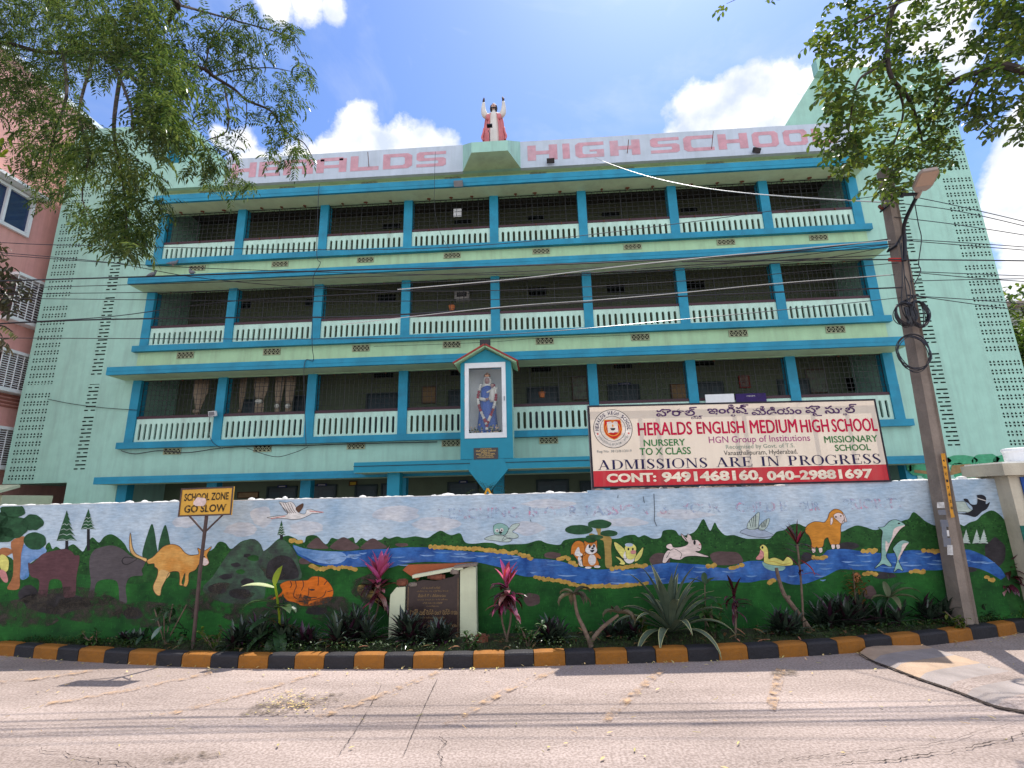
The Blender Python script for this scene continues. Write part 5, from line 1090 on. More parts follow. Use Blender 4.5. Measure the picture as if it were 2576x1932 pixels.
for (cu, cz_, hx, hz) in ((0, 0.150, 0.315, 0.008), (0, -0.150, 0.315, 0.008), (-0.307, 0, 0.008, 0.142), (0.307, 0, 0.008, 0.142)): m.obox(cS + a1 * cu + u1 * cz_ - n1 * 0.011, a1 * hx, n1 * 0.0025, u1 * hz, PIPE)
m.build('rim', bd)
SBLK = worn('worn black lettering', (0.03, 0.022, 0.012), 0.95, 30)
m = MB(); text_mesh(m, 'SCHOOL ZONE', cS + u1 * 0.055 - n1 * 0.011, a1, u1, 0.53, 0.085, SBLK, 0.025); text_mesh(m, 'GO SLOW', cS - u1 * 0.075 - n1 * 0.011, a1, u1, 0.50, 0.085, SBLK, 0.03); m.build('lettering', bd)
m = MB(); STK = mat('torn paper', (0.66, 0.50, 0.45), var=0.2, scale=20)
m.poly([cS - n1 * 0.013 + a1 * (-0.065 + 0.085 * math.cos(t) * random.uniform(0.8, 1.1)) + u1 * (0.0 + 0.055 * math.sin(t) * random.uniform(0.8, 1.15)) for t in [k * 0.52 for k in range(12)]], STK); m.build('torn_sticker', bd)

# ------------------------------------------------------------------ inauguration plaque
PY = 5.98; plq = thing('memorial_plaque', 'dark inscribed stone slab between two broken cream piers against the mural wall', 'memorial plaque', (-1.27, PY, 0.08))
m = MB()
m.prism([(-1.775, PY, 0.05), (-1.60, PY, 0.05), (-1.595, PY, 0.63), (-1.70, PY, 0.625), (-1.765, PY, 0.55), (-1.77, PY, 0.50)], (0, 0.13, 0), CREAM); m.build('pier', plq)
m = MB(); m.prism([(-0.965, PY, 0.05), (-0.775, PY, 0.05), (-0.785, PY, 0.83), (-0.83, PY, 0.845), (-0.965, PY, 0.80)], (0, 0.13, 0), CREAM); m.build('pier', plq)
GRAN = mat('polished granite', (0.035, 0.021, 0.019), rough=0.25, var=0.2, scale=30, spec=0.5); GOLD = paint('gold lettering', (0.26, 0.16, 0.07)); TERR = mat('terracotta plaster', (0.36, 0.09, 0.03), var=0.2, bump=0.3)
m = MB(); m.prism([(-1.58, PY + 0.01, 0.06), (-0.975, PY + 0.01, 0.06), (-0.975, PY + 0.01, 0.78), (-1.05, PY + 0.01, 0.73), (-1.25, PY + 0.01, 0.69), (-1.40, PY + 0.01, 0.70), (-1.58, PY + 0.01, 0.65)], (0, 0.02, 0), GRAN); slab = m.build('slab', plq)
m = MB(); ly = PY + 0.0075
def pt(s, cx, zc, w, h, b=0.0): text_mesh(m, s, (cx, ly, zc), (1, 0, 0), (0, 0, 1), w, h, GOLD, b)
pt('ఎల్ బి నగర్ సర్కిల్', -1.30, 0.615, 0.22, 0.022); pt('వార్డు నెం. 13, హైకోర్టు కాలనీ', -1.28, 0.578, 0.36, 0.024); pt('ప్రహరీ గోడ నిర్మాణము', -1.29, 0.534, 0.32, 0.034, 0.015); pt('అంచనా విలువ రూ. 9-76 లక్షలు', -1.28, 0.490, 0.35, 0.020); pt('తేది 04-10-2009', -1.28, 0.455, 0.22, 0.022); pt('శంకుస్థాపన', -1.28, 0.420, 0.14, 0.016)
pt('గౌ॥శ్రీ మల్ రెడ్డి రంగా రెడ్డి గారు', -1.275, 0.360, 0.55, 0.062, 0.02); pt('శాసన సభ్యులు, మలక్ పేట', -1.275, 0.300, 0.28, 0.020); pt('ముఖ్య అతిథి', -1.275, 0.267, 0.11, 0.018); pt('గౌ॥శ్రీ సుధీర్ రెడ్డి గారు', -1.275, 0.220, 0.54, 0.050, 0.02)
m.box(-1.565, -1.560, ly, ly + 0.002, 0.08, 0.63, GOLD); m.box(-0.992, -0.987, ly, ly + 0.002, 0.08, 0.72, GOLD); m.build('inscription', slab)
m = MB(); m.prism([(-1.66, PY + 0.10, 0.80), (-1.48, PY + 0.10, 0.68), (-1.45, PY + 0.10, 0.72), (-0.98, PY + 0.10, 0.80), (-0.80, PY + 0.10, 0.845), (-0.80, PY + 0.10, 0.865), (-1.60, PY + 0.10, 0.855)], (0, 0.06, 0), TERR); m.build('backing', plq)
m = MB(); m.obox((-1.22, PY + 0.02, 0.785), Vector((0.29, 0, 0.045)), (0, 0.05, 0), Vector((-0.003, 0, 0.016)), CREAM); m.obox((-0.90, PY + 0.03, 0.85), Vector((0.13, 0, 0.012)), (0, 0.07, 0), Vector((0, 0, 0.012)), CONC); m.build('coping', plq)
for nm, c, hs, rz, lab, mt in (('brick_fragment', (-1.64, PY + 0.03, 0.675), (0.065, 0.045, 0.035), 0.2, 'broken red brick lying on the left pier of the plaque', BRICK), ('brick_fragment', (-1.24, PY + 0.01, 0.735), (0.10, 0.035, 0.03), 0.05, 'flat brown brick wedged under the coping above the inscription', BRICK), ('rubble_stone', (-1.03, PY + 0.0, 0.79), (0.045, 0.04, 0.032), 0.3, 'rounded grey stone on top of the plaque near its right pier', CONC), ('rubble_stone', (-1.51, PY + 0.02, 0.655), (0.05, 0.04, 0.02), 0.5, 'flat grey rubble piece beside the red brick on the plaque', CONC), ('rubble_stone', (-0.70, PY - 0.2, 0.13), (0.07, 0.05, 0.045), 0.1, 'brown stone on the soil at the foot of the right plaque pier', BRICK)):
    m = MB(); bm_ = bmesh.new(); bmesh.ops.create_cube(bm_, size=2); bmesh.ops.bevel(bm_, geom=bm_.edges[:], offset=0.35, segments=2, affect='EDGES')
    vs = [Vector((v.co.x * hs[0] + random.uniform(-.004, .004), v.co.y * hs[1] + random.uniform(-.004, .004), v.co.z * hs[2] + random.uniform(-.004, .004))) for v in bm_.verts]
    vs = [Vector((v.x * math.cos(rz) - v.y * math.sin(rz) + c[0], v.x * math.sin(rz) + v.y * math.cos(rz) + c[1], v.z + c[2])) for v in vs]
    bm_.verts.index_update(); m.add(vs, [[v.index for v in f.verts] for f in bm_.faces], mt); bm_.free()
    tag(m.build(nm, origin=(c[0], c[1], c[2] - hs[2])), lab, 'rubble')
# ------------------------------------------------------------------ shrine over the porch
SX0, SX1, SY = -2.19, -0.745, 13.585
shr = thing('shrine', 'teal gabled shrine with a glazed white door standing over the entrance porch', 'shrine', (-1.46, SY, 2.71))
m = MB()
m.box(SX0, SX1, SY, SY + 0.03, 2.705, 3.27, TEAL2); m.box(SX0, -2.07, SY, SY + 0.03, 3.27, 5.45, TEAL2); m.box(-0.905, SX1, SY, SY + 0.03, 3.27, 5.45, TEAL2)
m.prism([(SX0, SY, 5.45), (SX1, SY, 5.45), (-1.467, SY, 5.85)], (0, 0.03, 0), TEAL2)
m.box(SX0, SX0 + 0.05, SY + 0.03, 14.40, 2.705, 5.45, MINT); m.box(SX1 - 0.05, SX1, SY + 0.03, 14.40, 2.705, 5.42, MINT)
m.box(SX0 + 0.05, SX1 - 0.05, 14.3, 14.40, 2.705, 5.45, WHITE); m.box(SX0 + 0.05, SX1 - 0.05, SY + 0.03, 14.3, 3.2, 3.28, WHITE)
m.prism([(-1.97, SY, 2.415), (-1.90, SY, 2.7), (-1.0, SY, 2.7), (-0.89, SY, 2.415), (-1.46, SY, 1.75)], (0, -0.006, 0), TEAL2)
m.prism([(-1.97, SY, 2.40), (-0.89, SY, 2.40), (-1.46, SY, 1.75)], (0, 0.25, 0), TEAL2)
m.build('body', shr)
m = MB()
for sx in (-1, 1):
    e = Vector((sx * 0.90, 0, -0.52)).normalized(); nn = Vector((sx * 0.52, 0, 0.90)).normalized()
    a = Vector((-1.467, 13.9, 5.895)); c = a + e * 0.51
    m.obox(c + nn * 0.045, e * 0.52, (0, 0.53, 0), nn * 0.022, REDTILE)
    m.obox(c + nn * 0.005, e * 0.50, (0, 0.50, 0), nn * 0.017, LIME)
m.build('roof', shr)
m = MB(); y = SY - 0.02
for (a, b, c, d) in ((-2.068, -0.907, 5.30, 5.45), (-2.068, -0.907, 3.27, 3.415), (-2.068, -1.955, 3.415, 5.30), (-1.02, -0.907, 3.415, 5.30)): m.box(a, b, y, y + 0.05, c, d, WHITE)
fr = m.build('door_frame', shr)
GL = bpy.data.materials.new('shrine glass'); GL.use_nodes = True; gn = GL.node_tree.nodes; gl_ = GL.node_tree.links
gt = gn.new('ShaderNodeBsdfTransparent'); gg = gn.new('ShaderNodeBsdfGlossy'); gg.inputs['Roughness'].default_value = 0.02; gm = gn.new('ShaderNodeMixShader'); gf = gn.new('ShaderNodeFresnel'); gf.inputs['IOR'].default_value = 1.38
gl_.new(gf.outputs[0], gm.inputs[0]); gl_.new(gt.outputs[0], gm.inputs[1]); gl_.new(gg.outputs[0], gm.inputs[2]); gl_.new(gm.outputs[0], gn['Material Output'].inputs['Surface'])
m = MB(); m.box(-1.955, -1.02, y + 0.02, y + 0.026, 3.415, 5.30, GL); m.build('glass', fr)
m = MB(); [m.box(-2.085, -2.069, y - 0.005, y + 0.03, z, z + 0.10, GREY) for z in (3.5, 4.3, 5.1)]; m.tube([(-0.955, y - 0.02, 4.3), (-0.955, y - 0.02, 4.42)], 0.012, GREY); m.build('hinge', fr)
m = MB(); m.box(-1.82, -1.155, SY - 0.02, SY - 0.002, 2.69, 3.0, GRAN); pn = m.build('name_plaque', shr)
m = MB(); GOLD2 = paint('gilt letters', (0.62, 0.40, 0.12))
for s, zc, wd, h in (('INSTITUTION', 2.967, 0.30, 0.028), ('OUR LADY SHRINE', 2.918, 0.55, 0.042), ('BLESSED BY', 2.872, 0.25, 0.028), ('REV. FATHER', 2.83, 0.52, 0.036), ('VICAR GENERAL', 2.787, 0.40, 0.028), ('HYDERABAD', 2.745, 0.45, 0.026)): text_mesh(m, s, (-1.487, SY - 0.0225, zc), (1, 0, 0), (0, 0, 1), wd, h, GOLD2, 0.02)
m.build('inscription', pn)
# figure behind the glass: veiled woman in blue carrying a child
BLUE = mat('blue robe paint', (0.02, 0.10, 0.42), rough=0.5, var=0.15, scale=6); WROBE = mat('white robe paint', (0.70, 0.68, 0.60), rough=0.5); HAIR = mat('dark hair paint', (0.02, 0.014, 0.012), rough=0.5)
sx, sy = -1.47, 13.98
mad = thing('shrine_statue', 'painted crowned woman in blue robe holding a child behind the shrine glass', 'statue', (sx, sy, 3.285))
m = MB(); m.loft([(sx, sy, 3.285, .30, .2), (sx, sy, 3.5, .30, .2), (sx, sy, 4.0, .25, .17), (sx, sy, 4.35, .23, .16), (sx, sy, 4.62, .235, .15), (sx, sy, 4.76, .20, .12), (sx, sy, 4.83, .07, .07), (sx, sy, 4.92, .06, .06)], BLUE, 28, 0.06, 8)
m.tube([(sx - .2, sy - .02, 4.68), (sx - .26, sy - .1, 4.45), (sx - .02, sy - .2, 4.38)], [.07, .065, .05], WROBE, 8); m.tube([(sx + .2, sy - .02, 4.68), (sx + .25, sy - .12, 4.46), (sx + .06, sy - .2, 4.42)], [.07, .065, .05], WROBE, 8); m.ball((sx, sy - .2, 4.40), .06, .05, .04, PINKSKIN)
m.build('robe', mad, smooth=True)
m = MB(); m.ball((sx, sy - .02, 5.0), .085, .10, .12, PINKSKIN, 14, 10); m.ball((sx, sy - .12, 4.985), .014, .02, .02, PINKSKIN); [m.ball((sx + k * .032, sy - .105, 5.02), .013, .01, .008, HAIR) for k in (-1, 1)]; m.tube([(sx - .022, sy - .110, 4.945), (sx + .022, sy - .110, 4.945)], .006, mat('lip paint', (0.35, 0.06, 0.05)), 5); m.build('head', mad, smooth=True)
m = MB(); m.loft([(sx, sy + .06, 4.3, .28, .12), (sx, sy + .05, 4.7, .24, .12), (sx, sy + .04, 4.9, .14, .11), (sx, sy + .03, 5.05, .125, .11), (sx, sy + .02, 5.13, .09, .09), (sx, sy + .02, 5.15, .02, .02)], WROBE, 20, 0.04, 7); m.build('veil', mad, smooth=True)
m = MB(); m.loft([(sx, sy, 5.12, .09, .09), (sx, sy, 5.17, .10, .10), (sx, sy, 5.22, .075, .075), (sx, sy, 5.26, .02, .02)], mat('gilt crown', (0.5, 0.22, 0.08), rough=0.3, metal=0.5), 12, 0.1, 6); m.build('crown', mad)
cx_ = sx + .17
m = MB(); m.loft([(cx_, sy - .18, 4.32, .08, .07), (cx_, sy - .18, 4.5, .10, .08), (cx_, sy - .18, 4.66, .085, .07), (cx_, sy - .18, 4.72, .03, .03)], WROBE, 14, .05, 6); m.ball((cx_, sy - .19, 4.80), .062, .065, .08, PINKSKIN); m.ball((cx_, sy - .17, 4.83), .066, .066, .07, HAIR); m.ball((cx_, sy - .2, 4.795), .054, .06, .065, PINKSKIN); m.tube([(cx_ - .07, sy - .2, 4.64), (cx_ - .16, sy - .27, 4.58)], [.03, .02], WROBE, 6); m.tube([(cx_ + .07, sy - .2, 4.64), (cx_ + .15, sy - .26, 4.72)], [.03, .02], WROBE, 6); m.build('child', mad, smooth=True)
m = MB(); RF = paint('garland red', (0.30, 0.015, 0.03)); GRL = crom([(sx - .17, sy - .20, 4.82), (sx - .25, sy - .23, 4.45), (sx - .2, sy - .25, 4.15), (sx - .06, sy - .26, 3.8), (sx, sy - .26, 3.7), (sx + .07, sy - .26, 3.82), (sx + .2, sy - .25, 4.15), (sx + .27, sy - .25, 4.5), (sx + .2, sy - .2, 4.82)], 5)
for i, p in enumerate(GRL): m.ball(p, .045, .04, .05, WROBE if (i // 3) % 2 == 0 else RF, 7, 5)
for z in (3.63, 3.55): m.ball((sx, sy - .26, z), .05, .045, .045, RF if z > 3.6 else WROBE, 7, 5)
tag(m.build('garland', origin=(sx, sy - .2, 3.5)), 'red and white flower garland hung round the shrine statue', 'garland')
# bunches of flowers at the feet
FLW = mat('dried flower heads', (0.45, 0.36, 0.22), var=0.4, island=0.4)
for k, (dx, nme) in enumerate(((-0.30, 'pale flower bunch to the left of the shrine statue feet'), (0.18, 'pale flower bunch to the right of the shrine statue feet'))):
    m = MB()
    for j in range(40): m.ball((sx + dx + random.gauss(0, .10), sy - .28 + random.gauss(0, .02), 3.36 + abs(random.gauss(0, .12))), .028, .025, .028, FLW if j % 3 else LEAFD, 5, 4)
    tag(m.build('flower_bunch', origin=(sx + dx, sy - .28, 3.285)), nme, 'flowers')
# floodlight on the ridge
FLENS = mat('dark lamp glass', (0.02, 0.02, 0.024), rough=0.15)
def floodlight(loc, label, face=(0, -1, -0.2), size=0.16, mt=None, stand=0.12):
    loc = Vector(loc); f = Vector(face).normalized(); r = f.cross(Vector((0, 0, 1))).normalized(); u = r.cross(f)
    t = thing('floodlight', label, 'floodlight', loc, 'floodlights fixed to the school front')
    m = MB(); m.obox(loc + Vector((0, 0, stand)) + f * 0.0, r * size, f * size * .3, u * size * .62, mt or BLACK)
    for k in range(5): m.obox(loc + Vector((0, 0, stand)) - f * size * .38 + r * size * (-.7 + .35 * k), r * .006, f * size * .1, u * size * .5, mt or BLACK)
    m.build('housing', t)
    m = MB(); m.obox(loc + Vector((0, 0, stand)) + f * size * .305, r * size * .85, f * .003, u * size * .48, GREY if mt else FLENS); m.build('lens', t)
    m = MB(); m.tube([loc, loc + Vector((0, 0, stand * .5)), loc + Vector((0, 0, stand * .7)) - r * size * .5], .012, mt or BLACK); m.build('bracket', t); return t
floodlight((-1.48, 13.6, 5.93), 'black floodlight on the ridge of the shrine roof', (0, -1, -0.15), 0.15)
a = on_y(1385, 403, 14.75); floodlight((a.x, 14.74, a.z - 0.06), 'black floodlight fixed below the H of HIGH on the parapet', (0, -1, -.7), .13, None, .05)
a = on_y(1903, 377, 14.75); floodlight((a.x, 14.74, a.z - 0.06), 'dark floodlight fixed below the letter C H O of SCHOOL on the parapet', (.3, -1, -.7), .13, None, .05)
a = on_y(536, 1042, 15.0); floodlight((a.x, 14.98, a.z - 0.1), 'small white floodlight on the first floor rail at the second column', (-.2, -1, -.3), .13, WHITE, .1)
a = on_y(1153, 461, 14.42); floodlight((a.x, 14.44, a.z + .0), 'slim pale lamp under the top sunshade left of the middle', (0, -1, -.9), .15, GREY, .02)
a = on_y(1232, 318, 13.95); floodlight((a.x, 13.90, 13.05), 'black floodlight on a stick in front of the rooftop statue', (0, .3, .6), .09, None, a.z - 13.05)
# thin rods projecting from the parapet
for x, y, L in ((928, 418, .5), (1578, 384, .42), (1790, 373, .6), (703, 440, .4)):
    a = on_y(x, y, 14.84); m = MB(); m.tube([a, a + Vector((.03, -.25, L * .8))], .012, RUST, 5)
    tag(m.build('rusty_rod', origin=a), 'rusty rod sticking out of the lettered parapet at the letter %s' % {928: 'A of the first word', 1578: 'H that ends HIGH', 1790: 'C of SCHOOL', 703: 'R of the first word'}[x], 'rod', 'rods on the parapet')

# ------------------------------------------------------------------ rooftop statue with raised arms
ROBE = mat('statue white robe', (0.66, 0.62, 0.56), rough=0.6, var=0.06, dirt=0.3); CLOAK = mat('statue red cloak', (0.58, 0.17, 0.18), rough=0.6, var=0.18, scale=5, dirt=0.3, dirtcol=(0.5, 0.3, 0.3)); SKIN = mat('statue skin paint', (0.56, 0.36, 0.30), rough=0.6); HAND = mat('statue hand paint', (0.075, 0.045, 0.045), rough=0.6)
sx, sy, sz = -1.18, 14.30, 13.06
st = thing('rooftop_statue', 'white robed bearded statue with red cloak and both arms raised on the roof bay', 'statue', (sx, sy, sz))
m = MB()
rings = [(sx, sy, sz + z, rx, ry) for z, rx, ry in ((0, .20, .15), (.3, .19, .15), (.6, .18, .145), (.85, .165, .135), (1.0, .16, .13), (1.15, .18, .135), (1.3, .19, .13), (1.38, .17, .115), (1.43, .08, .08), (1.50, .055, .06), (1.56, .05, .055))]
m.loft(rings, ROBE, 44, 0.055, 11)
for s_ in (-1, 1):
    m.tube(crom([(sx + s_ * .13, sy, sz + 1.33), (sx + s_ * .27, sy - .05, sz + 1.28), (sx + s_ * .335, sy - .08, sz + 1.42), (sx + s_ * .345, sy - .08, sz + 1.64), (sx + s_ * .335, sy - .08, sz + 1.78)], 4), [.085, .088, .09, .093, .098, .102, .105, .102, .095, .087, .08, .074, .068, .062, .058, .055, .052], ROBE, 12)
m.build('body', st, smooth=True)
m = MB()
for s_ in (-1, 1):
    v = []; f = []; n = 9; Z = [0, .2, .42, .62, .85, 1.05, 1.2, 1.34]; OUT = [.37, .375, .40, .385, .35, .33, .31, .22]; IN = [.165, .165, .16, .155, .15, .135, .115, .10]
    for j, z in enumerate(Z):
        for i in range(n):
            t = i / (n - 1); x = IN[j] + (OUT[j] - IN[j]) * t
            v.append((sx + s_ * x, sy - .11 * (1 - t) ** .6 + .035 * math.sin(t * 16 + j * .4) + .06 * t - .02, sz + z))
    nv = len(v); v += [(x, y + .10 + .0, z) for x, y, z in v]
    for j in range(len(Z) - 1):
        for i in range(n - 1):
            q = (j * n + i, j * n + i + 1, (j + 1) * n + i + 1, (j + 1) * n + i); f += [q, tuple(k + nv for k in reversed(q))]
        f += [(j * n, (j + 1) * n, (j + 1) * n + nv, j * n + nv), (j * n + n - 1, j * n + n - 1 + nv, (j + 1) * n + n - 1 + nv, (j + 1) * n + n - 1)]
    f += [tuple(range((len(Z) - 1) * n, len(Z) * n)) + tuple(range(len(Z) * n - 1 + nv, (len(Z) - 1) * n - 1 + nv, -1))]
    m.add(v, f, CLOAK)
    m.ball((sx + s_ * .19, sy - .12, sz + 1.18), .075, .06, .11, CLOAK)
    m.tube(crom([(sx + s_ * .36, sy - .02, sz + .35), (sx + s_ * .41, sy - .04, sz + .45), (sx + s_ * .36, sy - .05, sz + .62), (sx + s_ * .34, sy - .03, sz + .8)], 4), .035, CLOAK, 7)
m.loft([(sx, sy + .11, sz, .36, .07), (sx, sy + .11, sz + .5, .36, .07), (sx, sy + .10, sz + 1.0, .31, .07), (sx, sy + .08, sz + 1.36, .22, .06), (sx, sy + .06, sz + 1.42, .1, .05)], CLOAK, 24, .05, 9)
m.build('cloak', st, smooth=True)
hz = sz + 1.645
m = MB(); m.ball((sx, sy - .045, hz), .078, .10, .118, SKIN, 16, 12); m.ball((sx, sy - .147, hz - .005), .015, .022, .026, SKIN, 8, 6)
for k in (-1, 1): m.ball((sx + k * .03, sy - .132, hz + .022), .013, .01, .008, HAIR, 6, 5); m.ball((sx + k * .03, sy - .134, hz + .04), .02, .008, .005, HAIR, 6, 4); m.ball((sx + k * .077, sy - .01, hz), .012, .02, .03, SKIN, 6, 5)
m.tube([(sx - .022, sy - .140, hz - .045), (sx + .022, sy - .140, hz - .045)], .006, mat('statue lip', (0.28, 0.07, 0.06)), 5)
m.build('head', st, smooth=True)
m = MB(); m.ball((sx, sy + .02, hz + .062), .092, .09, .10, HAIR, 14, 10)
for k in (-1, 1): m.tube(crom([(sx + k * .07, sy - .04, hz + .07), (sx + k * .092, sy - .03, hz - .04), (sx + k * .085, sy - .04, hz - .17), (sx + k * .07, sy - .06, hz - .20)], 4), [.03, .034, .036, .038, .04, .04, .038, .036, .034, .03, .026, .022, .014], HAIR, 8)
m.tube(crom([(sx - .066, sy - .07, hz - .03), (sx - .045, sy - .105, hz - .085), (sx, sy - .12, hz - .105), (sx + .045, sy - .105, hz - .085), (sx + .066, sy - .07, hz - .03)], 3), [.010, .013, .016, .019, .022, .024, .026, .024, .022, .019, .016, .013, .010], HAIR, 7)
m.build('hair', st, smooth=True)
for s_ in (-1, 1):
    m = MB(); b = Vector((sx + s_ * .335, sy - .08, sz + 1.78)); m.tube([b, b + Vector((0, 0, .05))], [.036, .034], HAND, 8); m.obox(b + Vector((0, 0, .09)), (.030, .012, 0), (-.014, .046, 0), (0, 0, .05), HAND)
    for k, (L, dy) in enumerate(((.075, -.034), (.09, -.012), (.085, .012), (.065, .033))): m.tube([b + Vector((0, dy, .12)), b + Vector((-s_ * .006, dy, .12 + L * .55)), b + Vector((-s_ * .018, dy, .12 + L))], [.016, .0145, .011], HAND, 6)
    m.tube([b + Vector((-s_ * .01, -.04, .06)), b + Vector((-s_ * .03, -.065, .10)), b + Vector((-s_ * .036, -.07, .13))], [.018, .016, .012], HAND, 6)
    m.build('hand', st, smooth=True)

# ------------------------------------------------------------------ things along the corridors
FABR = mat('striped curtain cloth', (0.36, 0.28, 0.20), rough=0.95, var=0.2, scale=12, dirt=0.5, dirtcol=(0.10, 0.05, 0.03), streak=True)
for k, (x0, x1, knot, lab) in enumerate(((1215, 1310, 0.98, 'beige striped curtain tied low in the first bay of the first floor'), (1512, 1550, 0.98, 'narrow gathered curtain next to the first teal column on the first floor'), (1600, 1690, 0.72, 'wide beige curtain with a fat bow in the second bay of the first floor'), (1735, 1790, 0.85, 'gathered curtain right of the wide bow curtain in the second bay'), (1800, 1862, 0.85, 'rightmost gathered curtain in the second bay of the first floor'))):
    a, b, z, t = bx(4, x0, x1, 780, 1000, None, 16.0); cxm = (a + b) / 2; wd = (b - a) / 2; m = MB(); H = 5.95 - z; zk = 5.95 - H * knot
    m.loft([(cxm, 16.0, z - .3, wd * .55, .05), (cxm, 16.0, z + .1, wd * .6, .06), (cxm, 16.0, zk + .12, wd * .55, .06), (cxm, 16.0, zk, wd * .32, .05), (cxm, 16.0, zk - .0 + .15, wd * .6, .06), (cxm, 16.0, 5.5, wd * .95, .06), (cxm, 16.0, 5.95, wd, .06)] if knot < .9 else [(cxm, 16.0, z - .3, wd * .3, .05), (cxm, 16.0, z + .1, wd * .3, .05), (cxm, 16.0, z + .5, wd * .7, .06), (cxm, 16.0, 5.4, wd * .95, .06), (cxm, 16.0, 5.95, wd, .06)], FABR, 24, 0.16, 5)
    m.ball((cxm, 15.95, zk), wd * .55, .07, .09, WROBE if k >= 2 else FABR, 8, 6)
    tag(m.build('curtain', origin=(cxm, 16.0, z), smooth=True), lab, 'curtain', 'tied curtains on the first floor')
def board(n, x0, x1, y0, y1, col, lab, cat='notice board', nm='notice_board', frame=(0.10, 0.05, 0.03)):
    a, b, z, t = bx(n, x0, x1, y0, y1, None, YB - .04); tt = thing(nm, lab, cat, ((a + b) / 2, YB - .04, z)); m = MB(); m.box(a + .03, b - .03, YB - .035, YB - .012, z + .03, t - .03, col); m.build('sheet', tt)
    m = MB(); F = paint('frame ' + lab[:12], frame)
    for q in ((a, b, z, z + .03), (a, b, t - .03, t), (a, a + .03, z + .03, t - .03), (b - .03, b, z + .03, t - .03)): m.box(q[0], q[1], YB - .05, YB - .01, q[2], q[3], F)
    m.build('frame', tt)
MAPM = mat('wall map print', (0.30, 0.22, 0.20), var=0.5, scale=5, hue2=(0.20, 0.30, 0.20)); CORK = mat('cork sheet', (0.30, 0.19, 0.09), var=0.3); PORT = mat('portrait print', (0.25, 0.03, 0.03), var=0.6, scale=6, hue2=(0.35, 0.28, 0.22))
board(5, 505, 595, 838, 945, CORK, 'brown framed notice board left of the shrine on the first floor'); board(5, 1455, 1552, 768, 925, MAPM, 'tall printed wall map right of the shrine on the first floor', 'wall map', 'wall_map'); board(5, 2080, 2190, 820, 930, CORK, 'low brown notice board behind the column above the hoarding', )
board(6, 360, 428, 762, 848, PORT, 'red framed portrait picture above the hoarding on the first floor', 'picture', 'framed_picture', (0.3, 0.03, 0.03)); board(6, 790, 915, 722, 880, MAPM, 'wide printed wall map in the last bay of the first floor', 'wall map', 'wall_map')
board(4, 1500, 1635, 1505, 1545, CORK, 'small notice board behind the school zone sign on the ground floor'); board(5, 45, 95, 1437, 1467, paint('yellow notice', (0.55, 0.35, 0.04)), 'small yellow notice on the ground floor wall', 'notice', 'notice')
# name boards over the doors
NBM = paint('blue name board', (0.03, 0.04, 0.14))
for n, x0, x1, y0, y1, lab in ((5, 1748, 1825, 808, 828, 'blue name board over the door above the hoarding'), (4, 1755, 1812, 1463, 1478, 'dark name board over the ground floor door right of the school zone sign'), (4, 2003, 2065, 1453, 1468, 'dark name board over the third ground floor door'), (5, 740, 795, 1433, 1450, 'dark name board over the ground floor door left of the teal wedge')):
    a, b, z, t = bx(n, x0, x1, y0, y1, None, YB - .1); m = MB(); m.box(a, b, YB - .1, YB - .07, z, t, NBM); m.box(a + .05, b - .05, YB - .104, YB - .1005, (z + t) / 2 - .015, (z + t) / 2 + .015, WHT); tag(m.build('name_board', origin=((a + b) / 2, YB - .1, z)), lab, 'name board')
# air conditioner
a, b, z, t = bx(5, 712, 803, 228, 276, None, YB - .3); ac = thing('air_conditioner', 'white window air conditioner on the second floor corridor wall', 'air conditioner', ((a + b) / 2, YB - .3, z))
m = MB(); m.box(a, b, YB - .3, YB - .01, z, t, WHITE); m.build('casing', ac); m = MB(); [m.box(a + .08, b - .08, YB - .315, YB - .301, z + (t - z) * (.25 + .1 * k), z + (t - z) * (.25 + .1 * k) + .02, BLACK) for k in range(6)]; m.build('louvre', ac)
# flower pots on the rails
TERRA = mat('terracotta pot', (0.42, 0.13, 0.04), rough=0.8, var=0.2); SPRIG = mat('pot plant leaf', (0.07, 0.05, 0.02), var=0.4)
for (x, y, lab) in ((1137, 772, 'terracotta pot with a dry plant on the second floor rail'), (1363, 992, 'orange pot hanging behind the first floor grille right of the shrine')):
    a = on_y(x, y, 15.45); tt = thing('flower_pot', lab, 'flower pot', (a.x, a.y, a.z - .12)); m = MB(); m.loft([(a.x, a.y, a.z - .12, .075, .075), (a.x, a.y, a.z + .02, .11, .11), (a.x, a.y, a.z + .05, .12, .12), (a.x, a.y, a.z + .06, .08, .08)], TERRA, 14); m.build('pot', tt)
    m = MB(); [m.blade((a.x, a.y, a.z + .05), random.uniform(0, 6.28), random.uniform(.3, 1.4), random.uniform(.1, .22), .03, .8, SPRIG, 3) for k in range(16)]; m.build('plant', tt)
# a white sheet and a purple board hung over the rail behind the hoarding
a, b = on_y(1774, 1006, 15.0), on_y(1846, 1004, 15.0); m = MB(); m.box(a.x, b.x, 14.96, 14.99, a.z - .5, a.z + .14, WHITE); tag(m.build('white_board', origin=(a.x, 15, a.z)), 'white board hung on the balcony rail just above the hoarding', 'board')
a, b = on_y(1850, 1006, 15.0), on_y(1926, 1003, 15.0); m = MB(); m.box(a.x, b.x, 14.95, 14.985, a.z - .5, a.z + .16, paint('purple board', (0.035, 0.018, 0.10))); text_mesh(m, 'WELCOME', ((a.x + b.x) / 2, 14.946, a.z + .08), (1, 0, 0), (0, 0, 1), .25, .04, WHT); tag(m.build('purple_board', origin=(a.x, 15, a.z)), 'dark purple board hung on the balcony rail just above the hoarding', 'board')
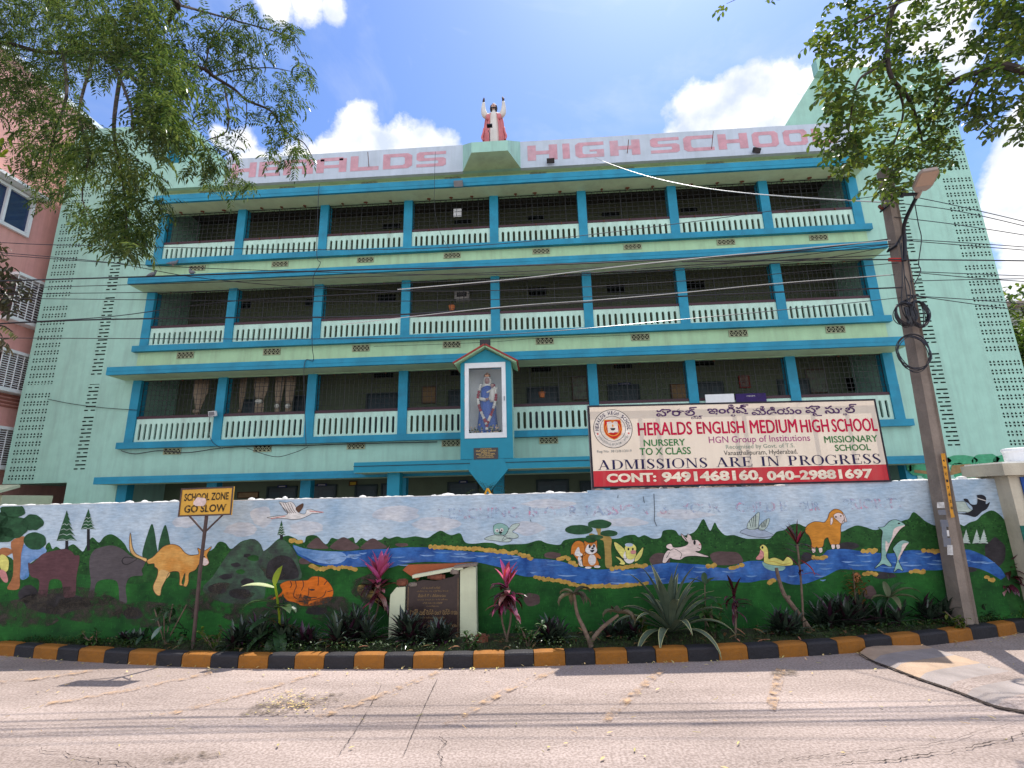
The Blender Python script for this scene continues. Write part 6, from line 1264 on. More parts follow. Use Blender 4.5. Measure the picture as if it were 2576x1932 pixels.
# palm and small triangle seen over the wall by the porch
TRI = paint('orange triangle paint', (0.75, 0.36, 0.03)); c = on_y(1227, 1238, 9.6)
m = MB(); [m.tube([c + Vector(p), c + Vector(q_)], .02, TRI, 6) for p, q_ in (((-.12, 0, -.17), (0, 0, .06)), ((0, 0, .06), (.12, 0, -.17)), ((-.12, 0, -.17), (.12, 0, -.17)))]; m.tube([c + Vector((0, 0, -.17)), (c.x, c.y, .05)], .015, GREY, 6); tag(m.build('warning_triangle', origin=(c.x, c.y, .04)), 'orange outlined triangle showing just above the mural wall under the porch wedge', 'sign')
PALML = mat('palm leaf', (0.06, 0.085, 0.02), var=0.4, island=0.3, transl=0.3)
c = on_y(1224, 1225, 11.0); pp = thing('potted_palm', 'small feathery palm behind the mural wall under the porch wedge', 'plant', (c.x, c.y, .04)); m = MB(); m.tube([(c.x, c.y, .04), (c.x, c.y, c.z - .15)], .04, WOODY, 6); m.build('stem', pp)
m = MB()
for k in range(14):
    az = random.uniform(0, 6.28); el = random.uniform(.5, 1.4); p = Vector((c.x, c.y, c.z - .15))
    for j in range(9):
        d = Vector((math.cos(az) * math.cos(el), math.sin(az) * math.cos(el), math.sin(el))); p = p + d * .05; el -= .14
        for s_ in (-1, 1): m.blade(p, az + s_ * 1.1, el * .5, .12, .014, .5, PALML, 2)
m.build('frond', pp)
a = on_y(*cz(2, 706, 1318), 15.45); b = on_y(*cz(2, 756, 1366), 15.45); m = MB(); m.box(a.x, b.x, 15.45, 15.455, b.z, a.z, TUBM); tag(m.build('sky_gap_sheet', origin=(a.x, 15.45, b.z)), 'small white sheet standing in for a bright sky gap behind the top floor grille left of the middle', 'sheet')  # white sheet added in place of a gap where bright sky shows through
# pigeons on the ledge and wires
PIG = mat('pigeon feathers', (0.16, 0.165, 0.18), var=0.35, scale=30)
for (x, y, Y, lab, rz) in ((383, 690, 14.5, 'grey pigeon on the second sunshade at its left end', 0), (482, 685, 14.5, 'grey pigeon on the second sunshade right of the other pigeon', 2.8), (436, 662, 14.95, 'pale grey pigeon on the balcony band below the leftmost top balustrade', .5)):
    c = on_y(x, y, Y); h = Vector((math.cos(rz), math.sin(rz), 0)); m = MB()
    m.tube(crom([c - h * .20 + Vector((0, 0, -.03)), c - h * .08, c + h * .03 + Vector((0, 0, .03)), c + h * .09 + Vector((0, 0, .09)), c + h * .11 + Vector((0, 0, .135)), c + h * .125 + Vector((0, 0, .14))], 3), [.012, .02, .034, .05, .06, .066, .066, .058, .045, .034, .03, .033, .035, .032, .024, .01], PIG, 8); m.tube([c + h * .13 + Vector((0, 0, .14)), c + h * .16 + Vector((0, 0, .132))], [.010, .003], BLACK, 5)
    [m.tube([c + Vector((0, s_ * .02, -.03)), c + Vector((0, s_ * .02, -.075))], .006, PNK, 4) for s_ in (-1, 1)]
    tag(m.build('pigeon', origin=c - Vector((0, 0, .075)), smooth=True), lab, 'pigeon', 'pigeons on the ledges')

# ------------------------------------------------------------------ utility pole, lamp, cables
PB = Vector((4.66, 6.30, 0.05)); PT = Vector((4.925, 6.36, 5.95))
pole = thing('utility_pole', 'leaning weathered concrete utility pole with cable coils at the right of the wall', 'utility pole', PB)
def pole_at(z): return PB.lerp(PT, (z - PB.z) / (PT.z - PB.z))
m = MB(); ax = (PT - PB).normalized(); rx = Vector((1, 0.03, 0)); rx = (rx - ax * rx.dot(ax)).normalized(); ry = ax.cross(rx)
vs = []; secs = 14
def sect(h, d): return [(-h, -d), (h * .25, -d), (h * .33, -d * .72), (h * .75, -d * .72), (h, -d * 1.0), (h, d), (-h, d)]
for i in range(secs + 1):
    t = i / secs; c = PB.lerp(PT, t); h = .072 + (.056 - .072) * t; d = .095 + (.075 - .10) * t
    for (a, b) in sect(h, d): vs.append(c + rx * (a + random.uniform(-.002, .002)) + ry * (b + random.uniform(-.002, .002)))
k = 7; m.add(vs, [(i * k + j, i * k + (j + 1) % k, (i + 1) * k + (j + 1) % k, (i + 1) * k + j) for i in range(secs) for j in range(k)] + [tuple(range(secs * k, secs * k + k))], CONC); m.build('shaft', pole)
def on_pole(x, y): # photo point on the pole's front face
    return on_plane(x, y, PB - ry * .122, ry)
YSTRIP = mat('yellow pole paint', (0.55, 0.25, 0.02), rough=0.8, var=0.3, scale=12, dirt=0.5, dirtcol=(0.3, 0.2, 0.12))
m = MB(); P = [on_pole(*q_) for q_ in ((2366, 1142), (2377, 1142), (2398, 1292), (2402, 1302), (2392, 1304))]; m.poly([p + ry * -.004 for p in P], YSTRIP)
for i, ch in enumerate('4NC17620'): c = on_pole(2373 + i * 2.9, 1160 + i * 17) - ry * .006; text_mesh(m, ch, c, rx, ax, .022, .03, INK, 0.02)
m.build('number_strip', pole)
POST1 = mat('old poster', (0.30, 0.30, 0.32), var=0.5, scale=18, hue2=(0.12, 0.13, 0.16)); POST2 = mat('pale old poster', (0.46, 0.45, 0.43), var=0.3, scale=20)
m = MB()
for i, (x, y, wd, h, mt) in enumerate(((2366, 1272, 20, 14, POST2), (2369, 1290, 20, 12, POST1), (2374, 1318, 20, 18, POST1), (2377, 1342, 18, 16, POST2), (2382, 1365, 18, 22, POST1), (2388, 1385, 14, 26, POST2), (2373, 1335, 12, 40, POST1))):
    m.poly([on_pole(x + a * wd / 2 + random.uniform(-1.5, 1.5) + b * h * .05, y + b * h / 2 + random.uniform(-1, 1)) - ry * (.003 + .0012 * i) for a, b in ((-1, -1), (1, -1), (1, 1), (-1, 1))], mt)
m.build('poster', pole)
for z, tilt in ((5.45, .10), (4.86, .12), (4.0, .04)):
    m = MB(); c = pole_at(z); r = .078; pts = [c + rx * r * 1.05 * a + ry * r * b + ax * (tilt * a) for a, b in ((-1, -1), (1, -1), (1, 1), (-1, 1), (-1, -1))]; m.tube(pts, .014, BLACK, 6); m.build('strap', pole)
m = MB(); c = on_plane(2252, 652, PB - ry * .13, ry); m.obox(c, rx * .085, ry * .012, ax * .02, mat('red crossarm paint', (0.5, 0.03, 0.02))); m.build('red_bracket', pole)
m = MB(); c = pole_at(5.35) - rx * .12; m.tube([c, c - rx * .06 - ry * .05], .025, mat('insulator glaze', (0.14, 0.04, 0.03), rough=0.2), 8); m.build('insulator', pole)
# loose leads down the pole
m = MB()
for pts in ([(2262, 600), (2272, 660), (2278, 720), (2290, 790), (2296, 800)], [(2268, 610), (2270, 700), (2268, 770), (2280, 800)], [(2283, 640), (2292, 700), (2300, 760), (2306, 800)], [(2275, 690), (2290, 730), (2285, 790)], [(2296, 480), (2310, 560), (2318, 600), (2311, 660), (2316, 680), (2300, 715)]): m.tube(crom([on_plane(x, y, PB - ry * .15, ry) for x, y in pts], 5), .006, CABLE, 5)
m.build('lead', pole)
# coils of cable hung on the pole
def coil(cxy, rxp, ryp, nturn, lab, dpt):
    c = on_plane(*cxy, PB - ry * dpt, ry); s_ = 6.3 / 1250; m = MB()
    for k in range(nturn):
        o = Vector((random.uniform(-.012, .012), random.uniform(-.03, .0), random.uniform(-.012, .012))); sc1 = random.uniform(.86, 1.08); sc2 = random.uniform(.9, 1.08)
        pts = [c + o + rx * rxp * s_ * sc1 * math.cos(t) + ax * ryp * s_ * sc2 * math.sin(t) + ry * .02 * math.sin(t * 2 + k) for t in [2 * math.pi * i / 26 for i in range(27)]]
        m.tube(pts, .0052, CABLE, 5)
    tag(m.build('cable_coil', origin=c), lab, 'cable coil', 'cable coils on the pole')
coil((2275, 790), 25, 30, 12, 'thick black cable coil on the left side of the pole', .16); coil((2308, 790), 22, 34, 12, 'thick black cable coil on the right side of the pole', .16); coil((2297, 887), 38, 45, 6, 'loose thin black cable loop round the pole below the thick coils', .15)
m = MB(); c = on_plane(2288, 795, PB - ry * .17, ry)
for k in range(9): m.tube([c + rx * random.uniform(-.05, .05) + ax * .12, c + rx * random.uniform(-.06, .06) - ry * random.uniform(.0, .03), c + rx * random.uniform(-.05, .05) - ax * .13], .012, CABLE, 5)
tag(m.build('cable_bundle', origin=c), 'dense knot of black cable tied between the two thick coils', 'cable bundle')
# street lamp on its arm
lb = on_plane(2276, 655, PB - ry * .13, ry)
lamp = thing('street_lamp', 'flat grey street lamp on a bent dark arm strapped to the pole', 'street lamp', lb)
m = MB(); armp = [lb, on_y(2276, 600, 6.2), on_y(2273, 575, 6.16), on_y(2281, 545, 6.05), on_y(2303, 500, 5.8), on_y(2309, 490, 5.72)]; m.tube(crom(armp, 4), .022, BLACK, 8); m.build('arm', lamp)
c0, c1 = armp[-1], on_y(2340, 424, 5.38); L = (c1 - c0); fd = L.normalized(); sd = fd.cross(Vector((0, 0, 1))).normalized(); nn = sd.cross(fd)
LBODY = mat('lamp housing', (0.34, 0.27, 0.23), rough=0.5, var=0.05); LENS = mat('lamp lens', (0.42, 0.28, 0.20), rough=0.25, var=0.05)
m = MB(); m.tube([c0 - fd * .03, c0 + fd * .09], .028, LBODY, 8)
hl = L.length; prof = [(0.07, .055), (.10, .085), (.14, .10), (hl * .8, .105), (hl - .04, .10), (hl, .075)]
v = []
for (a, wv) in prof:
    for s_ in (-1, 1): v += [c0 + fd * a + sd * s_ * wv + nn * .022, c0 + fd * a + sd * s_ * wv - nn * .022]
nf = []
for i in range(len(prof) - 1):
    a, b = i * 4, (i + 1) * 4; nf += [(a, b, b + 2, a + 2), (a + 1, a + 3, b + 3, b + 1), (a, a + 1, b + 1, b), (a + 2, b + 2, b + 3, a + 3)]
nf += [(0, 2, 3, 1), (len(v) - 4, len(v) - 3, len(v) - 1, len(v) - 2)]; m.add(v, nf, LBODY); m.build('head', lamp)
m = MB(); cc_ = c0 + fd * hl * .68 - nn * .0245; m.obox(cc_, fd * hl * .26, sd * .088, nn * .0015, LENS); m.build('lens', lamp)
m = MB(); c = c0 + fd * .02; m.obox(c - Vector((.09, 0, 0)), Vector((.09, 0, 0)), fd * .015, nn * .015, BLACK); m.obox(c - Vector((.19, 0, 0)) + fd * .02, Vector((.015, 0, 0)), fd * .05, nn * .02, BLACK); m.build('clamp', lamp)
# overhead cables in the vertical plane of the pole line
def wire(pts, r, lab, mt=None, dpt=0.1, plane=True, dy=None):
    P = [on_plane(x, y, PB - ry * dpt, WN) for x, y in pts] if plane else pts
    m = MB(); m.tube(crom(P, 8), r, mt or CABLE, 5); tag(m.build('overhead_cable', origin=P[0]), lab, 'cable', 'overhead cables')
wire([(-120, 713), (0, 706), (430, 693), (860, 679), (1290, 668), (1720, 650), (2000, 630), (2233, 601)], .010, 'thick black cable crossing the second sunshade band to the pole')
wire([(-120, 734), (0, 725), (430, 712), (860, 697), (1500, 672), (2240, 612)], .005, 'thin cable just below the thick one on the second sunshade')
wire([(-120, 742), (0, 738), (440, 733), (860, 717), (1500, 690), (2000, 657), (2240, 618)], .005, 'thin cable crossing the tops of the second floor openings', None, .06)
wire([(-120, 748), (0, 749), (370, 753), (860, 757), (1250, 752), (1700, 735), (2250, 690)], .005, 'thin cable sagging across the middle of the second floor openings')
wire([(-150, 823), (20, 811), (280, 795), (577, 757), (1000, 732), (1400, 694), (1750, 665), (2240, 640)], .006, 'cable rising from the left edge across the second floor to the pole top strap', None, .14)
wire([(-150, 821), (20, 812), (240, 803), (577, 798), (900, 795), (1250, 775), (1700, 745), (2270, 722)], .010, 'thick cable along the second floor rails to the pole', None, .12)
wire([(-120, 848), (0, 849), (860, 851), (1300, 838), (1720, 802), (2000, 775), (2270, 747)], .005, 'thin cable crossing the second floor balustrade slots')
wire([(-120, 632), (0, 640), (370, 666), (700, 680), (1200, 690), (1720, 672), (2250, 612)], .005, 'thin cable sagging below the top floor balustrades', None, .05)
wire([(-120, 605), (0, 609), (190, 616), (860, 627), (1260, 612), (1700, 562), (2213, 491)], .005, 'thin cable across the top floor balustrades')
wire([(-120, 622), (0, 634), (280, 660), (520, 700), (900, 728), (1300, 728), (1800, 700), (2260, 660)], .005, 'thin cable drooping from the left edge below the top floor', None, .08)
wire([(860, 815), (1250, 772), (1520, 752), (1716, 735), (1950, 712), (2240, 690)], .005, 'pale cable rising to the pole over the right second floor bays', PCABLE, .13)
wire([(1000, 727), (1300, 700), (1500, 676), (1716, 652), (1990, 626), (2240, 603)], .006, 'pale sunlit cable along the right half of the second sunshade', PCABLE, .15)
wire([(1716, 657), (1900, 655), (2060, 653), (2233, 652), (2400, 653), (2576, 655), (2700, 657)], .009, 'black cable running level past the red bracket', None, .14)
for pts, lab in (([(2313, 497), (2400, 515), (2576, 556), (2700, 590)], 'cable from the lamp clamp down to the right edge'), ([(2250, 509), (2400, 528), (2576, 567), (2700, 600)], 'second cable from the top strap to the right edge'), ([(2250, 545), (2400, 563), (2576, 590), (2700, 612)], 'third cable from the insulator to the right edge'),
                 ([(2270, 600), (2450, 611), (2576, 620), (2700, 630)], 'upper cable from the middle strap to the right edge'), ([(2270, 603), (2450, 618), (2576, 628), (2700, 640)], 'lower cable from the middle strap to the right edge'), ([(2297, 682), (2450, 688), (2576, 693), (2700, 698)], 'upper cable leaving the pole over the jali blocks'), ([(2300, 684), (2450, 698), (2576, 707), (2700, 716)], 'cable crossing the upper one over the jali blocks'), ([(2290, 706), (2400, 703), (2576, 700), (2700, 700)], 'nearly level cable over the right jali blocks'),
                 ([(2280, 740), (2329, 745), (2450, 753), (2576, 764), (2700, 776)], 'cable from above the coils to the right edge'), ([(2280, 742), (2329, 747), (2450, 764), (2576, 781), (2700, 798)], 'lowest cable from above the coils to the right edge')): wire(pts, .0055, lab, None, .05)
a, b = on_y(1496, 396, 14.8), on_plane(2226, 508, PB - ry * .1, WN)
P = [a.lerp(b, t) - Vector((0, 0, .35 * math.sin(math.pi * t))) for t in [i / 8 for i in range(9)]]
wire(P, .009, 'thick pale cable slung from the parapet lettering to the pole', PCABLE, 0, False)
a, b = on_y(1180, 640, 14.4), on_plane(2240, 520, PB - ry * .1, WN)
# building cables hanging on the facade
def fwire(pts, Y, lab, r=.010, mt=None):
    P = crom([on_y(x, y, Y) for x, y in pts], 6); m = MB(); m.tube(P, r, mt or CABLE, 5); tag(m.build('facade_cable', origin=P[0]), lab, 'cable', 'loose cables on the facade')
fwire([(120, 1005), (180, 1017), (260, 1027), (345, 1033)], 15.1, 'thin cable drooping from the left jali blocks to the corner column'); fwire([(305, 1135), (340, 1143), (400, 1135), (470, 1140), (560, 1128), (660, 1123), (760, 1122), (870, 1118), (1000, 1115), (1100, 1113)], 15.06, 'bundle of cables along the first balcony band', .014); fwire([(620, 1128), (690, 1150), (740, 1140), (775, 1125)], 15.0, 'cable loop hanging below the first balcony band')
fwire([(803, 462), (800, 520), (797, 640), (806, 660), (790, 690), (787, 720), (785, 860), (788, 905), (765, 920), (770, 1120)], 14.38, 'long dark cable hanging down past the third column', .010); fwire([(1095, 380), (1093, 460), (1094, 530), (1110, 590), (1140, 640)], 14.3, 'thin cable dropping from the parapet left of the bay', .007); fwire([(940, 870), (1100, 865), (1250, 858), (1350, 850), (1500, 845), (1620, 840)], 15.05, 'sagging cable along the lattice vents above the shrine', .007)
fwire([(528, 1045), (526, 1090), (536, 1115), (560, 1130)], 14.98, 'short cable below the white floodlight', .008)

# ------------------------------------------------------------------ neighbours
def n_dir(a): return Vector((math.sin(a), math.cos(a), 0))
A0 = Vector((-17.75, 16.0, 0)); fd = Vector((0.0, 1, 0)).normalized(); fn = Vector((fd.y, -fd.x, 0))    # visible face of the pink block, facing right
pk = thing('pink_apartment_block', 'pink apartment block with white framed windows and grilled balconies left of the school', 'building', A0)
def pf(x, y, k=0.0): return on_plane(x, y, A0 + fn * k, fn)
m = MB(); p0, p1 = A0 - fd * 6, A0 + fd * 9; top = pf(274, 349).z
m.prism([p0, p1, p1 + Vector((0, 0, top)), p0 + Vector((0, 0, top))], -fn * 12, PINK); m.build('wall', pk)
m = MB(); m.obox((p0 + p1) / 2 + Vector((0, 0, top + .1)) - fn * 5.9, fd * 7.7, fn * 6.0, Vector((0, 0, .1)), WHITE); m.build('roof_edge', pk)
DB = mat('window glass blue', (0.012, 0.03, 0.09), rough=0.08, spec=0.6)
def pkrect(x0, y0, x1, y1):     # by two opposite corners on the face
    a, b = pf(x0, y0), pf(x1, y1); s0, s1 = (a - A0).dot(fd), (b - A0).dot(fd); return min(s0, s1), max(s0, s1), min(a.z, b.z), max(a.z, b.z)
def pkb(mb_, s0, s1, z0, z1, k0, k1, mt): c = A0 + fd * (s0 + s1) / 2 + fn * (k0 + k1) / 2; mb_.obox((c.x, c.y, (z0 + z1) / 2), fd * (s1 - s0) / 2, fn * (k1 - k0) / 2, Vector((0, 0, (z1 - z0) / 2)), mt)
for (x0, y0, x1, y1) in ((-60, 425, 62, 570),):
    s0, s1, z0, z1 = pkrect(x0, y0, x1, y1); z0 = pf(48, 580).z; z1 = pf(66, 500).z; z0, z1 = min(z0, z1), max(z0, z1)
    m = MB(); pkb(m, s0, s1, z0, z1, .01, .03, DB); w_ = m.build('window', pk); m = MB()
    for q_ in ((s0 - .1, s1 + .1, z0 - .12, z0), (s0 - .1, s1 + .1, z1, z1 + .1), (s0 - .1, s0, z0, z1), (s1, s1 + .1, z0, z1), ((s0 + s1) / 2 + .05, (s0 + s1) / 2 + .12, z0, z1)): pkb(m, *q_, .02, .12, WHITE)
    pkb(m, s0 - .2, s1 + .25, z1 + .15, z1 + .25, .0, .45, WHITE); m.build('frame', w_)
for (xa, ya, xb, yb) in ((48, 690, 100, 800), (8, 880, 72, 975), (-40, 1075, 38, 1170)):
    aT, bT = pf(xa, ya, .3), pf(xb, ya + (xb - xa) * .5, .3); s0, s1 = (aT - A0).dot(fd), (bT - A0).dot(fd); s1 = max(s1, s0 + 1.4); zt_ = aT.z; zb_ = pf(xa, yb, .3).z
    m = MB(); pkb(m, s0, s1, zb_, zt_, .0, .02, mat('balcony recess', (0.10, 0.05, 0.05))); b_ = m.build('balcony', pk); m = MB()
    nb = 16
    for k in range(nb): z = zb_ + (zt_ - zb_) * k / nb; pkb(m, s0, s1, z, z + .025, .28, .30, WHITE)
    for k in range(7): s_ = s0 + (s1 - s0) * k / 6; pkb(m, s_ - .012, s_ + .012, zb_, zt_, .301, .32, WHITE)
    for q_ in ((s0 - .05, s1 + .05, zb_ - .12, zb_), (s0 - .05, s1 + .05, zt_, zt_ + .10)): pkb(m, *q_, .0, .36, WHITE)
    m.build('grille', b_)
m = MB(); s0, s1, z0, z1 = pkrect(-20, 990, 40, 1030); 
for k in range(5): pkb(m, -6, 5, z0 + .12 * k, z0 + .12 * k + .06, 0.0, .04, mat('brick red band', (0.30, 0.11, 0.08)))
m.build('band', pk)
# low tiled house behind the left end of the wall
lo = thing('tiled_shed', 'low cream shed with a red tiled eave left of the school behind the mural wall', 'building', (-17.4, 13.4, 0)); m = MB(); m.box(-20, -15.2, 13.5, 15.0, 0, 2.05, CREAM); m.build('wall', lo)
m = MB(); m.obox((-17.6, 13.35, 2.15), (2.5, 0, 0), (0, .5, .16), (0, -.01, .04), CREAM); m.build('roof', lo)
m = MB(); [m.tube([(-20 + .14 * k, 12.9, 1.93), (-20 + .14 * k, 13.25, 2.02)], .06, mat_t, 6) for mat_t in (mat('roof tile', (0.35, 0.12, 0.05), var=0.3),) for k in range(34)]; m.build('tile', lo)
# grey building far right
gb = thing('grey_house', 'plain grey house partly seen beyond the right wing of the school', 'building', (24, 24, 0)); m = MB(); m.box(22.0, 30, 24, 32, 0, 10.2, mat('grey render', (0.30, 0.30, 0.28), dirt=0.4)); m.build('wall', gb); m = MB(); m.box(22.6, 24.0, 23.96, 23.995, 6.0, 7.6, HOLE); m.box(22.6, 24.0, 23.96, 23.995, 2.6, 4.2, HOLE); m.build('window', gb); m = MB(); m.box(21.8, 30.2, 23.7, 32.2, 10.2, 10.45, CONC); m.build('roof', gb)
# ------------------------------------------------------------------ trees
def leafmat(name, col, isl=0.35, tr=0.35, rough=0.5, hue2=None): return mat(name, col, rough=rough, var=0.3, scale=1.5, island=isl, transl=tr, spec=0.45, hue2=hue2)
NEEM = leafmat('neem leaf', (0.052, 0.098, 0.022), 0.6, 0.45, 0.26, (0.105, 0.165, 0.03))
PONG = leafmat('broad leaf', (0.055, 0.110, 0.020), 0.5, 0.5, 0.38, (0.14, 0.21, 0.025))
DRKL = leafmat('dark reddish leaf', (0.030, 0.038, 0.016), 0.5, 0.25, 0.4, (0.07, 0.06, 0.02))
def neem_leaf(mb_, p, az, el, L, npair, lw, ll, mt):
    p = Vector(p); h = Vector((math.cos(az), math.sin(az), 0)); st = L / npair; v = []; f = []
    for i in range(npair + 1):
        d = h * math.cos(el) + Vector((0, 0, math.sin(el))); side = h.cross(Vector((0, 0, 1)))
        for s_ in ((-1, 1) if i < npair else (0,)):
            dd = (d * .55 + side * s_ * random.uniform(.75, 1.0) + Vector((0, 0, random.uniform(-.35, .05)))).normalized() if s_ else d
            wv = dd.cross(Vector((random.uniform(-.3, .3), random.uniform(-.3, .3), 1))).normalized() * lw / 2; l_ = ll * random.uniform(.8, 1.1)
            k = len(v); v += [p, p + dd * l_ * .4 + wv, p + dd * l_ + Vector((0, 0, -l_ * .12)), p + dd * l_ * .45 - wv]; f.append((k, k + 1, k + 2, k + 3))
        p = p + d * st; el -= .16
    mb_.add(v, f, mt)
def branch(mb_, pts, r0, r1): 
    P = crom(pts, 5); n = len(P); mb_.tube(P, [r0 + (r1 - r0) * i / (n - 1) for i in range(n)], BARK, 6)
Z1p = lambda x, y: (x * .3978, y * .3978)
def depthL(x, y): return 5.9 + 0.9 * math.sin(x * .004 + 1) + 0.5 * math.sin(y * .006)
lt = thing('neem_tree', 'neem tree with feathery drooping sprays hanging into the upper left of the view', 'tree', (-9.0, 5.2, 0))
tr = MB(); branch(tr, [(-9, 5.2, 0), (-8.9, 5.3, 2), (-8.6, 5.4, 4.2), (-8.0, 5.6, 6.2)], .24, .16)
def PL(x, y, dd=0): q_ = Z1p(x, y); return on_y(q_[0], q_[1], depthL(x, y) + dd)
for pts, r0, r1 in (([(-8.0, 5.6, 6.2), tuple(PL(-400, -100)), tuple(PL(200, -150)), tuple(PL(800, -120)), tuple(PL(1110, 0)), tuple(PL(1090, 80)), tuple(PL(1055, 150))], .07, .03), ([(-8.6, 5.4, 4.2), tuple(PL(-200, 350)), tuple(PL(300, 330)), tuple(PL(800, 340)), tuple(PL(1250, 420)), tuple(PL(1350, 480)), tuple(PL(1480, 560)), tuple(PL(1560, 630)), tuple(PL(1700, 690)), tuple(PL(1750, 750)), tuple(PL(1830, 850)), tuple(PL(1920, 900)), tuple(PL(1975, 990))], .040, .006),
                    ([tuple(PL(1350, 480)), tuple(PL(1500, 440)), tuple(PL(1700, 425)), tuple(PL(1850, 450))], .018, .005), ([tuple(PL(650, 340)), tuple(PL(720, 420)), tuple(PL(770, 520)), tuple(PL(830, 700)), tuple(PL(840, 830))], .03, .008), ([tuple(PL(740, 430)), tuple(PL(860, 500)), tuple(PL(1000, 520))], .02, .008), ([tuple(PL(1420, 560)), tuple(PL(1445, 700)), tuple(PL(1430, 830)), tuple(PL(1300, 890)), tuple(PL(1240, 960))], .014, .004),
                    ([tuple(PL(400, 340)), tuple(PL(420, 600)), tuple(PL(330, 900)), tuple(PL(280, 1200))], .03, .006), ([tuple(PL(760, 480)), tuple(PL(720, 800)), tuple(PL(760, 1050)), tuple(PL(800, 1350)), tuple(PL(790, 1560))], .025, .005), ([tuple(PL(820, 970)), tuple(PL(950, 1080)), tuple(PL(1030, 1180)), tuple(PL(1020, 1290))], .008, .003), ([tuple(PL(1100, 20)), tuple(PL(1250, 60)), tuple(PL(1500, 130)), tuple(PL(1800, 220)), tuple(PL(1900, 320)), tuple(PL(1960, 450))], .02, .004), ([tuple(PL(1560, 640)), tuple(PL(1550, 800)), tuple(PL(1480, 920)), tuple(PL(1450, 1100))], .008, .003), ([tuple(PL(600, 340)), tuple(PL(500, 700)), tuple(PL(560, 960)), tuple(PL(520, 1250)), tuple(PL(620, 1450))], .022, .005), ([tuple(PL(1300, 450)), tuple(PL(1340, 250)), tuple(PL(1500, 60)), tuple(PL(1620, 20))], .014, .004)): branch(tr, pts, r0, r1)
tr.build('trunk', lt)
CL = [(60, 100, 180, 1), (280, 150, 200, 1), (540, 150, 200, 1), (820, 120, 190, 1), (100, 400, 200, 1), (380, 380, 190, 1.1), (650, 330, 180, 1.1), (900, 330, 180, 1.2), (1060, 250, 130, .8), (1130, 430, 150, 1.2), (1030, 560, 150, 1.1), (950, 680, 130, 1.1), (60, 600, 160, 1), (280, 560, 140, 1), (400, 680, 140, 1), (200, 740, 120, .8), (-100, 250, 200, 1), (-60, 0, 200, 1), (450, -20, 200, 1), (950, 0, 160, .9),
      (120, 940, 120, .7), (230, 1050, 130, .9), (320, 900, 130, .9), (430, 950, 130, .9), (500, 1050, 120, .9), (300, 1170, 110, .8), (250, 1270, 50, .8), (430, 1160, 100, .8), (560, 950, 100, 1), (580, 820, 90, .8), (500, 780, 90, .6), (750, 900, 90, .8), (770, 1050, 110, 1.2), (870, 1100, 110, .8), (790, 1200, 90, 1.1), (800, 1300, 90, 1.2), (1010, 1300, 80, 1), (950, 1330, 60, .8), (700, 1340, 90, .9), (520, 1350, 90, .9), (600, 1430, 90, .8), (720, 1430, 110, 1), (820, 1420, 120, 1.2), (900, 1480, 80, 1), (790, 1550, 70, 1), (640, 1480, 50, .7), (740, 1600, 30, 1), (880, 1560, 50, .7),
      (1000, 800, 120, 1), (1100, 710, 110, 1), (1120, 850, 100, 1), (1060, 930, 80, .9), (1170, 800, 60, .8),
      (1220, 120, 120, .8), (1380, 180, 120, .9), (1500, 200, 110, 1), (1640, 120, 80, .7), (1600, 40, 50, .8), (1490, 40, 40, .6), (1790, 190, 75, 1.5), (1840, 220, 55, 1.5), (1330, 300, 120, .8), (1500, 290, 120, 1), (1650, 280, 100, 1), (1250, 530, 90, .9), (1400, 620, 110, .9), (1330, 700, 80, .7), (1470, 700, 60, .7), (1440, 400, 90, .9), (1600, 490, 90, .9), (1640, 560, 60, .8), (1760, 500, 80, .7), (1850, 490, 50, .7), (1830, 620, 70, .8), (1870, 660, 50, .8), (1740, 690, 80, .8), (1820, 760, 80, .9), (1850, 830, 60, .9), (1830, 920, 60, .9), (1900, 960, 60, 1), (1860, 1010, 60, .9), (1700, 930, 60, .7), (1690, 990, 50, .6), (1680, 800, 50, .6), (1630, 720, 50, .7), (1890, 370, 45, .8), (1940, 440, 55, .9), (1970, 470, 35, .9), (1440, 880, 70, .8), (1490, 940, 50, .7), (1290, 950, 90, .7), (1230, 1030, 70, .8), (1380, 1000, 80, .8), (1340, 1090, 90, .9), (1470, 1090, 70, .8), (1550, 1140, 60, .9), (1460, 1170, 60, .8), (1330, 1180, 40, .7), (1600, 1170, 30, 1)]
cr_ = MB()
for (x, y, r, dn) in CL:
    for k in range(int((34 if x < 1150 else 24) * dn * (r / 100) ** 2 + 2)):
        rr = r * math.sqrt(random.random()) * .95; t = random.uniform(0, 6.28)
        X, Yp = x + rr * math.cos(t), y + rr * math.sin(t); p = PL(X, Yp, random.uniform(-.35, .35) * (1 + (r > 140)))
        neem_leaf(cr_, p, random.uniform(0, 6.28), random.uniform(-1.0, .4), random.uniform(.18, .30), random.choice((5, 6, 7)), random.uniform(.018, .027), random.uniform(.065, .10), NEEM)
    for k in range(int(r / 45)):      # bare twigs joining leaves
        p = PL(x + random.uniform(-r, r) * .6, y + random.uniform(-r, r) * .6); cr_.tube([PL(x, y), p], .003, BARK, 4)
cr_.build('crown', lt)
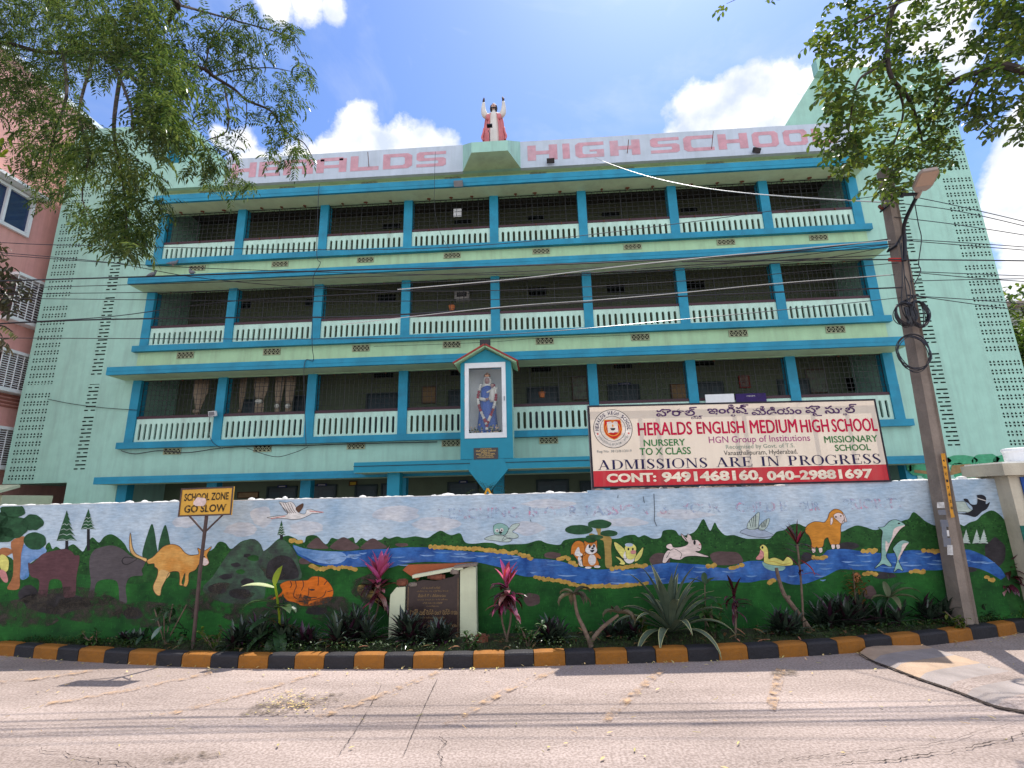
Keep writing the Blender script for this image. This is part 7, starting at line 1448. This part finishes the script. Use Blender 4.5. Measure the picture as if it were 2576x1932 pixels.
# broad-leaved tree on the right
rt = thing('broadleaf_tree', 'leafy green tree overhanging the pole and lamp from the upper right', 'tree', (8.6, 5.6, 0))
Z3p = lambda x, y: (1716 + x * .3978, y * .3978)
def PR(x, y, dd=0): q_ = Z3p(x, y); return on_y(q_[0], q_[1], 5.75 + .45 * math.sin(x * .005) + .3 * math.sin(y * .007 + 1) + dd)
tr = MB(); branch(tr, [(8.6, 5.6, 0), (8.6, 5.6, 2.2), (8.3, 5.7, 4.5), (7.8, 5.8, 6.6)], .22, .15)
for pts, r0, r1 in (([(7.8, 5.8, 6.6), tuple(PR(2200, -60)), tuple(PR(1800, -40)), tuple(PR(1400, -10)), tuple(PR(1310, 150)), tuple(PR(1310, 450)), tuple(PR(1420, 600)), tuple(PR(1480, 740)), tuple(PR(1520, 900))], .06, .012), ([tuple(PR(1310, 350)), tuple(PR(1220, 430)), tuple(PR(1120, 500)), tuple(PR(1080, 640)), tuple(PR(1050, 850))], .022, .006), ([tuple(PR(1340, 500)), tuple(PR(1400, 700)), tuple(PR(1330, 950)), tuple(PR(1340, 1150))], .018, .005), ([(8.3, 5.7, 4.5), tuple(PR(2250, 500)), tuple(PR(1900, 450)), tuple(PR(1650, 560)), tuple(PR(1560, 800))], .06, .01), ([tuple(PR(1400, 0)), tuple(PR(1150, 120)), tuple(PR(950, 220)), tuple(PR(840, 290))], .018, .004), ([tuple(PR(1900, 450)), tuple(PR(1800, 680)), tuple(PR(1900, 760)), tuple(PR(2010, 840))], .02, .004), ([tuple(PR(1400, -10)), tuple(PR(900, -80)), tuple(PR(500, -60)), tuple(PR(280, 20))], .012, .003)): branch(tr, pts, r0, r1)
tr.build('trunk', rt)
CR = [(1000, 90, 110, .8), (930, 190, 110, .8), (880, 260, 70, .8), (835, 290, 40, .9), (980, 330, 90, .8), (1050, 380, 80, .8), (900, 340, 40, .7), (1150, 200, 120, .8), (1250, 100, 130, .9), (1300, 250, 150, 1), (1330, 430, 130, 1), (1230, 340, 90, .8), (950, 480, 70, .9), (920, 590, 70, 1), (990, 600, 90, 1), (1000, 720, 110, 1.1), (1100, 660, 100, 1.1), (1200, 700, 90, 1), (1260, 770, 60, 1), (950, 850, 90, 1), (870, 880, 45, .9), (1050, 850, 120, 1.1), (1170, 800, 60, .9), (1000, 970, 100, 1), (1100, 930, 100, 1), (1060, 1020, 55, .9), (960, 1080, 40, 1), (1230, 960, 80, 1), (1300, 1010, 100, 1.1), (1400, 950, 110, 1.1), (1500, 900, 120, 1.1), (1600, 900, 110, 1), (1650, 970, 80, 1), (1560, 1000, 90, 1), (1420, 1060, 100, 1.1), (1350, 1130, 90, 1), (1270, 1120, 60, .9), (1160, 1160, 35, .9), (1320, 1200, 50, 1), (1370, 1190, 40, 1), (1640, 1030, 45, .8), (1450, 800, 100, 1), (1600, 780, 100, 1), (1690, 900, 45, .9), (1500, 650, 120, .9), (1600, 600, 110, .8), (1450, 520, 110, .8), (1700, 650, 110, .9), (1800, 700, 100, 1), (1850, 760, 80, 1), (1910, 720, 70, 1), (1930, 780, 50, 1), (2000, 830, 35, 1), (1700, 480, 100, .7), (1550, 400, 110, .7), (1650, 330, 100, .6), (1500, 250, 110, .8), (1450, 120, 110, .7), (1600, 130, 90, .5), (1780, 180, 100, .6), (1900, 300, 130, .8), (1950, 450, 120, .9), (2000, 150, 170, 1.4), (2100, 60, 150, 1.5), (2110, 300, 130, 1.3), (2060, 500, 110, 1), (2130, 620, 90, .9), (2100, 780, 80, .9), (2140, 830, 50, 1), (1900, 600, 90, .7), (1850, 50, 100, .8), (1700, 40, 80, .6), (2050, 700, 70, .7), (1500, 20, 60, .8), (1100, 20, 60, .8), (2250, 200, 150, 1), (2250, 500, 150, .8), (280, 30, 24, 1), (550, 10, 14, 1), (1500, -80, 150, 1), (1900, -80, 150, 1)]
cr_ = MB()
def oval(t): return max(.05, math.sin(math.pi * min(1, .05 + t * .95)) ** .75)
for (x, y, r, dn) in CR:
    for k in range(int(14 * dn * (r / 100) ** 2 + 2)):
        rr = r * math.sqrt(random.random()) * .95; t = random.uniform(0, 6.28); p = PR(x + rr * math.cos(t), y + rr * math.sin(t), random.uniform(-.4, .4)); az0 = random.uniform(0, 6.28)
        for j in range(5):   # a spray of leaves along a short twig
            q_ = p + Vector((math.cos(az0), math.sin(az0), -.35)) * .035 * j
            cr_.blade(q_, az0 + (1 if j % 2 else -1) * random.uniform(.5, 1.2), random.uniform(-1.1, .3), random.uniform(.065, .10), random.uniform(.038, .056), .5, PONG, 3, oval, .25)
        cr_.tube([p, p + Vector((math.cos(az0), math.sin(az0), -.35)) * .15], .0025, BARK, 4)
cr_.build('crown', rt)
# dark foliage at the left edge
dt = thing('street_tree', 'dark reddish leaved tree reaching in at the left edge beside the pink block', 'tree', (-8.3, 6.6, 0)); ZB = lambda x, y: (x * .3614, 660 + y * .3614)
def PD(x, y, dd=0): q_ = ZB(x, y); return on_y(q_[0], q_[1], 6.5 + dd)
tr = MB(); branch(tr, [(-8.3, 6.6, 0), (-8.3, 6.6, 2), (-8.0, 6.6, 3.4), tuple(PD(-60, 150)), tuple(PD(60, 180)), tuple(PD(150, 230))], .11, .008); branch(tr, [(-8.3, 6.6, 2), tuple(PD(-200, 600)), tuple(PD(-20, 440)), tuple(PD(90, 480))], .04, .005); tr.build('trunk', dt)
cr_ = MB()
for (x, y, r) in ((30, 20, 60), (60, 130, 80), (130, 190, 70), (170, 230, 50), (60, 270, 80), (20, 330, 50), (100, 320, 40), (-20, 200, 90), (-60, 80, 90), (-10, 560, 50), (40, 590, 35), (-60, 500, 80), (0, -80, 60), (-60, -150, 60)):
    for k in range(int(30 * (r / 80) ** 2) + 4):
        rr = r * math.sqrt(random.random()); t = random.uniform(0, 6.28); cr_.blade(PD(x + rr * math.cos(t), y + rr * math.sin(t), random.uniform(-.25, .25)), random.uniform(0, 6.28), random.uniform(-1.3, .2), random.uniform(.09, .15), random.uniform(.035, .05), .6, DRKL, 4, oval)
PALEL = leafmat('pale young leaf', (0.20, 0.20, 0.05), .3, .5)
for k in range(9): cr_.blade(PD(30 + k * 12, 440 + k * 9), -1.2 + random.uniform(-.3, .3), -.9, .11, .03, .3, PALEL, 4, oval)
LIMEL = leafmat('lime leaf', (0.22, 0.30, 0.02), .3, .5)
for k in range(40): cr_.blade(on_y(random.uniform(-60, 24), random.uniform(345, 460), 6.3), random.uniform(0, 6.28), random.uniform(-1, .5), .13, .06, .5, LIMEL, 4, oval)
cr_.build('crown', dt)
# small trees far to the right
def bush_tree(px_, py_, Y, r, lab, base_z=0.0):
    c = on_y(px_, py_, Y); t = thing('background_tree', lab, 'tree', (c.x, c.y, base_z)); m = MB(); m.tube([(c.x, c.y, base_z), (c.x + .1, c.y, c.z)], [.2, .08], BARK, 7)
    for k in range(6): a = random.uniform(0, 6.28); m.tube([(c.x + .05, c.y, c.z - r * .8), (c.x + math.cos(a) * r * .7, c.y + math.sin(a) * r * .7, c.z + random.uniform(-.2, .6) * r)], [.08, .02], BARK, 5)
    m.build('trunk', t); m = MB()
    for k in range(260):
        d = Vector((random.gauss(0, 1), random.gauss(0, 1), random.gauss(0, 1))).normalized() * r * random.uniform(.4, 1.05); p = c + d
        for j in range(3): m.blade(p + Vector((random.uniform(-.1, .1), 0, random.uniform(-.1, .1))), random.uniform(0, 6.28), random.uniform(-1, .6), .28, .14, .5, PONG, 2, oval)
    m.build('crown', t)
bush_tree(2590, 800, 19, 1.3, 'green tree beyond the right edge of the school wing, upper crown'); bush_tree(2600, 870, 17.5, .9, 'smaller dark tree in front of the grey house at the right edge')

# ------------------------------------------------------------------ plants in the bed
def lanc(t): return max(.04, math.sin(math.pi * min(1, .10 + .90 * t)) ** .8)
def strap(t): return max(.03, (1 - t) ** .55 * (.75 + .25 * min(1, t * 4)))
RHO = mat('rhoeo leaf', (0.024, 0.042, 0.026), rough=0.3, var=0.4, scale=6, island=0.5, spec=0.6, hue2=(0.055, 0.080, 0.050)); RHOP = mat('rhoeo purple underside', (0.035, 0.010, 0.020), rough=0.4, var=0.3, island=0.4)
def rosette_clump(pxx, pyy, rad, h, lab, nros=5, seed=None):
    rad *= 1.2; h *= 1.25; c = on_z(pxx, pyy - 6, .08); t = thing('spiderwort_clump', lab, 'plant', c, 'dark spiderwort clumps in the bed'); m = MB()
    for k in range(nros):
        a = random.uniform(0, 6.28); r = rad * .45 * math.sqrt(random.random()) if k else 0; b = c + Vector((r * math.cos(a) * 1.4, r * math.sin(a) * .6, 0)); hh = h * random.uniform(.35, .65)
        m.tube([b, b + Vector((0, 0, hh * .6))], .018, RHOP, 5)
        for j in range(26):
            az = j * 2.4 + random.uniform(-.3, .3); el = 1.35 - 1.25 * (j / 26) + random.uniform(-.12, .12); L = random.uniform(.7, 1.05) * h * .62
            m.blade(b + Vector((0, 0, hh * .5 * (1 - j / 40))), az, el, L, random.uniform(.044, .062), random.uniform(.3, 1.1), RHO if random.random() < .8 else RHOP, 5, strap, .35)
    m.build('leaf', t)
for a in ((600, 1640, .34, .34, 'dark spiderwort clump right of the school zone post', 5), (705, 1636, .30, .30, 'dark spiderwort clump below the big green leafed plant', 5), (860, 1632, .42, .42, 'largest dark spiderwort clump left of the memorial plaque', 7), (1020, 1630, .34, .36, 'dark spiderwort clump in front of the left plaque pier', 6), (1122, 1632, .26, .28, 'small dark spiderwort clump in front of the inscription slab', 4), (1385, 1628, .28, .30, 'small spiky dark clump left of the forked bare stump', 5), (1560, 1620, .24, .26, 'low dark clump between the forked stump and the agave', 4), (1960, 1608, .30, .32, 'dark clump left of the leaning bare branch', 5),
          (2120, 1592, .44, .42, 'wide dark spiderwort clump below the croton', 7), (2220, 1585, .30, .30, 'dark clump right of the croton by the kerb', 5), (2320, 1577, .38, .36, 'sunlit dark clump left of the pole base', 6), (2480, 1568, .30, .26, 'low clump right of the pole base in the sun', 5), (330, 1630, .22, .18, 'small dark clump left of the school zone post', 3), (780, 1640, .24, .26, 'low dark clump between the big leafed plant and the largest clump', 4)): rosette_clump(*a)
PINKL = mat('pink cordyline leaf', (0.66, 0.045, 0.19), rough=0.35, var=0.3, scale=3, island=0.3, transl=0.6, hue2=(0.75, 0.22, 0.34)); REDL = mat('red cordyline leaf', (0.36, 0.035, 0.030), rough=0.35, var=0.3, island=0.35, transl=0.5, hue2=(0.5, 0.08, 0.05)); PALEP = mat('pale pink glint cordyline leaf', (0.62, 0.36, 0.34), rough=0.25, var=0.3, scale=5, island=0.3, transl=0.3, hue2=(0.40, 0.05, 0.08))  # pale leaf colour also stands in for whitish sun glints
MARL = mat('maroon cordyline leaf', (0.060, 0.014, 0.018), rough=0.2, var=0.4, island=0.4, transl=0.2, spec=0.6, hue2=(0.10, 0.02, 0.03))
def cordyline(base, top, L, nup, ndown, lab, mats, stems=1, wid=.055, seedbend=0.05, spread=1.0):
    c = Vector(base); t = thing('cordyline', lab, 'plant', c); m = MB(); tp = Vector(top)
    for s_ in range(stems): m.tube(crom([c + Vector((.03 * s_, 0, 0)), c.lerp(tp, .5) + Vector((seedbend * (1 - 2 * s_), .0, 0)), tp], 4), .011, WOODY, 6)
    m.build('stem', t); m = MB()
    for j in range(nup): m.blade(tp + Vector((0, 0, random.uniform(-.02, .05))), random.uniform(0, 6.28), random.uniform(.75, 1.5), L * random.uniform(.7, 1.1), wid * random.uniform(.8, 1.2), random.uniform(.1, .5), mats[0] if random.random() < .65 else mats[1], 6, lanc, .3)
    for j in range(ndown): z = random.uniform(.0, .9); m.blade(tp.lerp(c, z * .45), random.uniform(0, 6.28), random.uniform(-.5, .7) * spread, L * random.uniform(.7, 1.0), wid * random.uniform(.8, 1.1), random.uniform(.8, 1.8), (PALEP if random.random() < .3 and mats[0] is not MARL else mats[2]) if random.random() < .75 else mats[1], 6, lanc, .3)
    m.build('leaf', t)
b = on_z(925, 1600, .1); d_ = b.y; cordyline(b, on_y(955, 1460, d_ - .05), .32, 22, 26, 'bright pink cordyline left of the memorial plaque', (PINKL, PINKL, MARL), 2, .075)
b = on_z(1272, 1622, .08); d_ = b.y; cordyline(b, on_y(1275, 1480, d_), .28, 16, 40, 'red and maroon cordyline right of the memorial plaque', (REDL, PINKL, MARL), 2, .065)
b = on_z(2535, 1560, .1); d_ = b.y; cordyline(b, on_y(2538, 1430, d_), .22, 6, 40, 'dark cordyline with one red leaf near the gate pillar', (REDL, MARL, MARL), 2, .05)
b = on_z(2022, 1592, .1); d_ = b.y; cordyline(b, on_y(2006, 1370, d_), .26, 12, 14, 'tall thin maroon cordyline in front of the painted goat', (MARL, REDL, MARL), 1, .03, .01)
b = on_z(1850, 1606, .1); d_ = b.y; cordyline(b, on_y(1846, 1500, d_), .22, 5, 16, 'slender maroon cordyline right of the agave', (MARL, MARL, MARL), 1, .035, .01)
# big-leaved canna with lime new leaf
CAN = leafmat('canna leaf', (0.025, 0.065, 0.025), .35, .35, .35, (0.04, 0.10, 0.03)); CANL = leafmat('new canna leaf', (0.34, 0.50, 0.02), .15, .65, .4, (0.45, 0.58, 0.05)); CANW = leafmat('pale canna leaf', (0.58, 0.66, 0.36), .15, .4, .3)
def broad(t): return max(.04, math.sin(math.pi * min(1, .04 + .96 * t)) ** .6 * (1 - .25 * t))
b = on_z(700, 1630, .08); cn = thing('canna_plant', 'broad leaved green plant with a lime new leaf below the painted rock', 'plant', b); top = on_y(692, 1474, b.y - .10); m = MB(); m.tube(crom([b, b.lerp(top, .5) + Vector((.03, 0, 0)), top], 4), .012, CANL, 7); m.tube(crom([b + Vector((.06, 0, 0)), b.lerp(top, .45) + Vector((.10, 0, 0)), b.lerp(top, .85) + Vector((.08, 0, 0))], 4), .009, CAN, 7); m.build('stem', cn)
m = MB(); m.blade(top, 1.2, 1.25, .21, .11, .2, CANL, 6, broad, .5); m.blade(top + Vector((0, 0, -.03)), 3.45, .25, .34, .16, .5, CANW, 7, broad, .3)
for az, el, zf, L in ((3.5, .2, .72, .30), (5.6, .3, .62, .30), (-.3, .1, .68, .26), (3.9, -.3, .30, .32), (5.4, -.5, .30, .32), (4.7, -.8, .25, .30), (2.6, .3, .4, .28), (.3, -.2, .35, .3), (4.2, .1, .45, .28)): m.blade(b.lerp(top, zf), az, el, L * 1.15, .15, 1.2, CAN, 7, broad, .3)
m.build('leaf', cn)
# shrub left of the sign
b = on_z(415, 1625, .1); sb = thing('leafy_shrub', 'low shrub with a few glossy broad leaves left of the school zone post', 'plant', b); m = MB(); [m.tube([b, b + Vector((dx, random.uniform(-.05, .05), h_))], .007, WOODY, 5) for dx, h_ in ((-.15, .38), (0.02, .42), (.16, .35), (-.06, .30), (.22, .42))]; m.build('stem', sb); m = MB()
for k in range(34): m.blade(b + Vector((random.uniform(-.22, .26), random.uniform(-.08, .06), random.uniform(.08, .45))), random.uniform(0, 6.28), random.uniform(-1.0, .6), random.uniform(.09, .16), random.uniform(.04, .06), .8, CAN, 5, broad, .25)
GLO = mat('glossy pale leaf', (0.10, 0.14, 0.09), rough=0.12, spec=0.9); m.blade(b + Vector((.02, -.12, .22)), 4.6, -.7, .15, .07, .3, GLO, 5, broad, .2); m.blade(b + Vector((-.03, -.10, .27)), 3.4, .3, .11, .06, .9, GLO, 5, broad, .2); m.build('leaf', sb)
# forked stump with withered leaves
WITH = mat('withered leaf', (0.10, 0.085, 0.045), rough=0.9, var=0.4, island=0.3, transl=0.2)
b = on_z(1487, 1628, .1); fk = thing('forked_stump', 'bare forked frangipani stump with withered hanging leaves left of the agave', 'plant', b); y_ = b.y; m = MB(); m.tube(crom([b, on_y(1470, 1585, y_), on_y(1452, 1545, y_), on_y(1444, 1495, y_)], 4), [.030] + [.024 - .0009 * i for i in range(12)], WOODY, 8); m.tube(crom([on_y(1485, 1618, y_), on_y(1510, 1585, y_), on_y(1540, 1560, y_), on_y(1556, 1548, y_)], 4), [.028] + [.022 - .0008 * i for i in range(12)], WOODY, 8); m.build('trunk', fk)
m = MB()
for P0, n_ in ((on_y(1444, 1497, y_), 7), (on_y(1556, 1545, y_), 7)):
    for k in range(n_): m.blade(P0, random.uniform(0, 6.28), random.uniform(-.2, .5), random.uniform(.17, .26), random.uniform(.05, .08), 2.0, WITH, 6, broad, .8)
m.build('leaf', fk)
# variegated agave
AG = mat('agave leaf', (0.075, 0.110, 0.070), rough=0.5, var=0.25, scale=8, island=0.2, hue2=(0.09, 0.12, 0.075)); AGE = mat('agave pale margin', (0.36, 0.34, 0.15), rough=0.5, var=0.2)
b = on_z(1690, 1606, .1); ag = thing('agave', 'large variegated agave with arching cream edged leaves', 'plant', b); m = MB(); e_ = MB()
def agp(t): return max(.03, (.45 + 1.1 * t if t < .5 else 1.0 - ((t - .5) / .5) ** 1.6))
for j in range(34):
    az = j * 2.39996 + random.uniform(-.15, .15); f_ = j / 33; el = 1.45 - 1.25 * f_ + random.uniform(-.08, .08); L = random.uniform(.54, .72) if f_ > .15 else random.uniform(.58, .70); dr = .35 + 1.5 * f_ ** 0.9 * random.uniform(.6, 1.25); wd = random.uniform(.070, .092)
    bb = b + Vector((math.cos(az) * .03, math.sin(az) * .03, .06 + .04 * (1 - f_)))
    m.blade(bb, az, el, L, wd, dr, AG, 10, agp, .45)
    # margins: follow the same curve, one ribbon on either edge
    for s_ in (-1, 1):
        p = Vector(bb); h = Vector((math.cos(az), math.sin(az), 0)); side = Vector((-math.sin(az), math.cos(az), 0)); st_ = L / 10; v = []
        for i in range(11):
            t = i / 10; e = el - dr * t * t; w_ = wd * agp(t); d = h * math.cos(e) + Vector((0, 0, math.sin(e))); up = -h * math.sin(e) + Vector((0, 0, math.cos(e)))
            o = p + side * s_ * w_ / 2 + up * (.45 * w_ / 2 + .0015); v += [o, o - side * s_ * min(.0065, w_ * .25) - up * .003 + up * .002]; p = p + d * st_
        e_.add(v, [(2 * i, 2 * i + 2, 2 * i + 3, 2 * i + 1) for i in range(10)], AGE)
lf = m.build('leaf', ag); e_.build('leaf_margin', lf)
# young plant behind the agave
b = on_z(1775, 1598, .1); yp_ = thing('young_sapling', 'young pale leaved sapling behind the agave on the right', 'plant', b); tp = on_y(1773, 1470, b.y); m = MB(); m.tube([b, tp], [.008, .005], WOODY, 6); m.build('stem', yp_); m = MB(); CANP = leafmat('young leaf', (0.07, 0.13, 0.05), .25, .5)
for az, el, zf, L in ((3.2, .5, 1, .2), (.3, .6, .98, .18), (1.2, 1.2, 1, .14), (5.0, .1, .75, .22), (3.8, -.2, .6, .24), (5.8, -.1, .55, .24), (2.4, .1, .7, .2)): m.blade(b.lerp(tp, zf), az, el, L, .075, 1.0, CANP, 6, broad, .3)
m.build('leaf', yp_)
# leaning bare branch
b = on_z(2040, 1590, .1); lb_ = thing('bare_branch', 'thick bare leaning branch planted in front of the painted duck', 'dead plant', b); y_ = b.y; m = MB(); m.tube(crom([b, on_y(2020, 1560, y_), on_y(1990, 1520, y_), on_y(1972, 1495, y_ + .02), on_y(1960, 1460, y_ + .03), on_y(1953, 1430, y_ + .03)], 4), [.030 - .0006 * i for i in range(21)], WOODY, 9); m.tube([on_y(1982, 1508, y_), on_y(1986, 1500, y_)], [.02, .014], WOODY, 7); m.build('limb', lb_)
# croton
CRO = mat('croton leaf', (0.16, 0.16, 0.02), rough=0.4, var=0.5, scale=14, island=0.5, transl=0.4, hue2=(0.30, 0.11, 0.03))
b = on_z(2158, 1578, .1); ct = thing('croton_shrub', 'yellow and red leaved croton in front of the brown painted shell', 'plant', b); tp = on_y(2146, 1440, b.y); m = MB(); m.tube([b, tp], [.010, .005], WOODY, 6); m.tube([b.lerp(tp, .3), on_y(2170, 1490, b.y)], [.007, .004], WOODY, 5); m.build('stem', ct); m = MB()
for k in range(120): z = random.uniform(.42, 1.02); p = b.lerp(tp, z) + Vector((random.gauss(0.015, .05), random.gauss(0, .05), 0)); m.blade(p, random.uniform(0, 6.28), random.uniform(-.3, .8), random.uniform(.06, .11), random.uniform(.014, .022), .8, CRO, 4, lanc, .2)
m.build('leaf', ct)
# drooping variegated leaf plant near the pole
VAR = mat('variegated leaf', (0.22, 0.22, 0.11), rough=0.5, var=0.4, scale=9, island=0.2, transl=0.3, hue2=(0.10, 0.14, 0.06)); b = on_z(2240, 1578, .1); vp = thing('drooping_plant', 'plant with long folded pale leaves between the croton and the pole', 'plant', b); tp = on_y(2236, 1505, b.y); m = MB(); m.tube(crom([b, b.lerp(tp, .6) + Vector((-.05, 0, 0)), tp], 4), .010, CAN, 6); m.build('stem', vp); m = MB()
for az, el, L, dr in ((-.2, .6, .36, 1.6), (.1, .9, .30, 1.4), (3.0, .2, .2, 1.5), (1.2, 1.2, .2, .9), (-.5, .3, .30, 1.5), (4.5, .2, .3, 1.8), (3.6, -.2, .28, 1.2)): m.blade(tp, az, el, L, .075, dr, VAR if dr > 1.45 or el > 1 else CAN, 8, broad, .5)
m.build('leaf', vp)
b = on_z(2572, 1560, .1); sp = thing('spider_plant', 'bright green strappy plant at the right edge by the gate pillar', 'plant', b); m = MB(); SPI = leafmat('spider plant leaf', (0.12, 0.22, 0.04), .3, .4)
for k in range(40): m.blade(b, random.uniform(0, 6.28), random.uniform(.5, 1.4), random.uniform(.18, .3), .014, random.uniform(1, 2), SPI, 6, strap, .3)
m.build('leaf', sp)
# more leafy undergrowth of different kinds
def leafy(pxx, pyy, h, n, lw, mt, lab, nm='leafy_shrub'):
    b = on_z(pxx, pyy, .08); t = thing(nm, lab, 'plant', b); m = MB(); tips = [b + Vector((random.uniform(-.16, .16), random.uniform(-.08, .08), h * random.uniform(.6, 1))) for k in range(5)]
    for q_ in tips: m.tube([b, b.lerp(q_, .5) + Vector((random.uniform(-.03, .03), 0, .02)), q_], [.006, .005, .003], WOODY, 5)
    m.build('stem', t); m = MB()
    for k in range(n): q_ = random.choice(tips); m.blade(b.lerp(q_, random.uniform(.3, 1.05)), random.uniform(0, 6.28), random.uniform(-.7, .9), lw * random.uniform(1.6, 2.6), lw * random.uniform(.8, 1.2), random.uniform(.3, 1.2), mt, 4, oval, .25)
    m.build('leaf', t)
YGL = leafmat('yellow green shrub leaf', (0.10, 0.15, 0.02), .4, .5); MGL = leafmat('mid green shrub leaf', (0.04, 0.10, 0.02), .4, .4)
leafy(1330, 1632, .26, 60, .035, MGL, 'small mid green shrub between the red cordyline and the spiky clump'); leafy(1800, 1612, .42, 70, .045, MGL, 'mid green shrub behind the agave on its right side'); leafy(1610, 1608, .30, 45, .04, YGL, 'yellowish small shrub just left of the agave'); leafy(540, 1640, .22, 60, .03, YGL, 'low yellowish shrub at the kerb right of the sign post'); leafy(1180, 1640, .20, 50, .03, MGL, 'tiny green shrub at the foot of the right plaque pier'); leafy(2420, 1592, .2, 50, .03, YGL, 'low yellow green shrub at the foot of the utility pole'); leafy(240, 1632, .20, 50, .03, MGL, 'low green shrub under the painted bear and buffalo')
# a few dead leaves lying in the bed
DEAD = mat('dead brown leaf', (0.20, 0.11, 0.045), rough=0.9, var=0.4, island=0.5); m = MB()
for k in range(260):
    i = random.randrange(4, len(kerb_ext) - 2); a = kerb_ext[i].lerp(kerb_ext[i + 1], random.random()); m.blade((a.x, a.y + random.uniform(.14, .75), random.uniform(.10, .15)), random.uniform(0, 6.28), random.uniform(-.3, .7), random.uniform(.05, .14), random.uniform(.012, .035), random.uniform(.3, 1.5), DEAD, 4, lanc, .4)
stuff(tag(m.build('dead_leaves'), 'curled brown dead leaves lying in the planting bed', 'dead leaves'))
# ground cover behind the kerb
GC = leafmat('ground cover leaf', (0.020, 0.050, 0.009), .5, .3, .5, (0.045, 0.10, 0.015)); m = MB()
def bed_pt():
    while True:
        i = random.randrange(4, len(kerb_ext) - 2); a = kerb_ext[i].lerp(kerb_ext[i + 1], random.random()); w_ = WP0 + WU * ((a.x - WP0.x) / WU.x); t = random.random() ** 1.8
        return a + Vector((0, .17, 0)) + Vector((0, (w_.y - a.y - .2) * t, 0)), t
gaps = lambda x: .25 + .75 * (math.sin(x * 2.3) * .5 + .5) ** 1.0
for k in range(9000):
    p, t = bed_pt()
    if random.random() > gaps(p.x): continue
    h_ = random.uniform(.0, .07) * (1.2 - t); q_ = Vector((p.x, p.y, .105 + h_)); m.blade(q_, random.uniform(0, 6.28), random.uniform(-.2, .9), random.uniform(.018, .038), random.uniform(.012, .022), .5, GC, 2, oval, .1)
for k in range(2600):
    p, t = bed_pt(); m.blade((p.x, p.y, .10), random.uniform(0, 6.28), random.uniform(.7, 1.5), random.uniform(.04, .12), .004, .6, GC, 3, strap, .1)
stuff(tag(m.build('ground_cover'), 'low bright green creepers and grass carpeting the planting bed', 'ground cover'))
